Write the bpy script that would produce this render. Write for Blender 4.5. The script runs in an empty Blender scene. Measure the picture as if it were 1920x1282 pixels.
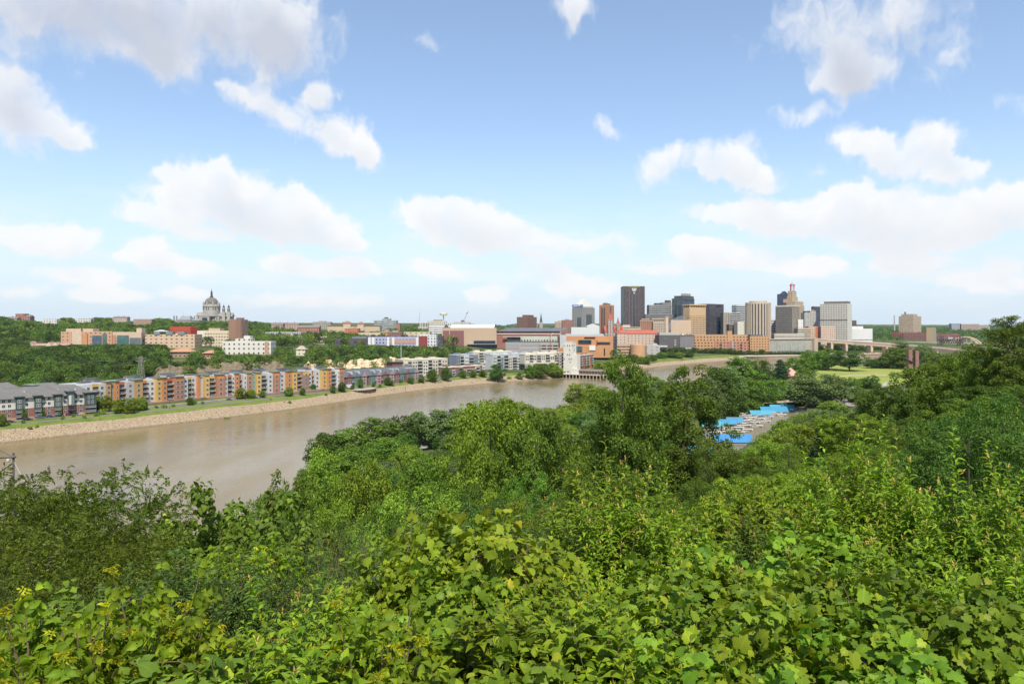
import bpy, math, random
import numpy as np
from mathutils import Vector, Matrix
# ------------------------------------------------------------------ basics
S = bpy.context.scene
COL = S.collection
F, CX, HY, HC = 1350.0, 960.0, 610.0, 60.0      # survey constants: focal length, axis, horizon, eye height over the river
R = math.radians
PI = math.pi
def P(px, py, D):
 return ((px - CX) / F * D, D, HC - (py - HY) / F * D)
def G(px, py, z=0.0):
 D = (HC - z) * F / (py - HY)
 return ((px - CX) / F * D, D, z)
def lerp(a, b, t):
 return a + (b - a) * t
def sst(a, b, x):
 t = np.clip((np.asarray(x, float) - a) / (b - a), 0, 1)
 return t * t * (3 - 2 * t)
# ------------------------------------------------------------------ scene, camera, light
S.render.engine = 'CYCLES'
cam = bpy.data.cameras.new('camera')
camo = bpy.data.objects.new('camera', cam)
COL.objects.link(camo)
camo.location = (0, 0, HC)
camo.rotation_euler = (R(90), 0, 0)
cam.sensor_width = 36.0
cam.lens = 36.0 * F / 1920
cam.shift_y = -(641 - HY) / 1920
cam.clip_start = 0.2
cam.clip_end = 30000
S.camera = camo
vs = S.view_settings
vs.view_transform = 'Standard'
vs.look = 'None'
vs.exposure = 0.55
vs.gamma = 1.0
c = S.cycles
c.use_denoising = True
c.max_bounces = 6
c.diffuse_bounces = 3
c.glossy_bounces = 2
c.transmission_bounces = 4
c.transparent_max_bounces = 6
c.volume_bounces = 0
c.caustics_reflective = False
c.caustics_refractive = False
c.sample_clamp_indirect = 4.0
SUN_EL, SUN_AZ = R(57), math.atan2(0.12, -0.99)   # azimuth from +Y, clockwise
sd = Vector((math.cos(SUN_EL) * math.sin(SUN_AZ), math.cos(SUN_EL) * math.cos(SUN_AZ), math.sin(SUN_EL)))
sun = bpy.data.lights.new('sun', 'SUN')
sun.energy = 4.2
sun.angle = R(0.6)
sun.color = (1.0, 0.95, 0.86)
so = bpy.data.objects.new('sun', sun)
COL.objects.link(so)
so.rotation_euler = (-sd).to_track_quat('-Z', 'Y').to_euler()
so.location = (0, 0, 400)
# ------------------------------------------------------------------ node helpers
class NT:
 def __init__(s, tree):
  s.t = tree
  s.n = tree.nodes
  s.l = tree.links
 def new(s, typ, **kw):
  nd = s.n.new(typ)
  for k, v in kw.items():
   setattr(nd, k, v)
  return nd
 def put(s, sock, v):
  if v is None:
   return
  if isinstance(v, bpy.types.NodeSocket):
   s.l.new(v, sock)
  else:
   if isinstance(v, (tuple, list)) and sock.type == 'RGBA' and len(v) == 3:
    v = (*v, 1)
   sock.default_value = v
 def math(s, op, a, b=None, c=None, clamp=False):
  nd = s.new('ShaderNodeMath', operation=op, use_clamp=clamp)
  s.put(nd.inputs[0], a)
  s.put(nd.inputs[1], b)
  s.put(nd.inputs[2], c)
  return nd.outputs[0]
 def vm(s, op, a, b=None, c=None):
  nd = s.new('ShaderNodeVectorMath', operation=op)
  s.put(nd.inputs[0], a)
  s.put(nd.inputs[1], b)
  s.put(nd.inputs[2], c)
  return nd.outputs['Value'] if op in ('DOT_PRODUCT', 'LENGTH', 'DISTANCE') else nd.outputs[0]
 def mix(s, f, a, b, blend='MIX'):
  nd = s.new('ShaderNodeMix', data_type='RGBA', blend_type=blend)
  s.put(nd.inputs[0], f)
  s.put(nd.inputs[6], a)
  s.put(nd.inputs[7], b)
  return nd.outputs[2]
 def noise(s, vec, scale, detail=3, rough=.55, dim='3D', dist=0.0, col=False):
  nd = s.new('ShaderNodeTexNoise', noise_dimensions=dim)
  s.put(nd.inputs['Vector'], vec)
  nd.inputs['Scale'].default_value = scale
  nd.inputs['Detail'].default_value = detail
  nd.inputs['Roughness'].default_value = rough
  nd.inputs['Distortion'].default_value = dist
  return nd.outputs['Color'] if col else nd.outputs[0]
 def ramp(s, f, stops, interp='LINEAR'):
  nd = s.new('ShaderNodeValToRGB')
  cr = nd.color_ramp
  cr.interpolation = interp
  while len(cr.elements) < len(stops):
   cr.elements.new(0.5)
  for e, (p, col) in zip(cr.elements, stops):
   e.position = p
   e.color = (*col, 1) if len(col) == 3 else col
  s.put(nd.inputs[0], f)
  return nd.outputs[0]
 def mrange(s, v, a, b, c=0.0, d=1.0, smooth=True):
  nd = s.new('ShaderNodeMapRange', interpolation_type='SMOOTHSTEP' if smooth else 'LINEAR')
  s.put(nd.inputs[0], v)
  for i, x in enumerate((a, b, c, d)):
   s.put(nd.inputs[1 + i], x)
  return nd.outputs[0]
 def xyz(s, v):
  nd = s.new('ShaderNodeSeparateXYZ')
  s.put(nd.inputs[0], v)
  return nd.outputs
 def comb(s, x, y, z):
  nd = s.new('ShaderNodeCombineXYZ')
  for i, v in enumerate((x, y, z)):
   s.put(nd.inputs[i], v)
  return nd.outputs[0]
def new_mat(name):
 m = bpy.data.materials.new(name)
 m.use_nodes = True
 t = NT(m.node_tree)
 b = t.n['Principled BSDF']
 return m, t, b
_MATS = {}
def mat(name, col, rough=.7, var=.12, scale=.4, metal=0.0, spec=.3, bump=0.0, var2=None):
 """plain surface with a little mottling in object space"""
 key = (name, col)
 if key in _MATS:
  return _MATS[key]
 col = tuple(q * .84 for q in col)
 m, t, b = new_mat(name)
 co = t.new('ShaderNodeTexCoord').outputs['Object']
 n = t.noise(co, scale, 4, .6)
 dark = tuple(x * (1 - var) for x in col)
 lite = tuple(min(1, x * (1 + var)) for x in col)
 cc = t.ramp(n, [(.3, dark), (.7, lite)])
 t.put(b.inputs['Base Color'], cc)
 b.inputs['Roughness'].default_value = rough
 b.inputs['Metallic'].default_value = metal
 b.inputs['Specular IOR Level'].default_value = spec
 if bump:
  bp = t.new('ShaderNodeBump')
  bp.inputs['Strength'].default_value = bump
  t.put(bp.inputs['Height'], t.noise(co, scale * 6, 3))
  t.put(b.inputs['Normal'], bp.outputs[0])
 _MATS[key] = m
 return m
# ------------------------------------------------------------------ objects
def tag(o, label=None, cat=None, group=None, kind=None):
 for k, v in (('label', label), ('category', cat), ('group', group), ('kind', kind)):
  if v:
   o[k] = v
 return o
def thing(name, label, cat, loc=(0, 0, 0), rz=0.0, group=None):
 o = bpy.data.objects.new(name, None)
 o.empty_display_size = 1
 COL.objects.link(o)
 o.location = loc
 o.rotation_euler = (0, 0, rz)
 return tag(o, label, cat, group)
def mesh_np(name, V, FC, matidx=None, smooth=False):
 """V (n,3); FC list of (k,m) int arrays of equal-sided faces"""
 me = bpy.data.meshes.new(name)
 V = np.ascontiguousarray(V, np.float32)
 me.vertices.add(len(V))
 me.vertices.foreach_set('co', V.ravel())
 FC = [f for f in FC if len(f)]
 loops = np.concatenate([f.ravel() for f in FC]).astype(np.int32)
 tot = np.concatenate([np.full(len(f), f.shape[1], np.int32) for f in FC])
 start = np.concatenate([[0], np.cumsum(tot)[:-1]]).astype(np.int32)
 me.loops.add(len(loops))
 me.loops.foreach_set('vertex_index', loops)
 me.polygons.add(len(tot))
 me.polygons.foreach_set('loop_start', start)
 if matidx is not None:
  me.polygons.foreach_set('material_index', np.asarray(matidx, np.int32))
 me.polygons.foreach_set('use_smooth', np.full(len(tot), smooth, bool))
 me.update(calc_edges=True)
 return me
def link(name, me, mats, parent=None, loc=None, rz=None):
 o = bpy.data.objects.new(name, me)
 COL.objects.link(o)
 if mats is not None and not me.materials:
  for m in (mats if isinstance(mats, (list, tuple)) else [mats]):
   me.materials.append(m)
 if parent:
  o.parent = parent
 if loc is not None:
  o.location = loc
 if rz is not None:
  o.rotation_euler = (0, 0, rz)
 return o
class MB:
 def __init__(s):
  s.v, s.f, s.m = [], [], []
 def face(s, pts, m=0):
  i = len(s.v)
  s.v.extend(pts)
  s.f.append(tuple(range(i, i + len(pts))))
  s.m.append(m)
 def prism(s, poly, z0, z1, m=0, mt=None, cap0=True, cap1=True):
  n = len(poly)
  i = len(s.v)
  s.v.extend([(x, y, z0) for x, y in poly])
  s.v.extend([(x, y, z1) for x, y in poly])
  for k in range(n):
   j = (k + 1) % n
   s.f.append((i + k, i + j, i + n + j, i + n + k))
   s.m.append(m)
  if cap0:
   s.f.append(tuple(range(i + n - 1, i - 1, -1)))
   s.m.append(m)
  if cap1:
   s.f.append(tuple(range(i + n, i + 2 * n)))
   s.m.append(m if mt is None else mt)
  return s
 def box(s, x0, x1, y0, y1, z0, z1, m=0, mt=None):
  return s.prism([(x0, y0), (x1, y0), (x1, y1), (x0, y1)], z0, z1, m, mt)
 def taper(s, x0, x1, y0, y1, z0, X0, X1, Y0, Y1, z1, m=0):
  i = len(s.v)
  s.v.extend([(x0, y0, z0), (x1, y0, z0), (x1, y1, z0), (x0, y1, z0),
     (X0, Y0, z1), (X1, Y0, z1), (X1, Y1, z1), (X0, Y1, z1)])
  for q in ((0, 1, 5, 4), (1, 2, 6, 5), (2, 3, 7, 6), (3, 0, 4, 7), (4, 5, 6, 7), (3, 2, 1, 0)):
   s.f.append(tuple(i + a for a in q))
   s.m.append(m)
  return s
 def gable(s, x0, x1, y0, y1, z0, z1, axis='x', m=0, mg=None):
  mg = m if mg is None else mg
  if axis == 'x':
   ym = (y0 + y1) / 2
   a = [(x0, y0, z0), (x1, y0, z0), (x1, y1, z0), (x0, y1, z0), (x0, ym, z1), (x1, ym, z1)]
   q = [((0, 1, 5, 4), m), ((2, 3, 4, 5), m), ((0, 4, 3), mg), ((1, 2, 5), mg), ((3, 2, 1, 0), m)]
  else:
   xm = (x0 + x1) / 2
   a = [(x0, y0, z0), (x1, y0, z0), (x1, y1, z0), (x0, y1, z0), (xm, y0, z1), (xm, y1, z1)]
   q = [((0, 4, 5, 3), m), ((1, 2, 5, 4), m), ((0, 1, 4), mg), ((2, 3, 5), mg), ((3, 2, 1, 0), m)]
  i = len(s.v)
  s.v.extend(a)
  for f, mm in q:
   s.f.append(tuple(i + k for k in f))
   s.m.append(mm)
  return s
 def hip(s, x0, x1, y0, y1, z0, z1, inset=None, m=0):
  w = min(x1 - x0, y1 - y0) / 2
  w = w if inset is None else inset
  if x1 - x0 > y1 - y0:
   ym = (y0 + y1) / 2
   return s.taper(x0, x1, y0, y1, z0, x0 + w, x1 - w, ym - .05, ym + .05, z1, m)
  xm = (x0 + x1) / 2
  return s.taper(x0, x1, y0, y1, z0, xm - .05, xm + .05, y0 + w, y1 - w, z1, m)
 def tube(s, pts, rad, n=6, m=0, cap=True):
  pts = [Vector(p) for p in pts]
  k = len(pts)
  rad = rad if isinstance(rad, (list, tuple)) else [rad] * k
  i0 = len(s.v)
  ref = Vector((0, 0, 1))
  for i, p in enumerate(pts):
   d = (pts[min(i + 1, k - 1)] - pts[max(i - 1, 0)])
   d = d.normalized() if d.length > 1e-9 else Vector((0, 0, 1))
   r = ref if abs(d.z) < .95 else Vector((1, 0, 0))
   a = d.cross(r).normalized()
   b = d.cross(a).normalized()
   for j in range(n):
    t = 2 * PI * j / n
    s.v.append(tuple(p + (a * math.cos(t) + b * math.sin(t)) * rad[i]))
  for i in range(k - 1):
   for j in range(n):
    a, b = i0 + i * n + j, i0 + i * n + (j + 1) % n
    s.f.append((a, b, b + n, a + n))
    s.m.append(m)
  if cap:
   s.f.append(tuple(i0 + j for j in range(n - 1, -1, -1)))
   s.f.append(tuple(i0 + (k - 1) * n + j for j in range(n)))
   s.m += [m, m]
  return s
 def lathe(s, prof, n=16, c=(0, 0), m=0, ph=0.0):
  i0 = len(s.v)
  for r, z in prof:
   for j in range(n):
    t = 2 * PI * (j + ph) / n
    s.v.append((c[0] + r * math.cos(t), c[1] + r * math.sin(t), z))
  for i in range(len(prof) - 1):
   for j in range(n):
    a, b = i0 + i * n + j, i0 + i * n + (j + 1) % n
    s.f.append((a, b, b + n, a + n))
    s.m.append(m)
  s.f.append(tuple(i0 + j for j in range(n - 1, -1, -1)))
  s.f.append(tuple(i0 + (len(prof) - 1) * n + j for j in range(n)))
  s.m += [m, m]
  return s
 def bar(s, a, b, r, n=4, m=0):
  return s.tube([a, b], r, n, m)
 def mesh(s, name, smooth=False):
  me = bpy.data.meshes.new(name)
  me.from_pydata([tuple(p) for p in s.v], [], s.f)
  me.polygons.foreach_set('material_index', np.array(s.m, np.int32))
  if smooth:
   me.polygons.foreach_set('use_smooth', np.ones(len(s.f), bool))
  me.update()
  return me
 def build(s, name, mats, parent=None, smooth=False, loc=None, rz=None):
  return link(name, s.mesh(name, smooth), mats, parent, loc, rz)
def copy_tree(o, parent=None):
 cobj = o.copy()
 COL.objects.link(cobj)
 if parent:
  cobj.parent = parent
 for ch in list(o.children):
  copy_tree(ch, cobj)
 return cobj
def text_mesh(name, txt, size, depth, m, parent, loc, rot):
 cu = bpy.data.curves.new(name, 'FONT')
 cu.body = txt
 cu.size = size
 cu.extrude = depth
 cu.offset = size * .022
 cu.align_x = 'CENTER'
 tmp = bpy.data.objects.new(name, cu)
 COL.objects.link(tmp)
 dg = bpy.context.evaluated_depsgraph_get()
 me = bpy.data.meshes.new_from_object(tmp.evaluated_get(dg))
 bpy.data.objects.remove(tmp)
 me.materials.clear()
 o = link(name, me, m, parent, loc)
 o.rotation_euler = rot
 return o
# ------------------------------------------------------------------ sky: Nishita plus clouds placed by compass bearing and elevation
W = bpy.data.worlds.new('World')
S.world = W
W.use_nodes = True
wt = NT(W.node_tree)
for nd in list(wt.n):
 wt.n.remove(nd)
# bearing/elevation of clouds seen from the lookout: (x, y, rx, ry, tilt, strength)
CLOUDS = [
 (300, 20, 300, 95, 3, 1.0), (120, 15, 240, 75, 0, .85), (500, 45, 125, 85, 10, .95), (295, 105, 75, 38, 0, .8), (560, 110, 60, 30, 40, .5), (40, 90, 90, 40, 0, .35),
 (40, 195, 115, 68, 22, 1.05), (128, 255, 48, 26, 45, .9), (10, 150, 60, 40, 20, .8),
 (535, 212, 60, 30, 40, .58), (628, 250, 66, 34, 20, .66), (575, 200, 34, 20, -30, .45), (500, 165, 40, 26, 30, .45), (430, 170, 52, 20, 14, .5), (480, 190, 48, 22, 24, .5), (598, 178, 34, 20, -15, .8), (660, 275, 52, 27, 20, .75), (500, 140, 36, 18, 20, .5), (440, 165, 50, 14, 10, .5),
 (425, 375, 135, 62, 12, 1.25), (310, 325, 48, 20, 8, 1.0), (430, 325, 48, 30, 20, 1.1), (530, 415, 150, 44, 14, 1.2), (300, 405, 80, 30, 5, 1.05), (625, 448, 62, 20, 16, .95), (390, 440, 60, 16, 0, .9), (560, 375, 50, 24, 25, .9),
 (835, 400, 90, 34, 5, 1.15), (890, 432, 105, 40, 10, 1.15), (800, 385, 50, 18, 0, .9), (985, 438, 40, 20, 8, .4), (1050, 460, 58, 26, 10, .32),
 (85, 450, 120, 32, 5, .95), (0, 440, 70, 24, 0, .8), (330, 495, 85, 20, 5, .75), (280, 470, 48, 30, 10, .7),
 (160, 517, 85, 18, 0, .75), (215, 552, 70, 18, 3, .8), (540, 492, 45, 22, 0, .95), (610, 505, 110, 20, 3, .85), (670, 500, 55, 18, 5, .8), (340, 553, 50, 14, 0, .6),
 (820, 505, 55, 17, 8, .6), (600, 565, 90, 14, 0, .5), (920, 552, 55, 20, 0, .6),
 (1580, 110, 85, 62, 15, 1.0), (1600, 140, 100, 34, 0, .9), (1540, 40, 95, 55, 10, .55), (1660, 40, 130, 70, 0, .52), (1720, 90, 60, 50, 0, .35),
 (1068, 12, 52, 26, 8, .8), (1068, 42, 24, 26, 30, .65), (797, 90, 26, 14, 10, .35), (1152, 252, 34, 18, 25, .55), (1785, 105, 22, 14, 0, .3), (1890, 185, 42, 20, 20, .4),
 (1355, 302, 66, 36, 12, .85), (1400, 326, 78, 26, 14, .8), (1290, 300, 60, 22, 10, .55), (1240, 315, 45, 24, 0, .35), (1500, 213, 48, 18, 8, .55),
 (1705, 298, 95, 42, 8, .95), (1620, 270, 75, 24, 10, .9), (1745, 258, 60, 32, 15, .9), (1790, 320, 70, 34, 10, .95), (1520, 315, 40, 14, 0, .35),
 (1650, 415, 262, 44, 3, 1.25), (1460, 400, 140, 32, 5, 1.05), (1845, 405, 150, 48, -3, 1.25), (1600, 372, 130, 30, 2, 1.05), (1905, 375, 60, 32, 0, 1.0), (1370, 400, 70, 22, 5, .7), (1700, 455, 130, 22, 0, .9),
 (1325, 470, 88, 30, 8, 1.15), (1290, 455, 46, 18, 0, .95), (1400, 492, 60, 16, 12, .9),
 (1515, 500, 70, 22, 3, .75), (1690, 493, 85, 24, 2, .85), (1840, 525, 120, 24, 5, .7), (1450, 480, 40, 14, 10, .5), (1150, 455, 60, 16, 8, .2),
 (1090, 535, 90, 24, 5, .7), (1030, 505, 60, 20, 8, .5), (1240, 505, 60, 16, 5, .5), (1900, 500, 60, 18, 0, .5), (1000, 480, 50, 14, 10, .35), (30, 545, 70, 16, 0, .5), (480, 560, 60, 14, 0, .4),
]
def azel(px, py):
 u, v = (px - CX) / F, (HY - py) / F
 return math.atan(u), math.atan2(v, math.hypot(1, u))
# cloud cover computed here with fractal noise on a bearing/elevation chart, 120 degrees wide, mirrored round the rest of the sky
AZ0, AZ1, EL0, EL1 = R(-62), R(62), R(-4), R(58)
NW, NH = 2000, 1000
def perlin(x, y, seed):
 rng = np.random.RandomState(seed)
 ang = (rng.rand(256, 256) * 2 * PI).astype(np.float32)
 gx, gy = np.cos(ang), np.sin(ang)
 xi, yi = np.floor(x).astype(np.int32), np.floor(y).astype(np.int32)
 xf, yf = (x - xi).astype(np.float32), (y - yi).astype(np.float32)
 u = xf ** 3 * (xf * (xf * 6 - 15) + 10)
 v = yf ** 3 * (yf * (yf * 6 - 15) + 10)
 def gr(ix, iy, ax, ay):
  a, b = ix & 255, iy & 255
  return gx[a, b] * ax + gy[a, b] * ay
 n00 = gr(xi, yi, xf, yf)
 n10 = gr(xi + 1, yi, xf - 1, yf)
 n01 = gr(xi, yi + 1, xf, yf - 1)
 n11 = gr(xi + 1, yi + 1, xf - 1, yf - 1)
 return lerp(lerp(n00, n10, u), lerp(n01, n11, u), v) * 1.4
def fbm(x, y, seed, octv=6, gain=.55, billow=False):
 out, amp, tot = 0, 1.0, 0
 for o in range(octv):
  n = perlin(x, y, seed + o)
  out = out + amp * (np.abs(n) * 2 - .55 if billow else n)
  tot += amp
  amp *= gain
  x, y = x * 2.03 + 17.3, y * 2.03 + 5.1
 return out / tot
ga, ge = np.meshgrid(np.linspace(AZ0, AZ1, NW, dtype=np.float32), np.linspace(EL0, EL1, NH, dtype=np.float32))
# perspective: structures flatten toward the horizon
sq = .55 + 1.1 / (ge * 4 + .55)
wx = ga + .022 * fbm(ga * 7, ge * 7 * sq, 3, 3) + .021 * fbm(ga * 24, ge * 24 * sq, 13, 4, .6)
wy = ge + (.015 * fbm(ga * 7 + 9, ge * 7 * sq, 23, 3) + .016 * fbm(ga * 24 + 4, ge * 24 * sq, 33, 4, .6)) * np.clip(ge * 6, .25, 1)
fld = np.full(ga.shape, -3.0)
acc = np.zeros(ga.shape)
for (x, y, rx, ry, tilt, st) in CLOUDS:
 a, e = azel(x, y)
 ca = math.cos(a)
 t = R(tilt)
 dx, dy = wx - a, wy - e
 u = (dx * math.cos(t) - dy * math.sin(t)) / (rx / F * ca * ca * 1.14)
 v = (dx * math.sin(t) + dy * math.cos(t)) / (ry / F * ca * 1.12)
 w = (st + (.28 if y > 440 else 0)) * (1 - np.sqrt(u * u + v * v))
 fld = np.maximum(fld, w)
 acc += np.maximum(w, 0)
body = np.where(fld > 0, np.minimum(acc, 1.3) * .5 + fld * .5, fld)
tex = fbm(wx * 17, wy * 17 * sq, 43, 7, .60)
bil = fbm(wx * 30 + 3, wy * 30 * sq, 63, 6, .58, True)
den = body * 1.05 + .78 * tex - .20 * bil + .02
soft = np.zeros(ga.shape)
for (x, y, rx, ry, tilt, st) in CLOUDS:
 if y < 200 or st < .6:
  a, e = azel(x, y)
  soft = np.maximum(soft, np.exp(-((ga - a) / (rx / F * 1.3)) ** 2 - ((ge - e) / (ry / F * 1.3)) ** 2) * (1.0 if y < 130 else .6))
thin = np.clip((den + .04 + .05 * soft) / (.42 + .46 * soft + .25 * np.clip(1 - body * 2, 0, 1)), 0, 1)
alpha = thin * thin * (3 - 2 * thin)
alpha = alpha ** .9 * (.97 - .10 * soft) * np.clip(.93 + .35 * tex, .6, 1)
# stray veil of thin cloud low in the sky
veil = np.clip(fbm(ga * 6, ge * 26, 83, 5, .6) + .12, 0, 1) * np.exp(-((ge - R(4.5)) / R(4)) ** 2) * .9
alpha = 1 - (1 - alpha) * (1 - np.clip(veil, 0, .75))
# light: how much cloud lies above (toward the sun)
pos = np.clip(den, 0, 1.2)
for _ in range(3):
 for ax in (0, 1):
  pos = (np.roll(pos, 3, ax) + pos * 2 + np.roll(pos, -3, ax)) / 4
above = np.zeros_like(pos)
step = 4
for k in range(1, 15):
 sh = np.roll(pos, (-k * step, int(k * step * .35)), (0, 1))
 sh[-k * step:, :] = 0
 above += sh * (1 - k / 16)
above /= 7.5
under = np.clip(above - .12, 0, 1) * np.clip(.35 + ge * 3.2, .35, 1.35)
bright = np.clip(1.05 - .12 * soft - .42 * under + .12 * tex, .5, 1.06)
img = bpy.data.images.new('cloud_cover', NW, NH, alpha=False, float_buffer=True, is_data=True)
buf = np.ones((NH, NW, 4), np.float32)
buf[..., 0] = alpha
buf[..., 1] = bright
buf[..., 2] = bright
img.pixels.foreach_set(buf.ravel())
img.update()
tc = wt.new('ShaderNodeTexCoord').outputs['Generated']
dx, dy, dz = wt.xyz(wt.vm('NORMALIZE', tc))
az = wt.math('ARCTAN2', dx, dy)
el = wt.math('ARCSINE', dz)
uv = wt.comb(wt.mrange(az, AZ0, AZ1, 0, 1, False), wt.mrange(el, EL0, EL1, 0, 1, False), 0)
for nd in wt.n:
 if nd.type == 'MAP_RANGE':
  nd.clamp = False
it = wt.new('ShaderNodeTexImage', extension='MIRROR', interpolation='Cubic')
it.image = img
wt.put(it.inputs[0], uv)
cs = wt.new('ShaderNodeSeparateColor')
wt.put(cs.inputs[0], it.outputs[0])
sky = wt.new('ShaderNodeTexSky', sky_type='NISHITA')
sky.sun_disc = False
sky.sun_elevation = SUN_EL
sky.sun_rotation = SUN_AZ
sky.altitude = 200
sky.air_density = 1.0
sky.dust_density = 0.6
sky.ozone_density = 1.6
lit = wt.ramp(cs.outputs[1], [(.45, (3.1, 3.2, 3.55)), (.75, (4.2, 4.32, 4.55)), (1.0, (5.0, 5.04, 5.08))])
base = wt.mix(wt.mrange(el, -.02, .27, .90, .11), sky.outputs[0], (3.45, 4.15, 4.88))
fin = wt.mix(cs.outputs[0], base, lit)
bg = wt.new('ShaderNodeBackground')
wt.put(bg.inputs[0], fin)
bg.inputs[1].default_value = .136
wo = wt.new('ShaderNodeOutputWorld')
wt.l.new(bg.outputs[0], wo.inputs[0])
# ------------------------------------------------------------------ the river, its banks and the land
def chaikin(p, n=2, closed=False):
 p = np.asarray(p, float)
 for _ in range(n):
  a, b = p[:-1], p[1:]
  q = np.empty((2 * len(a), 2))
  q[0::2] = .75 * a + .25 * b
  q[1::2] = .25 * a + .75 * b
  p = np.vstack([p[:1], q, p[-1:]])
 return p
FB = chaikin([(-900, -440), (-570, -25), (-260, 365), (-221, 417), (-172, 485), (-136, 555), (-96, 648), (-33, 736), (61, 826), (180, 1000),
     (279, 1130), (416, 1280), (520, 1330), (690, 1365), (900, 1480), (1500, 1950), (4000, 3600)], 2)
NB = chaikin([(-900, -900), (-400, -190), (-138, 130), (-100, 172), (-86, 215), (-77, 262), (-60, 310), (-30, 372), (-10, 430), (45, 540), (110, 640), (230, 820), (330, 930),
     (440, 1010), (560, 1012), (700, 1060), (1500, 1600), (4000, 3200)], 2)
def sdist(X, Y, PL):
 """signed distance to a polyline, positive on its left side"""
 X = np.asarray(X, float)
 Y = np.asarray(Y, float)
 best = np.full(X.shape, 1e18)
 sg = np.ones(X.shape)
 for (ax, ay), (bx, by) in zip(PL[:-1], PL[1:]):
  ex, ey = bx - ax, by - ay
  t = np.clip(((X - ax) * ex + (Y - ay) * ey) / (ex * ex + ey * ey), 0, 1)
  qx, qy = X - ax - t * ex, Y - ay - t * ey
  d = qx * qx + qy * qy
  cr = ex * (Y - ay) - ey * (X - ax)
  m = d < best
  best = np.where(m, d, best)
  sg = np.where(m, np.sign(cr), sg)
 return np.sqrt(best) * sg
INLET = [G(*q, 0)[:2] for q in ((1255, 880), (1318, 792), (1400, 764), (1470, 752), (1508, 757), (1512, 775), (1455, 806), (1412, 838), (1340, 885))]
def in_poly(X, Y, poly):
 ins = np.zeros(np.shape(X), bool)
 n = len(poly)
 for i in range(n):
  (ax, ay), (bx, by) = poly[i], poly[(i + 1) % n]
  cnd = (ay > Y) != (by > Y)
  with np.errstate(divide='ignore', invalid='ignore'):
   xx = (bx - ax) * (Y - ay) / ((by - ay) if by != ay else 1e-9) + ax
  ins ^= cnd & (X < xx)
 return ins
BLUFF = ([-400, -60, -12, -6, -2, 0, 2, 5, 9, 14, 30, 60, 100, 125, 200], [62, 59.5, 58.4, 57.9, 57.2, 56.8, 56.0, 54.4, 52, 49.6, 42, 28, 10, 4.2, 3.6])
def bump(X, Y):
 return (np.sin(X * .031 + 1.3) * np.cos(Y * .027) + .6 * np.sin(X * .071 + Y * .05) + .4 * np.cos(X * .13 - Y * .11))
def hgt(X, Y):
 X = np.asarray(X, float)
 Y = np.asarray(Y, float)
 dF = sdist(X, Y, FB)
 dN = -sdist(X, Y, NB)
 # far side
 left = np.interp(dF, [0, 20, 45, 130, 180, 330, 420, 650, 900, 1250, 2600, 5000], [-.2, 6.3, 7.4, 8, 20, 23, 25.5, 35, 50, 64, 70, 80])
 mid = np.interp(dF, [0, 20, 45, 100, 150, 250, 340, 650, 1000, 1500, 2600, 5000], [-.2, 6.3, 7.4, 8, 16, 24, 30, 35, 44, 47, 50, 56])
 dwn = np.interp(dF, [0, 16, 60, 150, 300, 500, 1500, 2600, 5000, 9000], [-.2, 5, 8, 12, 19, 24, 30, 44, 78, 90])
 w1 = sst(-560, -240, X)
 w2 = sst(-120, 60, X)
 far = left * (1 - w1) + mid * w1
 far = far * (1 - w2) + dwn * w2
 # near side
 p = -.71 * X + .704 * Y
 near = np.interp(p, *BLUFF)
 near = near * sst(0, 9, dN) - .2 * (1 - sst(0, 9, dN))
 hfar2 = np.interp(p, [-3000, -400], [110, 62])
 near = np.where(p < -400, hfar2, near)
 z = np.where(dF >= 0, far, np.where(dN >= 0, near, -2.5 + 2.3 * np.exp(-np.minimum(np.abs(dF), np.abs(dN)) / 3)))
 amp = np.where(dF > 180, .9, np.where((dN > 0) & (p < 120) & (p > 4), .35, 0))
 z = z + amp * bump(X, Y)
 inl = in_poly(X, Y, INLET)
 return np.where(inl, -1.5, z)
def gz(x, y):
 return float(hgt(np.array([x]), np.array([y]))[0])
def at_ground(px, py, lo=3.0, hi=6000.0):
 """where the line of sight through a picture point first meets the land"""
 ds = np.geomspace(lo, hi, 900)
 x, z = (px - CX) / F * ds, HC - (py - HY) / F * ds
 h = hgt(x, ds)
 k = np.argmax(h >= z)
 return (x[k], ds[k], float(h[k]))
# ---- ground sheet
def ground_mat():
 m, t, b = new_mat('earth_and_grass')
 geo = t.new('ShaderNodeNewGeometry')
 co = geo.outputs['Position']
 n = t.noise(co, .02, 6, .65)
 n2 = t.noise(co, .35, 4, .6)
 g = t.ramp(t.math('MULTIPLY_ADD', n2, .4, t.math('MULTIPLY', n, .7)), [(.3, (.030, .045, .012)), (.5, (.055, .080, .022)), (.62, (.10, .115, .040)), (.8, (.16, .135, .075))])
 t.put(b.inputs['Base Color'], g)
 b.inputs['Roughness'].default_value = .95
 b.inputs['Specular IOR Level'].default_value = .1
 return m
def build_ground():
 azs = np.radians(np.concatenate([np.linspace(-100, -46, 28, False), np.linspace(-46, 46, 330, False), np.linspace(46, 100, 28)]))
 ds = np.geomspace(1.2, 9000, 540)
 A, Dd = np.meshgrid(azs, ds)
 X, Y = Dd * np.sin(A), Dd * np.cos(A)
 Z = hgt(X, Y)
 n0, n1 = X.shape
 idx = np.arange(n0 * n1).reshape(n0, n1)
 q = np.stack([idx[:-1, :-1], idx[:-1, 1:], idx[1:, 1:], idx[1:, :-1]], -1).reshape(-1, 4)[:, ::-1]
 # the lookout itself, behind and under the camera
 me = mesh_np('ground', np.stack([X, Y, Z], -1).reshape(-1, 3), [q], smooth=True)
 o = link('ground', me, ground_mat())
 tag(o, kind='structure')
build_ground()
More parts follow.
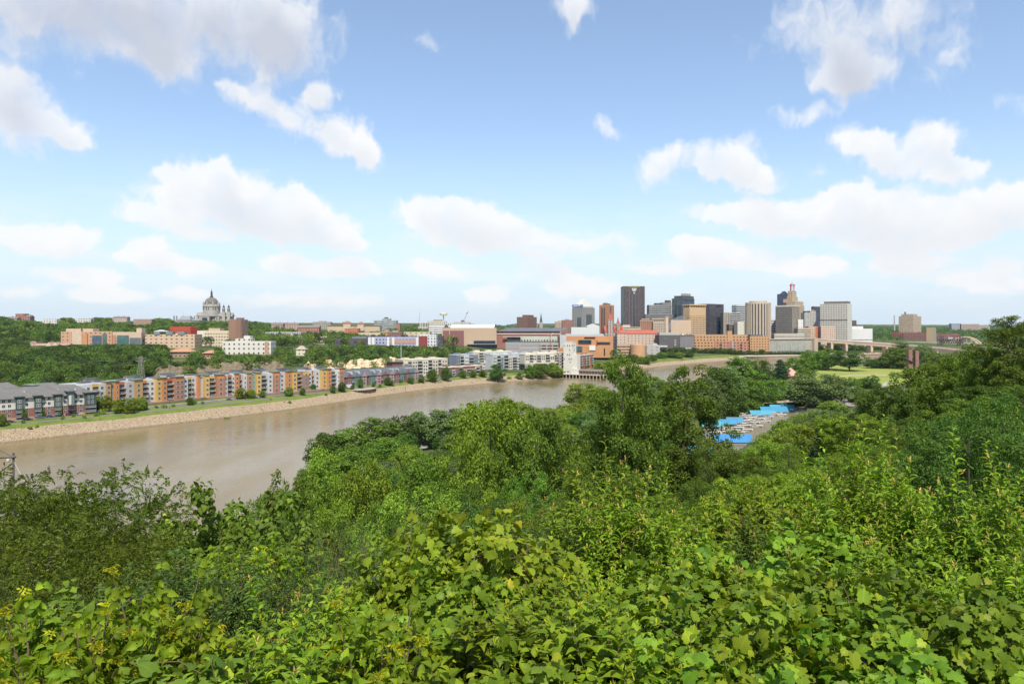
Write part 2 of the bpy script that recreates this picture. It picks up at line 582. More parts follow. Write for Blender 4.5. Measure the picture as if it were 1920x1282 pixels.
def water_mat():
 m, t, b = new_mat('muddy_water')
 geo = t.new('ShaderNodeNewGeometry')
 co = geo.outputs['Position']
 mp = t.new('ShaderNodeMapping')
 t.put(mp.inputs[0], co)
 mp.inputs['Rotation'].default_value = (0, 0, R(-52))
 mp.inputs['Scale'].default_value = (1, .28, 1)
 big = t.noise(mp.outputs[0], .012, 4, .6)
 t.put(b.inputs['Base Color'], t.ramp(big, [(.32, (.155, .108, .045)), (.52, (.200, .148, .068)), (.7, (.238, .180, .090))]))
 b.inputs['IOR'].default_value = 1.33
 b.inputs['Specular IOR Level'].default_value = .5
 patch = t.noise(mp.outputs[0], .03, 3, .6)
 t.put(b.inputs['Roughness'], t.mrange(patch, .35, .65, .12, .30))
 mp2 = t.new('ShaderNodeMapping')
 t.put(mp2.inputs[0], co)
 mp2.inputs['Rotation'].default_value = (0, 0, R(20))
 mp2.inputs['Scale'].default_value = (.5, 1, 1)
 w1 = t.noise(mp2.outputs[0], .55, 3, .6)
 w2 = t.noise(mp2.outputs[0], .11, 2, .5)
 bp = t.new('ShaderNodeBump')
 bp.inputs['Strength'].default_value = .34
 bp.inputs['Distance'].default_value = .30
 t.put(bp.inputs['Height'], t.math('MULTIPLY_ADD', w2, 1.6, w1))
 t.put(b.inputs['Normal'], bp.outputs[0])
 return m
mb = MB()
mb.face([(-1500, -600, 0), (4500, -600, 0), (4500, 4200, 0), (-1500, 4200, 0)])
o = mb.build('water', water_mat())
tag(o, kind='structure')
# ---- strips along the far bank, laid by distance from the water's edge
def resample(PL, step=6.0):
 seg = np.hypot(*np.diff(PL, axis=0).T)
 s = np.concatenate([[0], np.cumsum(seg)])
 t = np.arange(0, s[-1], step)
 return np.stack([np.interp(t, s, PL[:, 0]), np.interp(t, s, PL[:, 1])], 1), t
FBR, FBS = resample(FB)
tg = np.gradient(FBR, axis=0)
tg /= np.hypot(*tg.T)[:, None]
FBN = np.stack([-tg[:, 1], tg[:, 0]], 1)
def bank_pt(s, d):
 i = np.interp(s, FBS, np.arange(len(FBS)))
 x = np.interp(i, np.arange(len(FBS)), FBR[:, 0]) + d * np.interp(i, np.arange(len(FBS)), FBN[:, 0])
 y = np.interp(i, np.arange(len(FBS)), FBR[:, 1]) + d * np.interp(i, np.arange(len(FBS)), FBN[:, 1])
 return x, y
def bank_s(x, y):
 return float(FBS[np.argmin((FBR[:, 0] - x) ** 2 + (FBR[:, 1] - y) ** 2)])
S_L, S_T = bank_s(-400, 190), bank_s(61, 826)     # left edge of view, white tower
def strip(name, s0, s1, ds, mats, off=.06, step=3.0, jit=0.0, label=None, kind='structure', cat=None):
 """ds: list of offsets across"""
 ss = np.arange(s0, s1, step)
 rows = []
 rng = np.random.RandomState(len(name))
 for k, d in enumerate(ds):
  dd = d(ss) if callable(d) else np.full(ss.shape, float(d))
  x, y = bank_pt(ss, dd)
  z = hgt(x, y) + off
  if jit and 0 < k < len(ds) - 1:
   z = z + rng.randn(len(ss)) * jit
   x = x + rng.randn(len(ss)) * jit
   y = y + rng.randn(len(ss)) * jit
  rows.append(np.stack([x, y, z], 1))
 V = np.array(rows)
 n0, n1 = V.shape[:2]
 idx = np.arange(n0 * n1).reshape(n0, n1)
 q = np.stack([idx[:-1, :-1], idx[:-1, 1:], idx[1:, 1:], idx[1:, :-1]], -1).reshape(-1, 4)
 o = link(name, mesh_np(name, V.reshape(-1, 3), [q]), mats)
 tag(o, label, cat, kind=kind)
 return o
def riprap_mat():
 m, t, b = new_mat('limestone_riprap')
 co = t.new('ShaderNodeNewGeometry').outputs['Position']
 v = t.new('ShaderNodeTexVoronoi', feature='F1')
 t.put(v.inputs['Vector'], co)
 v.inputs['Scale'].default_value = 1.5
 cs = t.new('ShaderNodeSeparateColor')
 t.put(cs.inputs[0], v.outputs['Color'])
 big = t.noise(co, .035, 4, .6)
 stone = t.ramp(cs.outputs[0], [(0, (.30, .215, .125)), (.35, (.365, .265, .16)), (.75, (.42, .31, .19)), (1, (.49, .375, .245))])
 stone = t.mix(t.mrange(big, .4, .7, 0, .45), stone, (.34, .25, .14))
 weed = t.noise(co, .16, 5, .7)
 stone = t.mix(t.mrange(weed, .60, .68, 0, .75), stone, (.10, .13, .035))
 gap = t.mrange(v.outputs['Distance'], .4, .85, 0, .5)
 zz = t.xyz(co)[2]
 stone = t.mix(t.mrange(zz, .25, .9, .65, 0), stone, (.12, .085, .05))     # wet stones at the waterline
 t.put(b.inputs['Base Color'], t.mix(gap, stone, (.10, .075, .045)))
 b.inputs['Roughness'].default_value = .9
 bp = t.new('ShaderNodeBump')
 bp.inputs['Strength'].default_value = 1
 bp.inputs['Distance'].default_value = .6
 t.put(bp.inputs['Height'], t.math('SUBTRACT', 1.0, v.outputs['Distance']))
 t.put(b.inputs['Normal'], bp.outputs[0])
 return m
RIP = riprap_mat()
wob = lambda a, k: (lambda s: a + k * np.sin(s * .05) + k * .6 * np.sin(s * .13 + 1))
strip('riverbank', S_L - 80, S_T - 15, [-2.0] + [wob(0.3, .5)] + list(np.arange(2.0, 14, 1.4)) + [wob(14.9, .7)], RIP, .35, 1.5, .16)
strip('riverbank', S_T + 10, bank_s(416, 1285), [-2.0] + list(np.arange(.5, 13, 2)) + [wob(14, .8)], RIP, .3, 3, .14)
def grass_mat(name, a, bb, sc=.08):
 m, t, b = new_mat(name)
 co = t.new('ShaderNodeNewGeometry').outputs['Position']
 n = t.math('MULTIPLY_ADD', t.noise(co, sc, 5, .65), .8, t.math('MULTIPLY', t.noise(co, 1.7, 2), .22))
 t.put(b.inputs['Base Color'], t.ramp(n, [(.34, a), (.66, bb)]))
 b.inputs['Roughness'].default_value = .9
 b.inputs['Specular IOR Level'].default_value = .1
 return m
GRASS = grass_mat('mown_grass', (.075, .12, .020), (.17, .19, .045))
ASPH = mat('asphalt', (.17, .155, .145), .9, .12, .2)
CONC = mat('concrete', (.42, .38, .32), .85, .12, .3)
PATHM = mat('path_asphalt', (.20, .19, .165), .9, .1, .3)
strip('grass_verge', S_L - 80, S_T - 40, [14.2, 17, 19, 21.2], GRASS, .16)
strip('path', S_L - 80, S_T - 60, [21.2, 24.6], PATHM, .20)
strip('grass_verge', S_L - 80, S_T - 40, [24.6, 28, 32.6], GRASS, .16)
strip('road', S_L - 80, S_T - 60, [33.0, 36, 39.4], ASPH, .14)
strip('pavement', S_L - 80, S_T - 60, [39.4, 41.2], CONC, .26)
strip('kerb', S_L - 80, S_T - 60, [32.6, 33.0], CONC, .26)
strip('grass_verge', S_L - 80, bank_s(-140, 555), [41.2, 47], GRASS, .16)
strip('grass_verge', S_T + 10, bank_s(416, 1285), [14, 22, 30, 45], GRASS, .16)
def sheet(name, pxs, z, m, off=.1, sub=1, kind='structure'):
 poly = [G(x, y, z)[:2] for x, y in pxs]
 mb = MB()
 mb.face([(x, y, z + off) for x, y in poly])
 return tag(mb.build(name, m), kind=kind)
# park on the near flood plain
LAWN = grass_mat('park_lawn', (.16, .205, .035), (.30, .315, .075), .03)
sheet('park_lawn', [(1490, 722), (1500, 690), (1560, 684.5), (1700, 684.5), (1760, 692), (1720, 715), (1640, 728), (1560, 730)], 3.75, LAWN, .02)
sheet('park_path', [(1540, 706.4), (1600, 703.0), (1700, 703.0), (1700, 704.6), (1600, 704.6), (1540, 708.2)], 3.75, mat('gravel_path', (.45, .37, .25)), .08)
sheet('car_park', [(1540, 757), (1555, 741), (1598, 739), (1625, 748), (1612, 760), (1570, 764)], 3.75, mat('gravel_lot', (.33, .27, .22)), .06)
sheet('park_road', [(1430, 756), (1440, 750.5), (1545, 748.5), (1545, 752), (1445, 756)], 3.75, mat('gravel_path', (.45, .37, .25)), .10)
sheet('grass_verge', [(1432, 749.5), (1442, 744), (1545, 741), (1545, 746.5), (1440, 750)], 3.75, GRASS, .04)
sheet('park_path', [(1585, 733), (1640, 729), (1662, 716), (1670, 717), (1648, 732), (1590, 736)], 3.75, CONC, .12)
# sandstone cliff faces and the brown scrub slope behind the apartments, draped on the bluff
def rock_mat(name, stops, sc=.12):
 m, t, b = new_mat(name)
 co = t.new('ShaderNodeNewGeometry').outputs['Position']
 mp = t.new('ShaderNodeMapping')
 t.put(mp.inputs[0], co)
 mp.inputs['Scale'].default_value = (1, 1, 2.2)
 n = t.noise(mp.outputs[0], sc, 6, .68, dist=.5)
 t.put(b.inputs['Base Color'], t.ramp(n, stops))
 b.inputs['Roughness'].default_value = .95
 bp = t.new('ShaderNodeBump')
 bp.inputs['Strength'].default_value = .8
 bp.inputs['Distance'].default_value = 1.2
 t.put(bp.inputs['Height'], n)
 t.put(b.inputs['Normal'], bp.outputs[0])
 return m
SAND = rock_mat('sandstone', [(.3, (.25, .16, .08)), (.42, (.50, .36, .21)), (.56, (.64, .49, .32)), (.68, (.48, .36, .20))])
SCRUB = rock_mat('dry_scrub', [(.32, (.05, .065, .022)), (.45, (.15, .115, .06)), (.58, (.23, .165, .10)), (.7, (.10, .10, .04))], .2)
def cliff(name, px0, px1, d_bot, d_top, zb, zt, m, seed, rag=1.0):
 """a broken rock face: pixel columns only choose where along the bluff it stands"""
 rng = np.random.RandomState(seed)
 n0, n1 = 60, 9
 V = np.zeros((n1, n0, 3))
 for i, px in enumerate(np.linspace(px0, px1, n0)):
  u = (px - CX) / F
  ds = np.linspace(450, 1100, 900)
  dd = sdist(u * ds, ds, FB)
  for j in range(n1):
   t = j / (n1 - 1)
   want = lerp(d_bot, d_top, t)
   Dd = ds[np.argmin(np.abs(dd - want))]
   edge = min(1, i / 6, (n0 - 1 - i) / 6)
   z = lerp(zb, lerp(zb, zt, .35 + .65 * edge) + rag * 1.5 * math.sin(px * .11 + seed) + rag * rng.randn() * .8, t ** .8)
   V[j, i] = (u * Dd + rng.randn() * .5, Dd + rng.randn() * 1.2 * rag, z + (0 if j in (0,) else rng.randn() * .5 * rag))
 idx = np.arange(n0 * n1).reshape(n1, n0)
 q = np.stack([idx[:-1, :-1], idx[:-1, 1:], idx[1:, 1:], idx[1:, :-1]], -1).reshape(-1, 4)
 return tag(link(name, mesh_np(name, V.reshape(-1, 3), [q]), m), kind='structure')
cliff('cliff', 556, 765, 128, 150, 8, 21.5, SAND, 3)
cliff('hillside', 270, 545, 118, 178, 8, 24.5, SCRUB, 5, .5)
# ------------------------------------------------------------------ far buildings
def facade(name, wall, glass=(.03, .04, .05), bay=3.4, flr=3.6, fw=.5, fh=.5, kind='grid', xo=0.0, zo=.0, top=1e4, bot=-1e4, wall2=None, var=.08):
 """wall with a regular pattern of windows in the building's own axes"""
 wall = tuple(q * .84 for q in wall)
 m, t, b = new_mat(name)
 tc = t.new('ShaderNodeTexCoord')
 x, y, z = t.xyz(tc.outputs['Object'])
 nx, ny, nz = t.xyz(tc.outputs['Normal'])
 anx, any_ = t.math('ABSOLUTE', nx), t.math('ABSOLUTE', ny)
 sel = t.math('GREATER_THAN', anx, any_)
 h = t.math('ADD', t.math('MULTIPLY', y, sel), t.math('MULTIPLY', x, t.math('SUBTRACT', 1.0, sel)))
 hh = t.math('DIVIDE', t.math('ADD', h, xo + 5000 * bay), bay)
 zz = t.math('DIVIDE', t.math('ADD', z, zo + 50 * flr), flr)
 fx, fz = t.math('FRACT', hh), t.math('FRACT', zz)
 inx = t.math('LESS_THAN', t.math('ABSOLUTE', t.math('SUBTRACT', fx, .5)), fw / 2)
 inz = t.math('LESS_THAN', t.math('ABSOLUTE', t.math('SUBTRACT', fz, .52)), fh / 2)
 if kind == 'grid':
  w = t.math('MULTIPLY', inx, inz)
 elif kind == 'band':
  w = t.math('MULTIPLY', inz, t.math('LESS_THAN', t.math('ABSOLUTE', t.math('SUBTRACT', fx, .5)), .47))
 else:      # pier: tall strips of glass with dim spandrels
  w = inx
 w = t.math('MULTIPLY', w, t.math('LESS_THAN', t.math('ABSOLUTE', nz), .5))
 w = t.math('MULTIPLY', w, t.math('LESS_THAN', z, top))
 w = t.math('MULTIPLY', w, t.math('GREATER_THAN', z, bot))
 wn = t.new('ShaderNodeTexWhiteNoise', noise_dimensions='3D')
 t.put(wn.inputs['Vector'], t.comb(t.math('FLOOR', hh), t.math('FLOOR', zz), sel))
 g2 = tuple(min(1, q * 2.6 + .03) for q in glass)
 gl = t.mix(t.math('POWER', wn.outputs[0], 2.5), glass, g2)
 if kind == 'pier':
  gl = t.mix(t.math('MULTIPLY', t.math('SUBTRACT', 1.0, inz), .75), gl, wall2 or tuple(q * .55 for q in wall))
 n = t.noise(tc.outputs['Object'], .06, 4, .6)
 wl = t.mix(n, tuple(q * (1 - var) for q in wall), tuple(min(1, q * (1 + var)) for q in wall))
 t.put(b.inputs['Base Color'], t.mix(w, wl, gl))
 t.put(b.inputs['Roughness'], t.math('MULTIPLY_ADD', w, -.62, .8))
 b.inputs['Specular IOR Level'].default_value = .4
 return m
ROOFG = mat('roof_gravel', (.36, .35, .33), .95, .15, .15)
ROOFD = mat('roof_dark', (.10, .10, .105), .9, .15, .15)
ROOFW = mat('roof_white', (.66, .65, .62), .9, .1, .15)
ROOFR = mat('roof_red_tile', (.42, .12, .075), .85, .15, .3)
ROOFT = mat('roof_terracotta', (.46, .25, .14), .85, .15, .3)
STONE = mat('granite', (.43, .395, .34), .85, .12, .1)
STONED = mat('granite_dark', (.30, .27, .24), .85, .12, .1)
COPPER = mat('copper_weathered', (.17, .15, .125), .7, .2, .2)
IRON = mat('dark_iron', (.035, .035, .045), .6, .2, .5)
STEEL = mat('galvanised_steel', (.42, .42, .40), .55, .1, .5, .4)
WHITE = mat('white_paint', (.74, .72, .67), .7, .06, .2)
REDM = mat('red_paint', (.55, .03, .02), .5, .05, .5)
GLASSD = mat('dark_glass', (.03, .045, .055), .12, .3, .2, 0, .6)
GLASSG = mat('green_glass', (.09, .17, .15), .12, .25, .1, 0, .6)
FOOT = []      # footprints, kept clear of trees: (polygon, view height limit)
def corner(px0, pxc, px1, D, a, wr=None, wl=None):
 """plan of a rectangular block whose near corner stands at pxc; left wall at bearing a"""
 cx = (pxc - CX) / F * D
 u0, u1 = (px0 - CX) / F, (px1 - CX) / F
 a = R(a)
 if wl is None:
  wl = (cx - u0 * D) / (math.cos(a) + u0 * math.sin(a))
 if wr is None:
  wr = (u1 * D - cx) / (math.sin(a) - u1 * math.cos(a))
 return cx, a, wl, wr
def block(name, label, cat, px0, px1, ytop, D, m, pxc=None, a=0.0, dep=None, zb=None, roof=None, par=1.2, group=None, sink=3.0):
 """a building: Empty at its near corner, children wall, parapet and roof. Returns thing and local box."""
 if pxc is None:
  pxc = px1
  cx, ar, wl, wr = corner(px0, pxc, px1, D, a, wr=dep or 25.0)
 else:
  cx, ar, wl, wr = corner(px0, pxc, px1, D, a)
  if dep:
   wr = dep
 zt = HC - (ytop - HY) / F * D
 ca, sa = math.cos(ar), math.sin(ar)
 plan = [(cx - wl * ca, D + wl * sa), (cx, D), (cx + wr * sa, D + wr * ca), (cx + wr * sa - wl * ca, D + wr * ca + wl * sa)]
 if zb is None:
  zb = min(gz(*p) for p in plan)
 h = zt - zb
 th = thing(name, label, cat, (cx, D, zb), -ar, group)
 mb = MB().box(-wl, 0, 0, wr, -sink, h - par)
 mb.build('wall', m, th)
 rf = roof or ROOFG
 MB().box(-wl + .4, -.4, .4, wr - .4, h - par + .004, h - par * .5).build('roof', rf, th)
 k = MB()
 w = .4
 k.box(-wl, 0, 0, w, h - par + .003, h)
 k.box(-wl, 0, wr - w, wr, h - par + .003, h)
 k.box(-wl, -wl + w, w, wr - w, h - par + .003, h)
 k.box(-w, 0, w, wr - w, h - par + .003, h)
 base = m
 k.build('parapet', PLAIN.get(m.name, m), th)
 FOOT.append(plan)
 return th, wl, wr, h
PLAIN = {}
def fac(name, wall, glass=(.03, .04, .05), bay=3.4, flr=3.6, *a, **k):
 if bay < 5.5:
  bay *= 1.3
 if flr < 5:
  flr *= 1.3
 glass = tuple(q * .7 for q in glass)
 a = (glass, bay, flr) + a
 m = facade(name, wall, *a, **k)
 PLAIN[name] = mat(name + '_coping', tuple(min(1, q * 1.05) for q in wall), .8, .06)
 return m
def add(th, part, m, x0, x1, y0, y1, z0, z1, mt=None):
 """a box-shaped part in the building's own axes (x runs from -width to 0, y inward)"""
 return MB().box(x0, x1, y0, y1, z0, z1, 0, None if mt is None else 1).build(part, [m] if mt is None else [m, mt], th)
def pent(th, wl, wr, h, x0, x1, y0, y1, dh, m, par=1.2, name='penthouse'):
 return add(th, name, m, -wl * (1 - x0), -wl * (1 - x1), wr * y0, wr * y1, h - par * .5 + .003, h + dh)
TAN = (.50, .37, .235)
CREAM = (.64, .55, .41)
PINK = (.60, .43, .32)
BRICK = (.30, .135, .085)
BROWN = (.245, .145, .10)
ORANGE = (.52, .295, .145)
GREY = (.36, .36, .345)
LGREY = (.55, .54, .51)
DARK = (.075, .072, .08)
# --- downtown towers ------------------------------------------------------------------------------
f = fac('tower_bronze', (.115, .088, .080), (.045, .045, .05), 2.9, 3.9, .55, .6, 'grid')
th, wl, wr, h = block('office_tower', 'tallest dark bronze tower with a stepped white notch near its top', 'tower', 1169, 1209, 536.5, 1800, f, dep=44, par=2.0)
mb = MB()
xm = -wl / 2
for k, (wd, z0, z1) in enumerate(((12.5, -7.6, -5.0), (10.5, -10.4, -7.7), (8.6, -12.6, -10.5), (4.4, -17.2, -14.9), (2.6, -19.2, -17.3))):
 mb.box(xm - wd / 2, xm + wd / 2, -.9, -.05, h + z0, h + z1)
mb.build('notch_panel', mat('pale_glass', (.55, .56, .50), .35), th)
add(th, 'centre_pier', mat('bronze_glass', (.055, .08, .085), .2, .1, .3, 0, .6), xm - 2.4, xm + 2.4, -.5, -.02, 4, h - 20)
for q in (-1, 1):
 for e in (4.0, 12.0):
  add(th, 'mullion', mat('bronze_rose', (.21, .145, .15), .6), xm + q * e - .55, xm + q * e + .55, -.7, -.03, 4, h - 6 if e > 5 else h - 21)
text_mesh('lettering', 'WELLS FARGO', 4.2, .2, mat('yellow_sign', (.42, .36, .03), .5), th, (xm, -.5, h - 3.6), (R(90), 0, 0))
f = fac('tower_grey_stone', (.36, .345, .315), (.045, .05, .055), 4.6, 4.0, .46, .46, 'grid')
th, wl, wr, h = block('office_tower', 'grey tower with white pyramid roof and blue rooftop lettering', 'tower', 1072.5, 1115, 576.5, 1650, f, pxc=1092, a=44, par=1.0)
mb = MB().taper(-wl + 3, -3, 3, wr - 3, h + 2.4, -wl / 2 - 3.5, -wl / 2 + 3.5, wr / 2 - 3.5, wr / 2 + 3.5, h + 20.5)
mb.build('pyramid_roof', mat('pale_metal_roof', (.60, .59, .51), .5, .06, .3), th)
add(th, 'roof_base', mat('grey_band', (.42, .38, .34)), -wl + 2, -2, 2, wr - 2, h - .55, h + 2.4)
s = text_mesh('lettering', 'ECOLAB', 8.6, .4, mat('blue_sign', (.012, .10, .36), .4), th, (-wl * .5, 1.0, h + 1.2), (R(90), 0, 0))
add(th, 'glass_bay', mat('grey_green_glass', (.10, .13, .13), .15, .2, .2, 0, .6), -wl * .5, -wl * .12, -.8, -.02, 2, h - 22)
add(th, 'glass_bay', mat('grey_green_glass', (.10, .13, .13), .15, .2, .2, 0, .6), .02, .8, wr * .3, wr * .75, 2, h - 16)
f = fac('brick_orange_flats', (.50, .235, .125), (.05, .05, .055), 3.0, 3.0, .36, .4, 'grid')
th, wl, wr, h = block('apartment_tower', 'orange brick apartment tower left of the bronze skyscraper', 'tower', 1123.5, 1151.5, 571.5, 1500, f, pxc=1138, a=40, par=1.5)
for x in (.3, .62):
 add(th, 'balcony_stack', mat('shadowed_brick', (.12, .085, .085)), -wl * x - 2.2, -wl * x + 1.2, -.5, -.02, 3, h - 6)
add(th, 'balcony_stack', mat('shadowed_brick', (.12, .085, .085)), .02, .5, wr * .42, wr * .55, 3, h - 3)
pent(th, wl, wr, h, .25, .8, .2, .7, 3.2, BMAT := mat('brick_dark', BROWN))
for x in (.4, .6, .75):
 add(th, 'vent', IRON, -wl * x - .5, -wl * x + .5, wr * .4, wr * .45, h + 3.2, h + 5)
f = fac('concrete_bands', (.34, .335, .30), (.05, .055, .06), 8, 3.9, .9, .46, 'band')
th, wl, wr, h = block('office_building', 'grey banded office slab right of the bronze skyscraper', 'building', 1217, 1259, 571.5, 1780, f, dep=30)
pent(th, wl, wr, h, .30, .55, .1, .8, 4.5, ROOFD)
add(th, 'upper_block', f, -wl * .42, 0, 1, wr, h, h + 6)
add(th, 'penthouse', ROOFD, -wl * .22, -wl * .02, 2, wr * .7, h + 6.003, h + 11.5)
f = fac('rust_windows', (.22, .20, .18), (.04, .05, .055), 3.2, 3.6, .6, .5, 'grid')
block('office_building', 'low dark banded block under the grey office slab', 'building', 1210, 1262, 589, 1700, f, dep=22)
f = fac('green_black_glass', (.10, .115, .115), (.05, .065, .075), 3.4, 3.8, .82, .55, 'grid')
th, wl, wr, h = block('office_tower', 'stepped black and green glass tower with a stone penthouse', 'tower', 1259.5, 1302, 559, 1700, f, pxc=1280, a=42)
add(th, 'upper_block', f, -wl * .8, -1, 1, wr - 1, h - .5, h + 6)
add(th, 'penthouse', mat('tan_stone', (.42, .36, .28)), -wl * .42, -wl * .02, wr * .25, wr * .7, h + 6.003, h + 11.5)
add(th, 'glass_slot', GLASSD, -wl * .74, -wl * .50, -.6, -.02, 4, h - 16)
add(th, 'glass_slot', GLASSD, -wl * .40, -wl * .12, -.6, -.02, 4, h - 16)
add(th, 'blue_band', mat('blue_glass_band', (.035, .07, .20), .2), .02, .5, wr * .05, wr * .95, h - 5, h - 2.4)
f = fac('brick_loft', (.33, .19, .13), (.05, .05, .05), 3.3, 3.7, .5, .5, 'grid')
th, wl, wr, h = block('warehouse', 'long brown brick loft block in front of the glass tower', 'building', 1203, 1224, 597, 1600, f, dep=20)
add(th, 'cornice', mat('pale_cornice', (.55, .45, .36)), -wl - .5, .5, -.8, -.02, h - 2.4, h - 1.25)
f = fac('stone_loft', (.42, .34, .26), (.06, .06, .06), 3.6, 4.2, .5, .6, 'grid')
th, wl, wr, h = block('office_building', 'tan stone loft building beside the tall chimney', 'building', 1222, 1250, 596.5, 1580, f, dep=20)
add(th, 'cornice', mat('pale_cornice', (.55, .45, .36)), -wl - .5, .5, -.8, -.02, h - 2.4, h - 1.25)
f = fac('tan_hotel', (.60, .405, .225), (.07, .06, .05), 3.1, 3.5, .52, .5, 'grid', top=66)
th, wl, wr, h = block('office_tower', 'tan tower crowned by an open colonnade, dark slab at its right', 'tower', 1281, 1323.5, 576, 1500, f, pxc=1293, a=62, par=.8)
CR = mat('tan_crown', (.62, .43, .25))
for x in np.linspace(.04, .96, 4):
 add(th, 'crown_pier', CR, -wl * x - .7, -wl * x + .7, 0.2, 1.6, h, h + 3.8)
for y in np.linspace(.06, .96, 7):
 add(th, 'crown_pier', CR, -1.6, -.2, wr * y - .7, wr * y + .7, h, h + 3.8)
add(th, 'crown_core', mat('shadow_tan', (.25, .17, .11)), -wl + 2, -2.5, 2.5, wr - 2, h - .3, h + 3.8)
add(th, 'crown_slab', CR, -wl - 1, 1, -1, wr + 1, h + 3.803, h + 6.4)
f = fac('charcoal_tower', (.085, .078, .082), (.045, .05, .06), 3.2, 3.8, .5, .55, 'pier', wall2=(.075, .07, .075))
th, wl, wr, h = block('office_tower', 'charcoal slab tower with a blue glass slot behind the tan tower', 'tower', 1308, 1357, 569.5, 1560, f, pxc=1330, a=50)
add(th, 'glass_slot', mat('blue_black_glass', (.02, .035, .07), .1, .1, .3, 0, .7), .02, .6, wr * .48, wr * .78, 2, h - 28)
add(th, 'vent_panel', IRON, .02, .4, wr * .45, wr * .8, h - 6, h - 2.6)
f = fac('pale_banded', (.52, .52, .50), (.06, .06, .065), 9, 3.7, .9, .48, 'band')
th, wl, wr, h = block('office_tower', 'pale grey banded tower peeping out behind the ribbed tan tower', 'tower', 1372, 1408, 571.5, 1640, f, pxc=1381, a=60)
f = fac('grey_low_bands', (.40, .385, .36), (.055, .06, .065), 8, 3.6, .9, .46, 'band')
block('office_building', 'grey banded office block below the pale banded tower', 'building', 1366, 1388, 586.5, 1580, f, dep=22)
f = fac('buff_piers', (.47, .41, .31), (.06, .06, .06), 3.0, 3.6, .42, .6, 'pier')
block('office_building', 'buff ribbed block squeezed beside the charcoal slab', 'building', 1356.5, 1368, 585.5, 1550, f, dep=22)
f = fac('brown_box', (.16, .11, .10), (.04, .04, .045), 3.4, 4, .5, .4, 'grid')
block('office_building', 'low brown block with an orange roof band in the middle of downtown', 'building', 1367, 1384, 608, 1500, f, dep=20, roof=ROOFT)
f = fac('cream_plain', (.66, .61, .50), (.2, .18, .15), 6, 4, .3, .12, 'grid')
block('office_building', 'blank cream hall at the foot of the ribbed tan tower', 'building', 1383, 1402, 603, 1470, f, dep=25)
# ribbed round-cornered tan tower
th = thing('hotel_tower', 'ribbed tan tower of half round plan with tall window strips', 'tower', (*P(1421.5, 610, 1465)[:2], 10))
rr = 22.5 / F * 1465
H_ = HC - (568 - HY) / F * 1465 - 10
prof = [(rr * math.cos(t), rr * .8 * math.sin(t)) for t in np.linspace(0, 2 * PI, 40, False)]
MB().prism(prof, -4, H_).build('wall', mat('window_strip', (.115, .10, .09), .3), th)
rib = MB()
for t in np.linspace(0, 2 * PI, 26, False):
 x, y = rr * 1.02 * math.cos(t), rr * .816 * math.sin(t)
 tx, ty = -math.sin(t), math.cos(t)
 nx, ny = math.cos(t), math.sin(t)
 rib.prism([(x - tx * 1.45 - nx, y - ty * 1.45 - ny), (x + tx * 1.45 - nx, y + ty * 1.45 - ny), (x + tx * 1.35 + nx * .6, y + ty * 1.35 + ny * .6), (x - tx * 1.35 + nx * .6, y - ty * 1.35 + ny * .6)], -3, H_ - 2.2)
rib.build('rib', mat('tan_rib', (.58, .47, .34)), th)
MB().prism([(x * 1.04, y * 1.04) for x, y in prof], H_ - 2.19, H_ + .6).build('cornice', mat('tan_rib', (.58, .47, .34)), th)
MB().prism([(x * .72, y * .72) for x, y in prof], H_ + .603, H_ + 3.6).build('penthouse', mat('tan_penthouse', (.48, .39, .29)), th)
f = fac('pink_tower', (.60, .50, .43), (.2, .17, .15), 3.4, 3.6, .3, .5, 'pier')
block('apartment_tower', 'pale pink tower half hidden behind the ribbed tan tower', 'tower', 1428, 1444.5, 570.5, 1600, f, dep=20)
f = fac('white_banded', (.70, .68, .64), (.08, .08, .085), 7, 4.0, .9, .45, 'band')
block('office_building', 'small white banded building between the ribbed and the dark grid towers', 'building', 1443, 1455, 598, 1560, f, dep=20, roof=ROOFD)
f = fac('dark_grid', (.20, .18, .155), (.055, .055, .055), 1.8, 3.0, .5, .55, 'grid')
f2 = fac('dark_grid_lit_side', (.36, .30, .22), (.10, .09, .08), 2.2, 3.2, .45, .5, 'pier')  # sunlit right face put into the colour: a paler copy of the wall
th, wl, wr, h = block('office_tower', 'broad dark brown tower faced with a fine window grid', 'tower', 1454, 1498.5, 574.5, 1500, f, pxc=1485, a=40)
add(th, 'side_wall', f2, .02, .5, .1, wr - .1, -2, h - 1)
add(th, 'roof_band', mat('pale_band', (.62, .57, .48)), -wl - .1, .6, -.1, wr, h + .01, h + 2.6)
f = fac('tan_bank', (.56, .42, .27), (.085, .07, .06), 3.0, 3.5, .44, .46, 'grid')
th, wl, wr, h = block('bank_tower', 'tan stepped tower topped by a big red 1ST sign', 'tower', 1473, 1508, 572, 1690, f, pxc=1490, a=46, par=.8)
add(th, 'middle_block', f, -wl * .92, -wl * .02, wr * .02, wr * .92, h - .3, h + 9, ROOFG)
add(th, 'middle_block', f, -wl * .92, -wl * .30, wr * .05, wr * .6, h + 9.003, h + 20)
add(th, 'upper_block', f, -wl * .86, -wl * .36, wr * .08, wr * .52, h + 20.003, h + 33)
z1 = h + 33
fr = MB()
cxn, cyn = -wl * .6, wr * .28
for q in (-1, 1):
 for r_ in (-1, 1):
  fr.bar((cxn + q * 3.6, cyn + r_ * 3.6, z1), (cxn + q * 1.6, cyn + r_ * 1.6, z1 + 20), .28)
for zz in (5, 10, 15, 20):
 w = 3.6 - zz * .1
 for A, B in (((-w, -w), (w, -w)), ((w, -w), (w, w)), ((w, w), (-w, w)), ((-w, w), (-w, -w))):
  fr.bar((cxn + A[0], cyn + A[1], z1 + zz), (cxn + B[0], cyn + B[1], z1 + zz), .2)
fr.bar((cxn, cyn, z1 + 19), (cxn, cyn, z1 + 26), .3)
fr.build('sign_frame', STEEL, th)
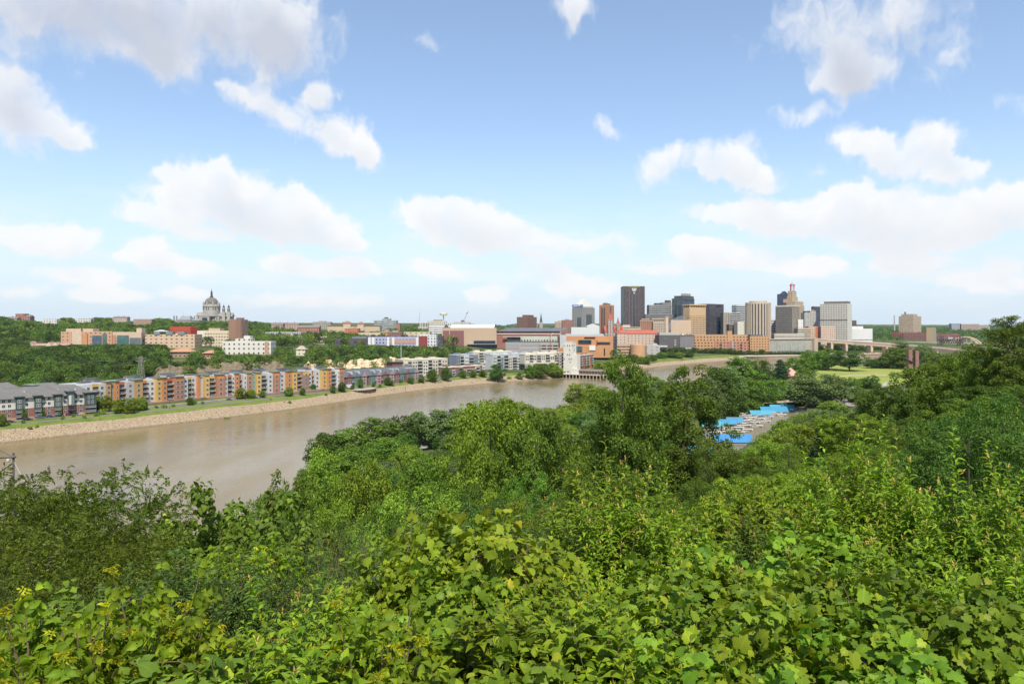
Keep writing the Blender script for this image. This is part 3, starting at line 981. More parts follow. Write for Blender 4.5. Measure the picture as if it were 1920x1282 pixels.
add(th, 'sign_base', STEEL, cxn - 5.5, cxn + 5.5, cyn - 5.5, cyn + 5.5, z1, z1 + 1.5)
for k, (dx, dy, rz) in enumerate(((-.8, -4.6, 0), (4.6, .8, R(90)))):
 sg = MB()
 sg.box(-1.35, 1.35, -.4, .4, 2.2, 17.2)
 sg.box(-3.0, -1.351, -.4, .4, 12.6, 15.0)
 s1 = sg.build('sign_numeral', REDM, th, loc=(cxn + dx, cyn + dy, z1))
 s1.rotation_euler = (0, 0, rz)
 s2 = text_mesh('sign_letters', 'ST', 3.6, .4, REDM, th, (cxn + dx + (3.2 if k == 0 else 0), cyn + dy + (0 if k == 0 else 3.2), z1 + 13.4), (R(90), 0, rz))
f = fac('navy_glass', (.045, .06, .085), (.02, .04, .085), 3, 3.7, .8, .7, 'grid')
th, wl, wr, h = block('office_tower', 'navy glass tower with a gabled top behind the tan stepped tower', 'tower', 1462, 1478, 551, 1800, f, dep=18)
MB().gable(-wl * .7, -wl * .02, 0.5, wr - .5, h, h + 7, 'y').build('gable_top', f, th)
add(th, 'brick_panel', mat('rose_panel', (.45, .26, .19)), -wl * .6, -wl * .1, -.6, -.02, h - 22, h - 13)
f = fac('stone_grid', (.52, .50, .45), (.10, .10, .095), 2.8, 3.5, .45, .5, 'grid')
th, wl, wr, h = block('office_building', 'grey stone office with a setback top beside the tan stepped tower', 'building', 1508.5, 1530, 586, 1620, f, dep=20)
add(th, 'upper_block', f, -wl * .5, 0, 1, wr, h, h + 4)
pent(th, wl, wr, h, .08, .42, .1, .7, 3.5, ROOFD)
f = fac('navy_block', (.07, .075, .10), (.03, .04, .08), 3, 3.7, .7, .6, 'grid')
th, wl, wr, h = block('office_tower', 'navy and brick tower at the left of the gridded apartment slab', 'tower', 1521, 1540, 574.5, 1720, f, pxc=1527, a=55)
add(th, 'brick_panel', mat('rose_panel', (.45, .26, .19)), -wl, -wl * .05, -.6, -.02, h - 14, h - 6)
f = fac('pale_grid', (.62, .57, .485), (.11, .10, .095), 2.6, 3.05, .5, .55, 'grid')
th, wl, wr, h = block('apartment_tower', 'broad pale apartment slab with a fine dark window grid', 'tower', 1537.5, 1597, 569, 1550, f, pxc=1589, a=38, par=1.2)
add(th, 'side_wall', fac('pale_lit_side', (.70, .66, .57), (.30, .27, .24), 3.0, 3.05, .4, .3, 'grid'), .02, .5, .1, wr - .1, -2, h - .5)  # narrow face painted brighter to stand for sun falling on it
pent(th, wl, wr, h, .12, .98, .15, .8, 5.2, mat('brown_penthouse', (.22, .165, .12)))
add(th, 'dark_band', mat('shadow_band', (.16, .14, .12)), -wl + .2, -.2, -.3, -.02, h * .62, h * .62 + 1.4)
for part in ((1516, 1533, 612, (.62, .42, .30), 'orange tinted brick flats with a red side, under the stone office'), (1539, 1566, 611.5, (.62, .47, .35), 'pinkish low flats at the foot of the gridded apartment slab')):
 f = fac('rose_flats', part[3], (.16, .12, .1), 3.0, 3.2, .4, .45, 'grid')
 th, wl, wr, h = block('apartment_building', part[4], 'building', part[0], part[1], part[2], 1500, f, dep=18)
 if part[0] < 1530:
  add(th, 'side_wall', mat('red_wall', (.52, .16, .08)), .02, .5, .2, wr - .2, -2, h - 1)
  add(th, 'stair_tower', mat('red_wall', (.52, .16, .08)), -4, -.1, -1, -.02, -2, h - .5)
f = fac('stone_ramp', (.52, .42, .31), (.08, .07, .06), 6, 3.2, .85, .4, 'band')
block('parking_garage', 'tan parking structure with open decks under the stone office', 'building', 1496, 1520, 615, 1480, f, dep=20)
f = fac('white_front', (.74, .72, .68), (.3, .29, .28), 5, 3.5, .3, .3, 'grid')
block('office_building', 'narrow white block at the foot of the dark grid tower', 'building', 1496, 1506, 599, 1520, f, dep=16)
f = fac('podium', (.55, .48, .38), (.10, .09, .08), 5, 5, .5, .3, 'band')
th, wl, wr, h = block('podium_building', 'low tan podium beneath the dark grid tower', 'building', 1452, 1508, 625.5, 1450, f, dep=30)
add(th, 'green_roof', mat('green_metal', (.30, .42, .37)), -wl * .2, 6, 4, 16, h, h + 1.6)
f = fac('white_hall', (.72, .70, .67), (.10, .10, .11), 4, 6, .9, .3, 'band', bot=12, top=16)
th, wl, wr, h = block('office_building', 'long low white hall right of the gridded apartment slab', 'building', 1596, 1636, 616, 1620, f, dep=40, roof=ROOFW)
pent(th, wl, wr, h, .0, .6, .1, .9, 5.2, mat('white_upper', (.74, .72, .69)))
f = fac('brown_far', (.14, .095, .085), (.04, .04, .04), 3, 3.6, .5, .5, 'grid')
block('office_building', 'small dark brown block on the skyline right of the apartment slab', 'building', 1596, 1606, 600.5, 1950, f, dep=20)
# --- jail / county block at the water
f = fac('orange_brick', ORANGE, (.07, .045, .035), 6.2, 5.4, .44, .44, 'grid', var=.1)
fr_ = fac('rose_brick', (.46, .225, .14), (.06, .035, .03), 6.4, 5.4, .40, .42, 'grid', var=.1)
th, wl, wr, h = block('county_building', 'long orange brick riverside block with rows of small square windows', 'building', 1300, 1406, 639, 1350, f, zb=8, dep=40, par=.8)
add(th, 'upper_block', f, -wl * .98, -wl * .02, 6, 38, h, h + 11.5, ROOFG)
add(th, 'stair_tower', mat('orange_plain', ORANGE), -wl * .38, -wl * .30, 5, 14, h, h + 18.5)
add(th, 'rose_wall', fr_, -wl * .62, -wl * .02, -1.2, -.02, -2, h - .5)
add(th, 'recess', mat('rose_recess', (.36, .16, .13)), -wl * .36, -wl * .30, -1.5, -1.21, -2, h)
add(th, 'recess', mat('grey_recess', (.40, .36, .34)), -wl * .325, -wl * .300, -1.8, -1.51, -2, h)
for x in (.52, .16):
 for k in range(3):
  add(th, 'window', GLASSD, -wl * x - 2.2, -wl * x + 2.2, -1.35, -1.22, 3 + k * 5.4, 6 + k * 5.4)
th2, wl, wr, h = block('county_building', 'right wing of orange brick with four rows of square windows', 'building', 1406.4, 1443, 630, 1345, fac('orange_brick_small', (.53, .305, .15), (.07, .045, .035), 4.0, 3.7, .42, .44, 'grid'), zb=8, dep=36, par=.8)
pent(th2, wl, wr, h, .1, .7, .15, .8, 2.2, ROOFD)
# --- power plant
f = fac('charcoal_plant', (.125, .105, .105), (.10, .13, .125), 14, 5, .3, .4, 'grid', bot=1e3)
th, wl, wr, h = block('power_plant', 'charcoal riverside plant with a pale louvred roofline', 'building', 1236, 1302, 628, 1335, f, zb=9, dep=40)
add(th, 'louvre_band', mat('pale_louvre', (.47, .46, .40)), -wl * .99, -wl * .42, 1, 20, h, h + 4.8)
add(th, 'brick_base', mat('rose_brick_plain', (.40, .22, .16)), -wl - .2, .1, -1, -.02, -2, 5.5)
add(th, 'pale_panel', mat('pale_panel', (.58, .58, .57)), -wl * .42, -wl * .06, -3, -1.01, 1.5, 9.5)
add(th, 'pale_panel', mat('pale_panel', (.58, .58, .57)), -wl * 1.12, -wl * .78, -4, -1.01, 2.5, 14)
add(th, 'glass_panel', GLASSG, -wl * .88, -wl * .76, -.4, -.02, h - 9, h - 4)
for k in range(6):
 add(th, 'window', mat('pale_window', (.42, .47, .45)), -wl * .57, -wl * .52, -.4, -.02, 7 + k * 3.2, 8.6 + k * 3.2)
add(th, 'annexe', mat('mid_grey_plant', (.22, .20, .20)), -wl * .42, -wl * .02, -2, -.02, 9.6, h - 3)
mb = MB().tube([(-wl * .34, 4, h - 2), (-wl * .34, 4, h + 1.5), (-wl * .24, 1, h - 6)], 2.2, 8)
mb.build('duct', mat('pale_panel', (.58, .58, .57)), th)
f = fac('beige_works', (.60, .44, .30), (.30, .21, .14), 5.5, 16, .32, .7, 'grid', bot=16, top=36, zo=-2)
th, wl, wr, h = block('power_plant', 'beige works hall with tall arched window bays beneath the steam plume', 'building', 1258, 1296, 600, 1440, f, dep=30)
th = thing('chimney', 'square beige chimney beside the steam plume', 'chimney', (*P(1250, 610, 1430)[:2], 12))
MB().taper(-3.1, 3.1, -3.1, 3.1, -2, -2.8, 2.8, -2.8, 2.8, HC - (594 - HY) / F * 1430 - 12).build('shaft', mat('beige_brick', (.64, .47, .33)), th)
MB().box(-3.3, 3.3, -3.3, 3.3, HC - (594 - HY) / F * 1430 - 11.99, HC - (592.5 - HY) / F * 1430 - 12).build('cap', mat('brick_cap', (.55, .30, .17)), th)
# steam drifting off the plant roof
sm = bpy.data.materials.new('steam')
sm.use_nodes = True
st_ = NT(sm.node_tree)
st_.n.remove(st_.n['Principled BSDF'])
pv_ = st_.new('ShaderNodeVolumePrincipled')
pv_.inputs['Color'].default_value = (.95, .93, .9, 1)
pv_.inputs['Density'].default_value = .035
st_.l.new(pv_.outputs[0], st_.n['Material Output'].inputs['Volume'])
bm_ = MB()
q0 = P(1250, 622, 1400)
pts_ = [(0, 0, 0), (4, 0, 6), (9, 0, 13), (16, 1, 20), (25, 2, 26), (33, 2, 28), (40, 2, 27)]
bm_.tube(pts_, [2.5, 4.5, 6.2, 6.8, 5.6, 4.0, 1.2], 12)
tag(bm_.build('steam', sm, loc=q0, smooth=True), kind='stuff')
# red roofed long stone building and neighbours
f = fac('pink_stone', (.60, .455, .36), (.16, .11, .09), 5.2, 5.0, .26, .42, 'grid')
th, wl, wr, h = block('civic_building', 'long pink stone civic building under a red tiled hip roof', 'building', 1172, 1241, 625.5, 1380, f, dep=26, par=.6)
MB().hip(-wl - .8, .8, -.8, wr + .8, h, h + 6.5, 7).build('red_roof', ROOFR, th)
th, wl, wr, h = block('civic_building', 'pink stone end pavilion with red hip roof at the left end', 'building', 1157, 1174, 624.5, 1362, f, dep=26, par=.6)
MB().hip(-wl - .8, .8, -.8, wr + .8, h, h + 6.5, 6).build('red_roof', ROOFR, th)
f = fac('brick_hotel', (.42, .215, .135), (.07, .05, .045), 3.4, 3.6, .45, .5, 'grid')
th, wl, wr, h = block('hotel', 'red brick hotel with pale cornice above the red tiled roofs', 'building', 1200, 1224, 600, 1540, f, dep=22)
add(th, 'cornice', mat('pale_cornice', (.55, .45, .36)), -wl - .6, .6, -1, -.02, h - 2.4, h - 1.25)
f = fac('stone_hotel', (.52, .41, .31), (.09, .075, .065), 3.6, 4.0, .45, .55, 'grid')
th, wl, wr, h = block('hotel', 'stone hotel with arched upper windows next to the brick hotel', 'building', 1224.5, 1247, 603, 1530, f, dep=22)
f = fac('cream_row', (.58, .47, .36), (.10, .08, .07), 4, 3.8, .5, .4, 'band')
th, wl, wr, h = block('office_building', 'low cream block right of the twin red spired church', 'building', 1162, 1202, 613, 1500, f, dep=20)
pent(th, wl, wr, h, .15, .5, .1, .7, 4.5, mat('pale_upper', (.62, .55, .45)))
f = fac('ramp_tan', (.58, .40, .27), (.075, .055, .045), 8, 3.6, .86, .42, 'band')
block('parking_garage', 'small tan parking ramp with dark open decks beside the round orange tank', 'building', 1157, 1183, 644, 1160, f, dep=24, roof=ROOFD)
th = thing('storage_silo', 'squat round orange tank by the riverside', 'tank', (*P(1196, 610, 1150)[:2], 12))
MB().lathe([(12.0, -3), (12.0, 17.4), (11.2, 17.9), (0.1, 18.6)], 28).build('shell', mat('orange_render', (.60, .34, .185), .8), th)
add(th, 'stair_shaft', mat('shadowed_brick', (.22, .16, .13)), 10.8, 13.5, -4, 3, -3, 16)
f = fac('grey_ramps', (.46, .43, .38), (.2, .19, .18), 9, 5, .4, .3, 'grid')
th, wl, wr, h = block('office_building', 'pale grey works with sloped conveyor at the foot of the plant', 'building', 1210, 1237, 647, 1240, f, dep=20)
MB().prism([(-wl * .5, 0), (-wl * .2, 0), (-wl * .2, 6), (-wl * .5, 6)], h, h + 3).build('upper_block', mat('pale_panel', (.58, .58, .57)), th)
MB().tube([(-wl * .4, 3, h + 2.5), (3, 3, h - 4)], 1.6, 4).build('conveyor', mat('grey_steel', (.36, .36, .36)), th)
# twin red spired stone courthouse
th = thing('courthouse', 'stone courthouse with red pyramid spires and red gables', 'courthouse', (*P(1156, 610, 1480)[:2], 22))
sc = 1480 / F
X_ = lambda px: (px - 1156) * sc
Z_ = lambda py: HC - (py - HY) * sc - 22
f = fac('grey_pink_stone', (.45, .36, .31), (.10, .08, .07), 4, 5, .4, .5, 'grid')
MB().box(X_(1134), X_(1170), 0, 30, -4, Z_(622)).build('wall', f, th)
MB().gable(X_(1134), X_(1170), 0, 30, Z_(622), Z_(611), 'x').build('roof', ROOFR, th)
for px, w, yt, ys in ((1144.5, 4.6, 600, 586), (1158.8, 2.6, 607, 594.5)):
 t_ = MB().box(X_(px - w), X_(px + w), -3, -3 + 2 * w * sc, -4, Z_(yt)).build('tower', f, th)
 cxm, cym, hw = X_(px), -3 + w * sc, w * sc
 MB().taper(cxm - hw, cxm + hw, cym - hw, cym + hw, Z_(yt), cxm - .2, cxm + .2, cym - .2, cym + .2, Z_(ys)).build('spire', ROOFR, t_)
 for q in (-1, 1):
  MB().lathe([(.9, Z_(yt) - 5), (.9, Z_(yt) + 2), (.05, Z_(yt) + 5.5)], 6, (cxm + q * hw, cym - hw)).build('turret', f, t_)
for px in (1139, 1151, 1165):
 MB().gable(X_(px - 3), X_(px + 3), -1, 8, Z_(622), Z_(613), 'y').build('dormer', [ROOFR, f], th)
# --- arena, convention centre, science museum, ramps
f = fac('arena_wall', (.33, .145, .115), (.05, .05, .05), 9, 9, .1, .1, 'grid', bot=1e3)
th, wl, wr, h = block('arena', 'huge arena with a dark sloped roof, red band and glass front', 'arena', 931, 1050, 621, 1190, f, zb=20, dep=90, par=.5)
mb = MB().taper(-wl - 2, 2, -2, 92, h + .0, -wl + 18, 14, 8, 80, h + 5.4)
mb.build('dark_roof', mat('dark_metal_roof', (.13, .14, .155), .6, .1, .1), th)
add(th, 'fascia', mat('pale_fascia', (.56, .50, .40)), -wl - .3, .3, -.8, -.02, h - 5.2, h - 3.6)
add(th, 'pale_wall', mat('pale_green_wall', (.50, .51, .42)), -wl * .62, .2, -1.6, -.81, h - 12.8, h - 8.2)
g = fac('arena_windows', (.48, .49, .41), (.12, .13, .10), 3.6, 6, .5, .5, 'grid')
add(th, 'clerestory', g, -wl * .62, .2, -2.0, -1.61, h - 16.5, h - 12.81)
add(th, 'glass_front', mat('teal_glass', (.07, .10, .12), .12, .3, .1, 0, .6), -wl * .83, -wl * .63, -3, -.03, h - 18, h - 8.3)
add(th, 'canopy', mat('pink_canopy', (.52, .40, .33)), -wl * .9, -wl * .62, -6, -3.01, h - 9.4, h - 8.2)
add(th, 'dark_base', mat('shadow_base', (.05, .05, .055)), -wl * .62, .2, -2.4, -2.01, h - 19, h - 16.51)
for x in (.58, .42, .1):
 add(th, 'white_awning', WHITE, -wl * x, -wl * x + 14, -9, -5, h - 20.5, h - 19)
f = fac('convention_tan', (.52, .38, .255), (.05, .055, .06), 9, 9, .1, .1, 'grid', bot=1e3)
th, wl, wr, h = block('convention_centre', 'wide tan convention hall with brown brick panels and a long white roof', 'building', 829, 931, 614.5, 1180, f, zb=22, dep=80, par=.8)
BP = mat('brown_panel', (.25, .115, .10))
add(th, 'brick_panel', BP, -wl * .985, -wl * .872, -.6, -.02, 5, h - 4.6)
add(th, 'brick_panel', BP, -wl * .858, -wl * .60, -.6, -.02, 5, h - 4.6)
add(th, 'base_wall', BP, -wl, -wl * .55, -1, -.61, -2, 4.4)
add(th, 'glass_front', GLASSD, -wl * .42, -wl * .02, -.8, -.02, 8, 13)
add(th, 'glass_front', mat('black_glazing', (.03, .03, .04), .2), -wl * .52, 1, -5, -.85, 1.5, 6.8)
add(th, 'canopy', mat('grey_canopy', (.30, .29, .30)), -wl * .54, 1, -7, -.85, 6.81, 7.8)
MB().gable(-wl * .86, -wl * .04, 8, 60, h - .6, h + 5.5, 'x').build('white_roof', ROOFW, th)
MB().gable(-wl * .98, -wl * .9, 4, 30, h - .6, h + 5.5, 'y').build('roof_light', ROOFD, th)
MB().gable(-wl * .05, wl * .02, 4, 30, h - .6, h + 6.5, 'y').build('roof_light', ROOFD, th)
f = fac('white_parking', (.70, .68, .64), (.12, .11, .11), 9, 3.0, .92, .38, 'band')
block('parking_garage', 'white stepped parking decks beyond the convention hall', 'building', 804, 858, 610.5, 1330, f, dep=30, roof=ROOFW)
f = fac('white_box', (.66, .66, .63), (.3, .3, .3), 9, 9, .1, .1, 'grid', bot=1e3)
th, wl, wr, h = block('theatre', 'plain white stage house between arena and pyramid tower', 'building', 1071, 1102, 613.5, 1330, f, dep=30, roof=ROOFW, zb=20)
th, wl, wr, h = block('theatre', 'smaller white theatre block with a peaked roof behind the orange museum', 'building', 1101, 1124, 611, 1400, f, dep=30, roof=ROOFW, zb=20)
MB().gable(-wl, 0, 0, wr, h, h + 4, 'y').build('peaked_roof', ROOFW, th)
SMO = mat('museum_orange', (.53, .265, .125), .8, .1, .1)
th, wl, wr, h = block('museum', 'terraced orange museum with dark glass strips above the white tower', 'museum', 1049, 1142, 630, 1085, fac('museum_wall', (.53, .265, .125), (.1, .1, .1), 9, 9, .1, .1, bot=1e3), zb=14, dep=50, par=.8)
add(th, 'grey_block', mat('zinc_panel', (.50, .505, .50)), -wl * .995, -wl * .865, -4, 20, -2, h + 1.5)
add(th, 'zinc_roof', mat('zinc_panel', (.50, .505, .50)), -wl * .86, -wl * .1, 2, 40, h - .4, h + 3)
add(th, 'lower_wall', SMO, -wl * 1.08, -wl * .87, -6, -4.01, -2, h * .42)
add(th, 'terrace', SMO, -wl * .87, wl * .0, -14, -.02, -2, h * .50)
add(th, 'terrace', SMO, -wl * .25, wl * .0, -10, -.02, h * .5 + .003, h * .8)
add(th, 'glass_strip', GLASSD, -wl * .62, -wl * .36, -1.2, -.03, h * .62, h * .80)
add(th, 'glass_strip', GLASSD, -wl * .26, -wl * .0, -11, -10.01, h * .60, h * .70)
add(th, 'glass_strip', GLASSD, -wl * .50, -wl * .28, -.7, -.03, h * .88, h * .95)
g = fac('museum_glazing', (.12, .16, .18), (.06, .09, .11), 2.2, 2.4, .8, .8, 'grid')
add(th, 'glass_hall', g, -wl * .86, -wl * .56, -15, -14.01, h * .25, h * .50)
add(th, 'slot', GLASSD, -wl * .13, -wl * .105, -14.4, -14.01, 1, h * .4)
add(th, 'white_sign', WHITE, -wl * .42, -wl * .30, -15, -14.01, h * .3, h * .55)
th, wl, wr, h = block('museum', 'narrow orange and charcoal end of the museum with a glass slot', 'museum', 1140, 1157, 630.5, 1095, fac('charcoal_end', (.075, .07, .085), (.04, .05, .06), 3, 4, .6, .6), zb=13, dep=40)
add(th, 'orange_wall', SMO, -wl, -wl * .45, -3, -.02, -2, h + 1)
f = fac('ramp_grey', (.37, .345, .34), (.23, .21, .21), 30, 1.6, .99, .3, 'band')
th, wl, wr, h = block('parking_garage', 'long grey screened parking ramp below the arena', 'building', 948, 1013, 642.5, 1055, f, dep=40, roof=ROOFD)
f = fac('ramp_open', (.42, .37, .33), (.035, .03, .03), 8.5, 3.3, .84, .5, 'grid')
th2, wl2, wr2, h2 = block('parking_garage', 'open deck parking ramp with black openings left of the white tower', 'building', 1012.5, 1047, 642.5, 1052, f, dep=40, roof=ROOFD)
# --- centre skyline
f = fac('brown_flats', (.235, .13, .095), (.075, .06, .055), 3.0, 2.9, .42, .42, 'grid')
th, wl, wr, h = block('apartment_tower', 'brown brick slab of flats on the skyline above the arena', 'tower', 969, 1006.5, 594, 1650, f, pxc=989, a=35)
add(th, 'core', f, -wl * .52, -1, 2, wr * .7, h - .5, h + 4.6)
th = thing('church', 'stone church with one slim dark spire beside the brown flats', 'church', (*P(1010, 610, 1720)[:2], 26))
sc = 1720 / F
MB().box(-9 * sc, 9 * sc, 0, 30, -6, 8).build('wall', STONE, th)
MB().gable(-9 * sc, 9 * sc, 0, 30, 8, 15, 'x').build('roof', ROOFD, th)
for px in (-5.5, 4.5):
 t_ = MB().box((px - 3) * sc, (px + 3) * sc, -3, 5, -6, 42 if px > 0 else 38).build('tower', STONE, th)
 if px > 0:
  MB().lathe([(3.4, 42), (.1, 64)], 8, (px * sc, 1)).build('spire', ROOFD, t_)
 else:
  MB().lathe([(3.6, 38), (2, 41), (.1, 43)], 8, (px * sc, 1)).build('cap', ROOFD, t_)
for i, (x0, x1, yt, D, cw, lab) in enumerate((
  (1041, 1058, 603, 1650, (.50, .37, .26), 'plain tan block with rooftop tanks left of the pyramid tower'),
  (1054, 1074, 600, 1600, (.33, .16, .115), 'brick and pale trim block tucked against the pyramid tower'),
  (646, 672, 615.5, 1380, (.55, .20, .10), 'red orange brick terrace among trees below the museum hill'),
  (714, 734, 621, 1180, (.52, .27, .13), 'orange and red brick corner block above the blue apartments'),
  (727, 754, 622.5, 1160, (.25, .14, .11), 'brown brick terrace with pale window frames above the blue apartments'),
  (586, 620, 603.5, 1750, (.36, .33, .28), 'grey ribbed office block on the skyline right of the wooded hill'))):
 f = fac('skyline_wall', cw, (.09, .08, .07), 3.2, 3.3, .42, .5, 'grid')
 th, wl, wr, h = block('office_building', lab, 'building', x0, x1, yt, D, f, dep=18)
 pent(th, wl, wr, h, .3, .7, .2, .7, 2.5, mat('plant_room', (.40, .36, .30)))
f = fac('grey_stepped', (.35, .37, .355), (.13, .15, .15), 8, 3.8, .9, .45, 'band')
th, wl, wr, h = block('office_building', 'grey green stepped office slab on the skyline', 'building', 701, 743, 600.5, 1850, f, dep=30)
pent(th, wl, wr, h, .36, .72, .1, .8, 4.5, f)
pent(th, wl, wr, h, .45, .58, .2, .7, 8, ROOFD)
add(th, 'red_wing', mat('red_wing', (.40, .17, .12)), .1, 9, 2, 20, -2, h - 9)
f = fac('capitol_office', (.60, .55, .44), (.13, .12, .10), 4.2, 5.0, .4, .6, 'grid')
th, wl, wr, h = block('office_building', 'long cream office hall with tall windows left of the white disc tower', 'building', 800, 866, 606, 1900, f, dep=30)
pent(th, wl, wr, h, .02, .55, .1, .8, 6, f)
pent(th, wl, wr, h, .18, .42, .2, .7, 10, mat('brown_attic', (.42, .29, .20)))
th, wl, wr, h = block('office_building', 'cream office wing ending right of the white disc tower', 'building', 850, 881, 603.5, 1960, f, dep=30)
MB().lathe([(6, h - .5), (5, h + 3), (.3, h + 5.5)], 12, (-wl * .45, 12)).build('small_dome', ROOFD, th)
f = fac('colonnade', (.52, .47, .38), (.12, .11, .10), 5.0, 14, .55, .7, 'grid')
block('office_building', 'ribbed stone block at the left end of the cream office hall', 'building', 784, 802, 605, 1850, f, dep=24)
f = fac('museum_beige', (.56, .43, .28), (.3, .24, .17), 9, 9, .1, .1, bot=1e3)
th, wl, wr, h = block('museum', 'long beige museum with brown cornice and stone pavilions on the hill', 'museum', 614, 712, 609.5, 1560, f, dep=30, par=.8)
add(th, 'cornice', mat('brown_cornice', (.30, .16, .11)), -wl - .5, .5, -1, -.02, h - 1.4, h - .1)
for x, w, dh in ((.62, .07, 4), (.36, .06, 2.5)):
 p_ = add(th, 'pavilion', mat('pavilion_stone', (.58, .48, .34)), -wl * x - wl * w, -wl * x + wl * w, -4, 8, -2, h + dh)
 MB().hip(-wl * x - wl * w - 1, -wl * x + wl * w + 1, -5, 9, h + dh, h + dh + 5, 6).build('pavilion_roof', mat('brown_cornice', (.30, .16, .11)), p_)
add(th, 'chimney', mat('red_wing', (.40, .17, .12)), -wl * .72, -wl * .67, 4, 9, h - .5, h + 7)
# white water-tank-like disc on a mast
th = thing('disc_tower', 'white disc shaped tank on a slender mast against the clouds', 'tower', (*P(831.5, 610, 2100)[:2], 50))
zt = HC + (HY - 588.5) / F * 2100 - 50
MB().lathe([(1.6, -4), (1.2, zt - 4)], 10).build('mast', WHITE, th)
MB().lathe([(3, zt - 5), (11, zt - 3.6), (11.2, zt + 2.2), (9, zt + 3.2), (.5, zt + 3.6)], 24).build('disc', mat('cream_tank', (.68, .62, .48)), th)
MB().lathe([(.6, zt + 3.6), (.5, zt + 8)], 6).build('finial', WHITE, th)
# long coloured block of flats and neighbours (690-820)
f = fac('violet_flats', (.40, .40, .56), (.045, .045, .06), 3.6, 3.4, .42, .5, 'grid', xo=1.2)
th, wl, wr, h = block('apartment_building', 'long lavender block of flats with white bays above the wooded bluff', 'building', 690, 786, 632, 1010, f, dep=20)
for x in (.995, .92, .63, .53, .06):
 add(th, 'white_bay', WHITE, -wl * x, -wl * x + 3.4, -1, -.02, -2, h - .5)
add(th, 'brick_band', mat('salmon_brick', (.50, .31, .24)), -wl * .62, -wl * .07, -.5, -.02, h * .55, h * .82)
f = fac('white_flats', (.68, .66, .64), (.07, .07, .075), 3.3, 3.3, .4, .5, 'grid')
th, wl, wr, h = block('apartment_building', 'white end block with a dark red brick panel right of the lavender flats', 'building', 785, 818, 627.5, 1000, f, dep=20)
add(th, 'brick_panel', mat('oxblood_brick', (.26, .06, .055)), -wl * .99, -wl * .5, -.8, -.02, 4, h - 2)
f = fac('dark_strip', (.10, .085, .085), (.05, .06, .065), 4, 4, .6, .5, 'grid')
th, wl, wr, h = block('office_building', 'low charcoal and brown block left of the lavender flats', 'building', 628, 690, 634.5, 1030, f, dep=24)
pent(th, wl, wr, h, .5, .95, .1, .8, 2.4, mat('slate_grey', (.20, .21, .23)))
f = fac('dark_cube', (.08, .08, .085), (.10, .10, .10), 3, 3.4, .5, .4, 'band')
block('office_building', 'small black office cube between white flats and convention hall', 'building', 817, 830, 630, 1050, f, dep=18)
f = fac('peach_store', (.62, .50, .36), (.12, .1, .08), 9, 5, .3, .3, 'grid')
block('shop_building', 'flat peach coloured sheds in front of the lavender flats roofs', 'building', 672, 716, 624, 1180, f, dep=24, roof=ROOFW)
block('shop_building', 'pale sheds with white roofs behind the white end block', 'building', 752, 806, 622.5, 1180, f, dep=24, roof=ROOFW)
# --- hospital quarter on the left
f = fac('long_bands', (.62, .53, .43), (.14, .10, .08), 7, 3.8, .9, .42, 'band')
th, wl, wr, h = block('hospital_building', 'long low brick and cream building with many ribbon windows', 'building', 497, 615, 630.5, 1120, f, dep=22)
add(th, 'brick_front', mat('red_brick_front', (.45, .19, .12)), -wl * .73, -wl * .52, -1.5, -.02, 2, h + 1.5)
f = fac('slotted_white', (.55, .54, .50), (.05, .05, .05), 3.0, 6, .5, .5, 'grid')
block('hospital_building', 'grey and white block with a row of dark slots under the wooded hill', 'building', 497, 564, 622.5, 1200, f, dep=22)
f = fac('concrete_white', (.68, .64, .56), (.07, .06, .055), 4.4, 4.0, .34, .4, 'grid')
th, wl, wr, h = block('hospital_building', 'white concrete building with projecting stair tower on the bluff', 'building', 417, 508, 640, 840, f, dep=18)
add(th, 'stair_tower', mat('white_concrete', (.66, .62, .55)), -wl * .58, -wl * .45, 3, 12, h, h + 6.5)
add(th, 'upper_block', f, -wl * .75, -wl * .42, 1, 14, h, h + 3.2)
add(th, 'tan_panel', mat('tan_panel', (.48, .29, .17)), -wl * .125, -wl * .05, -.5, -.02, -2, h - .3)
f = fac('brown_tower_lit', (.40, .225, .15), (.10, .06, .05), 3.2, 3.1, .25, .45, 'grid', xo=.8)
f2 = fac('brown_tower_shaded', (.20, .125, .10), (.20, .17, .15), 2.4, 3.1, .42, .45, 'grid')  # right face in shade, painted as a darker copy of the lit brick
th, wl, wr, h = block('apartment_tower', 'tall brown brick tower block standing alone below the domed cathedral', 'tower', 428.5, 465, 599, 1010, f, pxc=452, a=28)
add(th, 'core', mat('brown_core', (.33, .18, .125)), -wl * .36, -.1, -1, wr * .5, -2, h + 2.6)
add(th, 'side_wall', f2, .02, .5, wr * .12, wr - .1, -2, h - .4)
f = fac('cream_ribbons', (.68, .57, .40), (.22, .16, .11), 3.0, 3.3, .55, .42, 'grid')
th, wl, wr, h = block('hospital_building', 'cream ribbon window building left of the brown tower', 'building', 370, 429, 620, 1030, f, dep=22)
add(th, 'white_end', mat('cream_end', (.74, .67, .55)), -wl * 1.0, -wl * .76, -.6, -.02, -2, h - 1)
pent(th, wl, wr, h, .34, .70, .1, .8, 3.6, mat('peach_plant', (.60, .43, .29)))
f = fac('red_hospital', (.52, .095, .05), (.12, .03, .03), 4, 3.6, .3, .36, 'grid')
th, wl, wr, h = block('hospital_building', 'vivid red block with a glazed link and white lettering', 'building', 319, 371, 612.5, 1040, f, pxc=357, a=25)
add(th, 'side_wall', mat('red_shaded_side', (.36, .06, .04)), .02, .5, .1, wr - .1, -2, h - .4)  # shade on the right face is put into the colour as a deeper red
add(th, 'glazed_link', mat('pale_rose', (.45, .28, .24)), -wl * 1.0, -wl * .42, -2, -.02, -2, h * .62)
add(th, 'white_canopy', WHITE, -wl * .9, -wl * .5, -3, -2.01, h * .5, h * .64)
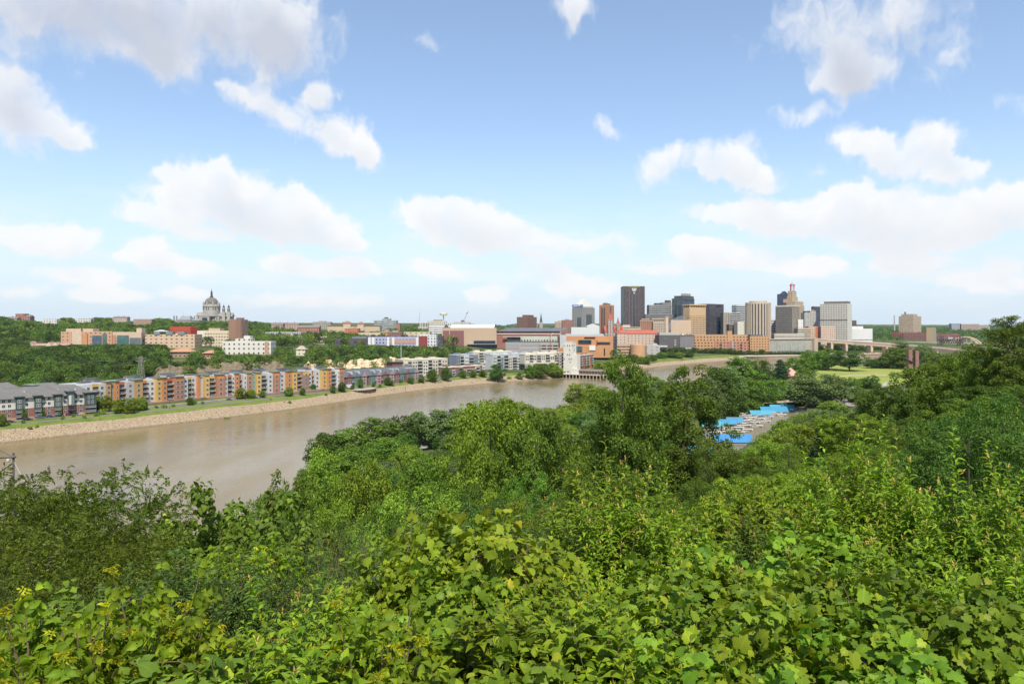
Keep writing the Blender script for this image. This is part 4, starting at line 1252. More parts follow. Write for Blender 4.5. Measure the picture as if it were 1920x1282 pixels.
f = fac('beige_hospital', (.62, .44, .29), (.09, .07, .06), 5.4, 3.7, .36, .34, 'grid')
th, wl, wr, h = block('hospital_building', 'long beige hospital range with grey attic panels left of the red block', 'building', 272, 365, 627, 985, f, dep=24)
for x0, x1 in ((.82, .70), (.58, .44), (.34, .20)):
 add(th, 'attic_panel', mat('slate_panel', (.22, .24, .24)), -wl * x0, -wl * x1, -.6, 8, h - .4, h + 4)
MB().hip(-wl * .86, -wl * .62, 2, 18, h + 4, h + 6.5, 6).build('attic_roof', mat('zinc_roof', (.45, .46, .44)), th)
f = fac('glass_tower_beige', (.60, .45, .31), (.14, .16, .18), 3, 4, .7, .8, 'grid', top=12)
th, wl, wr, h = block('hospital_building', 'beige stair tower with grey glazed front in the hospital range', 'building', 243, 265, 622.5, 985, f, dep=16)
add(th, 'glazed_front', mat('slate_glass', (.15, .17, .19), .15, .2, .2, 0, .6), -wl * .98, -wl * .05, -.7, -.02, 0, h * .62)
add(th, 'stair_tower', mat('beige_plain', (.62, .47, .33)), -wl * .48, -wl * .02, 2, 12, h, h + 5.5)
th, wl, wr, h = block('hospital_building', 'green glass hospital entrance with white curved top', 'building', 211, 243, 622.5, 990, f, dep=16, roof=ROOFW)
add(th, 'glazed_front', GLASSG, -wl * .72, -wl * .05, -.7, -.02, -1, h * .78)
add(th, 'brick_pier', mat('brick_pier', (.50, .24, .14)), -wl * .99, -wl * .8, -.8, -.02, -1, h * .8)
f = fac('rose_hospital', (.56, .33, .20), (.10, .07, .06), 5, 3.8, .3, .34, 'grid')
th, wl, wr, h = block('hospital_building', 'pink and orange hospital block with a blue glazed corner', 'building', 114, 210, 621.5, 1000, f, dep=30)
add(th, 'cream_wall', mat('cream_stone', (.62, .48, .35)), -wl * .77, -wl * .58, -1.5, -.02, -2, h - .2)
add(th, 'blue_glazing', mat('blue_glazing', (.09, .13, .17), .15, .3, .3, 0, .6), -wl * .38, -wl * .2, -1, -.02, -1, h * .72)
add(th, 'green_glazing', GLASSG, -wl * .18, -wl * .1, -1, -.02, -1, h * .85)
add(th, 'orange_bay', mat('orange_bay', (.58, .28, .14)), -wl * .57, -wl * .47, -2, -.02, -2, h * .85)
pent(th, wl, wr, h, .05, .34, .2, .7, 4, mat('peach_plant', (.60, .43, .29)))
pent(th, wl, wr, h, .38, .58, .2, .7, 4, mat('peach_plant', (.60, .43, .29)))
th = thing('shopping_hall', 'low peach shopping hall with three pale gables', 'building', (*P(85, 610, 930)[:2], 31))
sc = 930 / F
PE = fac('peach_wall', (.66, .50, .36), (.25, .10, .07), 3.2, 8, .4, .35, 'grid')
MB().box(-22 * sc, 42 * sc, 0, 16, -6, 3).build('wall', PE, th)
MB().gable(-22 * sc, 42 * sc, -1, 17, 3, 5.5, 'x').build('roof', mat('rose_roof', (.45, .27, .22)), th)
for gx in (-26, 8, 20):
 MB().gable((gx - 6) * sc, (gx + 6) * sc, -2, 8, 2.4, 8.6 if gx < 0 else 7.4, 'y', 0, 1).build('gable', [mat('rose_roof', (.45, .27, .22)), mat('peach_gable', (.70, .56, .40))], th)
# houses and mansions on the wooded hill
HILL = [(29, 46, 588, 1480, (.42, .17, .10), 'round ended red brick house on the top of the wooded hill', 'flat'),
  (79, 106, 598, 1400, (.70, .66, .58), 'white terraced flats among trees on the left hillside', 'flat'),
  (144, 170, 597, 1450, (.66, .62, .54), 'pale grey flats with balconies among trees on the hilltop', 'flat'),
  (46, 56, 594, 1430, (.38, .20, .16), 'small red brick house with pale gable on the left hill', 'gable'),
  (15, 31, 597, 1420, (.52, .38, .28), 'tan low house at the left edge of the hill', 'gable'),
  (211, 238, 596, 1600, (.52, .42, .35), 'tan long house showing between hilltop crowns', 'gable'),
  (250, 284, 598, 1580, (.42, .27, .20), 'brown brick row of flats with pale bays on the hill', 'flat'),
  (558, 598, 613.5, 1330, (.42, .19, .125), 'red brick gabled flats at the right foot of the wooded hill', 'gable'),
  (527, 560, 608, 1500, (.50, .35, .27), 'tan gabled row of houses right of the wooded hill', 'gable'),
  (508, 530, 608, 1480, (.46, .33, .26), 'pale house roofs just right of the wooded hill', 'gable')]
for x0, x1, yt, D, cw, lab, kind in HILL:
 f = fac('house_wall', cw, (.10, .09, .08), 4, 3.4, .4, .45, 'grid')
 th, wl, wr, h = block('house' if kind == 'gable' else 'apartment_building', lab, 'house' if kind == 'gable' else 'building', x0, x1, yt, D, f, dep=14, par=.5)
 if kind == 'gable':
  MB().gable(-wl - .6, .6, -.6, wr + .6, h, h + 3.6, 'x', 0, 1).build('pitched_roof', [mat('brown_shingle', (.23, .19, .175)), f], th)
  for q in (.3, .7):
   add(th, 'chimney', mat('brick_dark', BROWN), -wl * q - .6, -wl * q + .6, wr * .4, wr * .5, h + 1, h + 5)
# low hipped houses with brown roofs on the bluff
for x0, x1, yt, D, lab in ((319, 358, 659.5, 770, 'wide house with brown hipped roof on the bluff edge'), (381, 402, 662, 775, 'two storey house with stacked brown roofs beside the hipped house')):
 f = fac('tan_house', (.42, .28, .19), (.08, .06, .05), 3.5, 3.2, .4, .4, 'grid')
 th, wl, wr, h = block('house', lab, 'house', x0, x1, yt, D, f, dep=13, par=.4)
 MB().hip(-wl - 1.5, 1.5, -1.5, wr + 1.5, h, h + 3.2, 5).build('hipped_roof', ROOFT, th)
 if x0 > 370:
  MB().hip(-wl - 1, 2.5, -6, 1.0, h - 6.2, h - 4.4, 3).build('lower_roof', ROOFT, th)
f = fac('cream_cottage', (.70, .64, .50), (.1, .09, .08), 3.5, 3.2, .3, .4, 'grid')
th, wl, wr, h = block('house', 'cream cottage with pointed roof among bluff trees', 'house', 555, 572, 655, 860, f, dep=10, par=.4)
MB().hip(-wl - .8, .8, -.8, wr + .8, h, h + 4, 4).build('hipped_roof', mat('tan_shingle', (.42, .34, .24)), th)
th = thing('mansion', 'dark stone mansion with grey mansard roofs and chimneys near the cathedral', 'mansion', (*P(347, 610, 1900)[:2], 62))
sc = 1900 / F
Zm = lambda py: HC - (py - HY) * sc - 62
MB().box(-24 * sc, 26 * sc, 0, 26, -6, Zm(600)).build('wall', STONED, th)
MB().taper(-14 * sc, 10 * sc, -1, 27, Zm(600), -10 * sc, 7 * sc, 9, 17, Zm(592.5)).build('mansard_roof', mat('slate_roof', (.26, .27, .28)), th)
MB().taper(10 * sc, 27 * sc, -1, 27, Zm(601), 13 * sc, 24 * sc, 9, 17, Zm(598)).build('mansard_roof', mat('slate_roof', (.26, .27, .28)), th)
for px in (-24, -19, -6, 7, 14.5):
 MB().box((px - .9) * sc, (px + .9) * sc, 8, 11, Zm(601), Zm(592)).build('chimney', STONED, th)
mb = MB()
mb.bar((-8 * sc, 10, Zm(592)), (-6.5 * sc, 10, Zm(585)), .25)
mb.build('flagpole', STEEL, th)
# domed cathedral
th = thing('cathedral', 'grey granite cathedral with a great ribbed dome and two bell towers', 'cathedral', (*P(395.5, 610, 2025)[:2], 64), R(10))
sc = 2025 / F
Zc = lambda py: HC - (py - HY) * sc - 64
Xc = lambda px: (px - 395.5) * sc
f = fac('granite_windows', (.40, .36, .305), (.12, .10, .09), 7, 40, .3, .5, 'grid', bot=10, top=30)
MB().box(Xc(371), Xc(433), -8, 28, -8, Zc(592)).build('wall', f, th)
MB().box(Xc(381), Xc(397), -30, -8.01, -8, Zc(593)).build('transept', STONE, th)
MB().gable(Xc(379.5), Xc(398.5), -31, 20, Zc(593), Zc(586.5), 'y', 0, 1).build('transept_roof', [mat('grey_granite_roof', (.30, .275, .24)), STONE], th)
MB().gable(Xc(370), Xc(434), -9, 29, Zc(592), Zc(585.5), 'x', 0, 1).build('nave_roof', [mat('grey_granite_roof', (.30, .275, .24)), STONE], th)
MB().lathe([(0.5 * (Xc(398) - Xc(381)) * .7, Zc(604)), (7, Zc(600)), (7, Zc(596)), (.2, Zc(595))], 12, (Xc(389), -30.5)).build('rose_window', GLASSD, th)
cy = 8
dr = 15.2 * sc
MB().lathe([(dr * 1.0, Zc(593)), (dr, Zc(575.5)), (dr * 1.06, Zc(575)), (dr * 1.06, Zc(573.2)), (dr * .93, Zc(573)), (dr * .93, Zc(570))], 32, (0, cy)).build('drum', STONE, th)
mb = MB()
for k in range(24):
 t = 2 * PI * (k + .5) / 24
 if k % 3:
  x, y = dr * 1.005 * math.cos(t), cy + dr * 1.005 * math.sin(t)
  tx, ty = -math.sin(t), math.cos(t)
  mb.prism([(x - tx * 1.1, y - ty * 1.1), (x + tx * 1.1, y + ty * 1.1), (x + tx * 1.1 + math.cos(t) * .4, y + ty * 1.1 + math.sin(t) * .4), (x - tx * 1.1 + math.cos(t) * .4, y - ty * 1.1 + math.sin(t) * .4)], Zc(581), Zc(577))
mb.build('drum_window', GLASSD, th)
R0 = 12.2 * sc
dome = [(R0 * math.cos(a), Zc(570) + (Zc(557.5) - Zc(570)) * math.sin(a) / math.sin(R(78))) for a in np.radians(np.linspace(0, 78, 12))]
MB().lathe(dome, 32, (0, cy)).build('dome', COPPER, th, smooth=True)
for k in range(16):
 t = 2 * PI * k / 16
 MB().tube([(r_ * 1.01 * math.cos(t), cy + r_ * 1.01 * math.sin(t), z_) for r_, z_ in dome], .55, 4).build('dome_rib', mat('copper_rib', (.25, .22, .185)), th)
for k in range(8):
 t = 2 * PI * (k + .5) / 8
 MB().lathe([(2.0, Zc(573)), (2.0, Zc(568.5)), (2.4, Zc(568)), (.2, Zc(565))], 8, (dr * .93 * math.cos(t), cy + dr * .93 * math.sin(t))).build('pinnacle', STONE, th)
MB().lathe([(3.2 * sc, Zc(557.6)), (3.2 * sc, Zc(555.4)), (2.0 * sc, Zc(555)), (1.9 * sc, Zc(547.5)), (1.1 * sc, Zc(546.5)), (.8 * sc, Zc(544.5)), (.35, Zc(543.5)), (.25, Zc(540))], 12, (0, cy)).build('lantern', mat('lantern_bronze', (.085, .075, .075)), th)
for px, yt in ((419.5, 573), (428.5, 574)):
 t_ = MB().box(Xc(px - 2.9), Xc(px + 2.9), -14, -14 + 5.8 * sc, -8, Zc(585)).build('bell_tower', STONE, th)
 c_ = (Xc(px), -14 + 2.9 * sc)
 MB().lathe([(2.6 * sc, Zc(585)), (2.6 * sc, Zc(579)), (3.0 * sc, Zc(578.7)), (3.0 * sc, Zc(577.8)), (1.9 * sc, Zc(577.5)), (1.9 * sc, Zc(576))], 8, c_, 0, .5).build('belfry', STONE, t_)
 MB().lathe([(2.3 * sc, Zc(576.01)), (1.7 * sc, Zc(574.5)), (.8 * sc, Zc(573)), (.3, Zc(571.5)), (.2, Zc(569.5))], 10, c_).build('cupola', IRON, t_)
 for q in (-1, 1):
  MB().box(c_[0] + q * 1.2 * sc - 1, c_[0] + q * 1.2 * sc + 1, -14.5, -14.02, Zc(584), Zc(580)).build('belfry_opening', GLASSD, t_)
MB().gable(Xc(413), Xc(435), -13, 25, Zc(593), Zc(587), 'x', 0, 1).build('porch_roof', [mat('grey_granite_roof', (.30, .275, .24)), STONE], th)
# --- right-hand distance
f = fac('stepped_tan', (.47, .355, .245), (.26, .20, .15), 4.2, 5.2, .5, .45, 'grid')
th, wl, wr, h = block('apartment_tower', 'lone stepped tan tower block far to the right', 'tower', 1685, 1727.5, 592.5, 2500, f, pxc=1712, a=48, zb=18)
add(th, 'upper_block', f, -wl * .85, -wl * .05, 4, wr * .6, h - .3, h + 7)
add(th, 'tank', mat('brown_tank', (.28, .20, .15)), -wl * .68, -wl * .58, 8, 14, h + 7, h + 15)
f = fac('red_warehouse', (.42, .13, .095), (.09, .06, .06), 5, 4.5, .45, .5, 'grid')
th, wl, wr, h = block('warehouse', 'long red brick warehouse at the foot of the stepped tan tower', 'building', 1671, 1738, 623.5, 2000, f, pxc=1694, a=62, zb=8)
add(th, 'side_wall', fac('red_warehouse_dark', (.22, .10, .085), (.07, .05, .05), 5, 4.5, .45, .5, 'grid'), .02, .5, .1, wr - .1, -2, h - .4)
block('warehouse', 'dull red warehouse wing right of the square tan silo', 'building', 1755, 1800, 625, 2100, fac('dull_red', (.27, .125, .10), (.09, .06, .06), 5, 4.5, .5, .4, 'band'), dep=25, zb=8)
f = fac('tan_silo', (.52, .375, .215), (.3, .2, .1), 9, 9, .1, .1, bot=1e3)
th, wl, wr, h = block('grain_silo', 'square blank tan silo above the river bridges', 'silo', 1737, 1755, 614, 1950, f, pxc=1750, a=46, zb=10)
add(th, 'side_wall', mat('grey_silo', (.34, .30, .25)), .02, .4, .1, wr - .1, -2, h - .4)
th = thing('chimney', 'tall thin grey chimney on the far right skyline', 'chimney', (*P(1677, 610, 3000)[:2], 40))
MB().lathe([(3.0, -5), (2.2, HC + (HY - 591) / F * 3000 - 40)], 10).build('shaft', mat('grey_stack', (.46, .43, .42)), th)
for x0, x1, yt, D, cw, lab in ((1784, 1802, 606.5, 3400, (.33, .35, .37), 'blue grey school block on the far right ridge'), (1800, 1836, 607.5, 3400, (.42, .30, .24), 'brown and tan school range on the far right ridge'),
          (1828, 1856, 609, 3450, (.40, .36, .29), 'pale tan far block on the right ridge slope'), (1840, 1880, 631.5, 2600, (.62, .62, .62), 'thin pale viaduct line far right beyond the arch')):
 block('office_building' if x0 < 1839 else 'viaduct', lab, 'building' if x0 < 1839 else 'bridge', x0, x1, yt, D, fac('far_wall', cw, (.12, .12, .12), 8, 4.5, .6, .4, 'grid'), dep=20, zb=(HC - (yt + 9 - HY) / F * D) if x0 < 1839 else HC - (yt + 1.2 - HY) / F * D, par=.5, sink=8 if x0 < 1839 else 0.5)
# ------------------------------------------------------------------ riverside housing on the far bank
def local_frame(ax, ay, bx, by):
 a = math.atan2(by - ay, bx - ax)
 return a
def px_on_line(px, A, B):
 """distance along A-B where the sight line of column px crosses it"""
 u = (px - CX) / F
 ex, ey = B[0] - A[0], B[1] - A[1]
 L = math.hypot(ex, ey)
 ex, ey = ex / L, ey / L
 return (u * A[1] - A[0]) / (ex - u * ey)
WIN_FR = mat('window_frame', (.62, .60, .55), .6, .05)
WIN_GL = mat('window_glass', (.04, .05, .055), .1, .3, .3, 0, .6)
def win_mesh(name, w, h, frame=.12, mull=True):
 mb = MB()
 mb.box(-w / 2, w / 2, -.05, .10, 0, h, 1)
 f = frame
 for q in ((-w / 2 - f, -w / 2, -f, h + f), (w / 2, w / 2 + f, -f, h + f)):
  mb.box(q[0], q[1], -.09, .10, q[2], q[3], 0)
 mb.box(-w / 2, w / 2, -.09, .10, -f, 0, 0)
 mb.box(-w / 2, w / 2, -.09, .10, h, h + f, 0)
 if mull:
  mb.box(-.05, .05, -.08, -.051, 0, h, 0)
 return mb.mesh(name)
WINM = {}
def win(parent, x, y, z, w=1.6, h=1.5, fm=None, gm=None, name='window', rz=0.0):
 key = (w, h, fm and fm.name, gm and gm.name)
 if key not in WINM:
  me = win_mesh('window', w, h)
  me.materials.append(fm or WIN_FR)
  me.materials.append(gm or WIN_GL)
  WINM[key] = me
 o = link(name, WINM[key], None, parent, (x, y, z), rz)
 return o
BALM = {}
def balcony(parent, x, y, z, w, d=1.6, m=None):
 key = (round(w, 1), d)
 if key not in BALM:
  mb = MB().box(-w / 2, w / 2, -d, -.02, -.18, 0)
  mb.box(-w / 2, w / 2, -d, -d + .06, .95, 1.05)
  for k in range(int(w / .35) + 1):
   xx = -w / 2 + .03 + k * (w - .06) / int(w / .35)
   mb.box(xx - .02, xx + .02, -d + .01, -d + .05, 0, .95)
  for q in (-1, 1):
   mb.box(q * w / 2 - .04, q * w / 2 + .04, -d + .06, -.02, .95, 1.05)
   for k in range(3):
    mb.box(q * w / 2 - .02, q * w / 2 + .02, -d + .3 + k * .4, -d + .34 + k * .4, 0, .95)
  me = mb.mesh('balcony')
  me.materials.append(mat('balcony_rail', (.60, .60, .58), .5))
  BALM[key] = me
 return link('balcony', BALM[key], None, parent, (x, y, z))
# --- brick and white block at the left edge
A0, B0 = G(-95, 795, 7.6)[:2], G(178, 773.2, 7.6)[:2]
ang = local_frame(*A0, *B0)
LB = math.hypot(B0[0] - A0[0], B0[1] - A0[1])
th = thing('apartment_building', 'brick and white four storey flats with grey hipped roofs and green bays', 'building', (B0[0], B0[1], 7.6), ang)
BRK = mat('red_brown_brick', (.30, .135, .10), .85, .16, .5)
WHT = mat('cream_siding', (.64, .60, .53), .8, .06, .3)
GRN = mat('dark_green_siding', (.060, .095, .085), .7, .1, .3)
GRY = mat('grey_shingle', (.165, .155, .145), .9, .14, .3)
PLIN = mat('stone_plinth', (.50, .30, .18), .85, .1, .4)
H1 = 11.4
front = -LB
low = MB().box(-LB, 0, 0, 18, -3, 5.6).build('brick_wall', BRK, th)
MB().box(-LB - .15, .15, -.18, -.01, -2, .7).build('plinth', PLIN, th)
up = MB().box(-LB, 0, 0.05, 17.95, 5.603, H1).build('upper_wall', WHT, th)
add(th, 'string_course', WHT, -LB, .1, -.12, -.01, 5.45, 5.75)
rf = MB().hip(-LB - .9, .9, -.9, 18.9, H1 + .004, H1 + 5.6, 9.6).build('hipped_roof', GRY, th)
add(th, 'gutter', mat('dark_gutter', (.10, .10, .10)), -LB - 1, 1, -1.05, -.905, H1 - .2, H1 + .02)
bays = []
for pxa, pxb in ((29, 42), (64, 77), (101, 114), (158, 178)):
 xa, xb = px_on_line(pxa, A0, B0) - LB, px_on_line(pxb, A0, B0) - LB
 if pxb == 178:
  xb = .3
 bays.append((xa, xb))
 b_ = MB().box(xa, xb, -1.5, -.19, 5.0, H1 + .9).build('green_bay', GRN, th)
 MB().box(xa - .8, xb + .8, -2.4, 4, H1 + .904, H1 + 1.25).build('bay_roof', mat('bay_roof_metal', (.13, .155, .15)), b_)
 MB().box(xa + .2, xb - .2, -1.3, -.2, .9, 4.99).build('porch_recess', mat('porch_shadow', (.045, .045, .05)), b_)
 for q in (xa + .15, xb - .15):
  MB().box(q - .14, q + .14, -1.5, -1.31, -.5, 4.99).build('porch_post', mat('porch_post', (.12, .13, .13)), b_)
 for k in range(2):
  for x in np.linspace(xa, xb, 4)[1:3]:
   win(b_, x, -1.5, 5.9 + k * 2.9, .8, 1.7)
 for k in range(2):
  balcony(b_, (xa + xb) / 2, -.5, 1.0 + k * 2.6, xb - xa - .4, 1.4)
xa, xb = px_on_line(126, A0, B0) - LB, px_on_line(137, A0, B0) - LB
e_ = MB().box(xa, xb, -2.2, -.19, 5.5, H1 + 2.2).build('entrance_bay', mat('blue_grey_siding', (.16, .20, .21)), th)
MB().box(xa - 1, xb + 1, -3.2, 3, H1 + 2.204, H1 + 2.7).build('bay_roof', mat('bay_roof_metal', (.13, .155, .15)), e_)
MB().box(xa + .3, (xa + xb) / 2, -2.4, -2.21, 6, H1).build('pale_panel', WHT, e_)
MB().box(xa + .2, xb + 1.2, -3.4, -.2, 2.6, 3.2).build('entrance_canopy', mat('dark_canopy', (.06, .065, .07)), e_)
MB().box(xa + .5, xb - .5, -.5, -.19, -.5, 2.59).build('entrance_door', GLASSD, e_)
for xx in np.arange(-LB + 2, -1, 2.75):
 if any(a - .9 < xx < b + .9 for a, b in bays + [(xa, xb)]):
  continue
 for k in range(4):
  win(low if k < 2 else up, xx, 0 if k < 2 else .05, 1.2 + k * 2.75, 1.35, 1.5)
# gable end of the block
for yy in (3, 7, 11, 15):
 for k in range(4):
  win(low if k < 2 else up, 0, yy, 1.2 + k * 2.75, 1.2, 1.5, rz=R(90))
for k in range(9):
 MB().box(-10 - k * 8.5, -9.2 - k * 8.5, 3 + (k * 7) % 5, 3.8 + (k * 7) % 5, H1 + 2.0, H1 + 3.6).build('roof_vent', mat('roof_vent', (.55, .54, .52)), th)
# rear wing with its own hipped roof
w2 = MB().box(-62, -26, 19, 46, -3, H1).build('rear_wing', WHT, th)
MB().hip(-63, -25, 18, 47, H1 + .004, H1 + 7.2, 12).build('hipped_roof', GRY, w2)
MB().box(-26, -8, 18.004, 34, -3, H1).build('rear_wing', WHT, th)
MB().hip(-28, -7, 17, 35, H1 + .008, H1 + 6.2, 8).build('hipped_roof', GRY, th)
# --- the colourful flats: three buildings of many painted bays
C_ = {k: mat('render_' + k, v, .8, .07, .3) for k, v in {
 'orange': (.58, .24, .085), 'yellow': (.64, .41, .12), 'white': (.66, .65, .62), 'grey': (.46, .455, .43), 'lgrey': (.56, .56, .53),
 'green': (.27, .34, .25), 'brick': (.42, .20, .125), 'red': (.50, .14, .075), 'brown': (.33, .21, .165), 'ochre': (.50, .31, .15)}.items()}
ROW = [  # building number, first column, last column, colour, set-back, balcony
 (0, 155, 178, 'white', 3.0, 0), (0, 178, 190, 'yellow', 1.2, 1), (0, 190, 201, 'lgrey', 2.2, 0), (0, 201, 210, 'ochre', 1.0, 0), (0, 210, 216, 'green', 2, 0),
 (0, 216, 224, 'orange', 0, 0), (0, 224, 239, 'red', 1.6, 2), (0, 239, 252, 'grey', .6, 0), (0, 252, 268, 'ochre', 0, 0), (0, 268, 280, 'orange', 1.2, 2),
 (0, 280, 297, 'white', 4.0, 0), (0, 297, 306, 'yellow', 1.5, 0), (0, 306, 315, 'orange', .8, 0), (0, 315, 329, 'red', 1.8, 2), (0, 329, 345, 'brick', 0, 0),
 (0, 345, 354, 'lgrey', .8, 0), (0, 354, 365, 'yellow', 2.0, 2), (0, 365, 377, 'white', 5.0, 0), (0, 377, 388, 'orange', 3.0, 0),
 (1, 388, 396, 'yellow', 2.5, 0), (1, 396, 409, 'yellow', 4.0, 2), (1, 409, 424, 'brick', 2.0, 0), (1, 424, 431, 'grey', 3.0, 0), (1, 431, 441, 'red', 4.2, 2),
 (1, 441, 446, 'lgrey', 5.0, 0), (1, 446, 454, 'orange', 4.0, 0), (1, 454, 460, 'red', 5.2, 2), (1, 460, 467, 'lgrey', 3.0, 0), (1, 467, 475, 'brick', 2.0, 0),
 (1, 475, 482, 'green', 2.4, 0), (1, 482, 491, 'yellow', 0.5, 0), (1, 491, 503, 'grey', 2, 2), (1, 503, 512, 'lgrey', 0.4, 0), (1, 512, 525, 'brick', 0, 0), (1, 525, 532, 'grey', 2.0, 2),
 (2, 532, 544, 'lgrey', 6.0, 0), (2, 544, 554, 'orange', 4.0, 0), (2, 554, 563, 'yellow', 3.6, 0), (2, 563, 573, 'yellow', 5.0, 2), (2, 573, 584, 'brown', 3.0, 0),
 (2, 584, 591, 'lgrey', 4.2, 0), (2, 591, 597, 'red', 5.6, 2), (2, 597, 608, 'lgrey', 5.0, 0), (2, 608, 617, 'yellow', 2.5, 0), (2, 617, 624, 'orange', 1.5, 0),
 (2, 624, 634, 'grey', 2.4, 2), (2, 634, 637, 'white', .2, 0), (2, 637, 646, 'brick', .4, 0)]
LINES = {0: (G(150, 767, 9)[:2], G(388, 742.5, 9)[:2]), 1: (G(386, 744.5, 9)[:2], G(533, 733.5, 9)[:2]), 2: (G(530, 735, 9)[:2], G(647, 724.5, 9)[:2])}
LAB = ['orange, yellow and white stepped flats at the left end of the colourful row', 'middle colourful flats with brick, green and yellow bays and many balconies',
    'right hand colourful flats ending in an orange bay with white balcony frames']
CAPG = mat('green_cap', (.19, .25, .20), .6)
for nb in range(3):
 A, B = LINES[nb]
 an = local_frame(*A, *B)
 L = math.hypot(B[0] - A[0], B[1] - A[1])
 th = thing('apartment_building', LAB[nb], 'building', (A[0], A[1], 9), an, 'colourful riverside flats')
 HB = 14.2
 MB().box(.5, L - .5, 6.5, 22, -4, HB - .3).build('core_wall', C_['lgrey'], th)
 MB().box(0, L, 6.2, 22.4, HB - .297, HB + .5).build('flat_roof', mat('flat_roof_grey', (.40, .40, .395), .9, .1, .2), th)
 PL = MB()
 PL.box(1, L - 1, -2.2, 6.4, -6, -.4)
 PL.build('terrace_wall', mat('terrace_brick', (.30, .20, .15), .9, .12, .4), th)
 rng = random.Random(nb)
 for k in range(int(L / 13)):
  x = 6 + k * 13 + rng.uniform(-2, 2)
  MB().box(x, x + rng.uniform(3, 7), 9 + rng.uniform(0, 5), 16, HB + .503, HB + 1.5).build('roof_plant', mat('roof_plant', (.13, .13, .135)), th)
 for k in range(3):
  x = L * (.15 + .3 * k)
  t_ = MB().box(x, x + 7, 14, 20, HB + .503, HB + 2.6).build('stair_head', C_['lgrey'], th)
  MB().box(x - .8, x + 7.8, 13.2, 20.8, HB + 2.603, HB + 2.9).build('flat_cap', ROOFD, t_)
 for (n_, p0, p1, colr, sb, bal) in ROW:
  if n_ != nb:
   continue
  x0, x1 = px_on_line(p0, A, B), px_on_line(p1, A, B)
  if nb == 0 and p0 == 155:
   x0 = 0
  up_ = HB + (1.1 if colr in ('orange', 'yellow', 'brick', 'ochre') and not bal else .3)
  if bal:
   bay = MB().box(x0 + .01, x1 - .01, sb + 1.4, 6.499, -.4, up_).build('bay', C_[colr], th)
  else:
   bay = MB().box(x0 + .01, x1 - .01, sb, 6.499, -.4, up_).build('bay', C_[colr], th)
   if colr in ('orange', 'yellow', 'ochre', 'brick'):
    MB().box(x0 - .4, x1 + .4, sb - .6, 6.1, up_ + .003, up_ + .45).build('bay_cap', CAPG, bay)
   elif colr != 'white':
    pass
   if colr == 'brick' or colr == 'brown':
    MB().box(x0, x1, sb - .06, sb - .01, up_ - 3.2, up_ - .3).build('upper_band', C_['orange' if colr == 'brick' else 'yellow'], bay)
  w = x1 - x0
  for k in range(4):
   z = .9 + k * 3.35
   if bal:
    MB().box(x0 + .25, x1 - .25, sb + 1.32, sb + 1.39, z - .5, z + 1.7).build('glass_door', GLASSD, bay)
    balcony(bay, (x0 + x1) / 2, sb + 1.4, z - .55, w - .2, 2.0)
   else:
    nw = max(1, int(w / 3.2))
    for j in range(nw):
     win(bay, x0 + (j + .5) * w / nw, sb - (.07 if colr in ('brick', 'brown') else 0), z, 1.5 if w > 3 else .9, 1.6)
 # left end wall windows of the first building
 if nb == 0:
  for yy in (9, 13, 17, 20):
   for k in range(4):
    win(th, .5, yy, .9 + k * 3.35, 1.5, 1.6, rz=R(-90))
  for (x0, x1, cl) in ((-14, -9, 'orange'), (-8.9, -4, 'lgrey'), (-3.9, -.1, 'yellow')):
   b_ = MB().box(x0, x1, 24, 34, -4, HB + .2).build('rear_bay', C_[cl], th)
   MB().box(x0 - .5, x1 + .5, 23.4, 34.5, HB + .203, HB + .7).build('bay_cap', CAPG, b_)
# --- brick townhouses with steep slate roofs
A, B = G(644, 723.5, 7.8)[:2], G(783, 711.5, 7.8)[:2]
an, L = local_frame(*A, *B), math.hypot(B[0] - A[0], B[1] - A[1])
SLATE = mat('slate_blue_shingle', (.125, .13, .145), .85, .14, .3)
TB = mat('plum_brick', (.25, .125, .115), .85, .14, .5)
GRT = mat('teal_siding', (.13, .22, .205), .75)
PALEM = mat('pale_metal', (.40, .46, .46), .4, .1, .2, .3)
cuts = [0, L * .30, L * .57, L * .80, L]
labs = ['plum brick townhouses with pale metal dormers next to the orange flats', 'second slate roofed townhouse block with brick gables from the left', 'teal gabled townhouse block with steep slate roof', 'last townhouse block with pink gable and pale dormer beside the cream flats']
for i in range(4):
 x0, x1 = cuts[i] + .3, cuts[i + 1] - .3
 w = x1 - x0
 th = thing('townhouse', labs[i], 'house', (A[0] + math.cos(an) * x0, A[1] + math.sin(an) * x0, 7.8), an, 'riverside townhouses')
 wall = MB().box(0, w, 0, 16, -4, 7.4).build('wall', TB, th)
 MB().gable(-.4, w + .4, -.8, 16.8, 7.4, 13.2, 'x', 0, 1).build('roof', [SLATE, TB], th)
 for j, xg in enumerate((.18, .5, .82)):
  gm = [TB, GRT, mat('dusty_pink', (.45, .30, .29))][(i + j) % 3]
  g_ = MB().box(w * xg - 2.6, w * xg + 2.6, -1.8, -.02, -4, 7.2).build('gable_front', gm, th)
  MB().gable(w * xg - 3.1, w * xg + 3.1, -2.3, 7, 7.2, 11.4, 'y', 0, 1).build('gable_roof', [SLATE, gm], g_)
  for k in range(3):
   win(g_, w * xg, -1.8, .6 + k * 2.5, 2.0, 1.6)
 for xg in (.34, .66):
  d_ = MB().taper(w * xg - 2.6, w * xg + 2.6, 1.2, 6.5, 9.2, w * xg - 2.6, w * xg + 2.6, 3.0, 7.0, 11.8).build('dormer', PALEM, th)
  for k in range(3):
   win(wall, w * xg, 0, .6 + k * 2.4, 1.8, 1.5)
  balcony(wall, w * xg, -.02, 2.6, 3.2, 1.5)
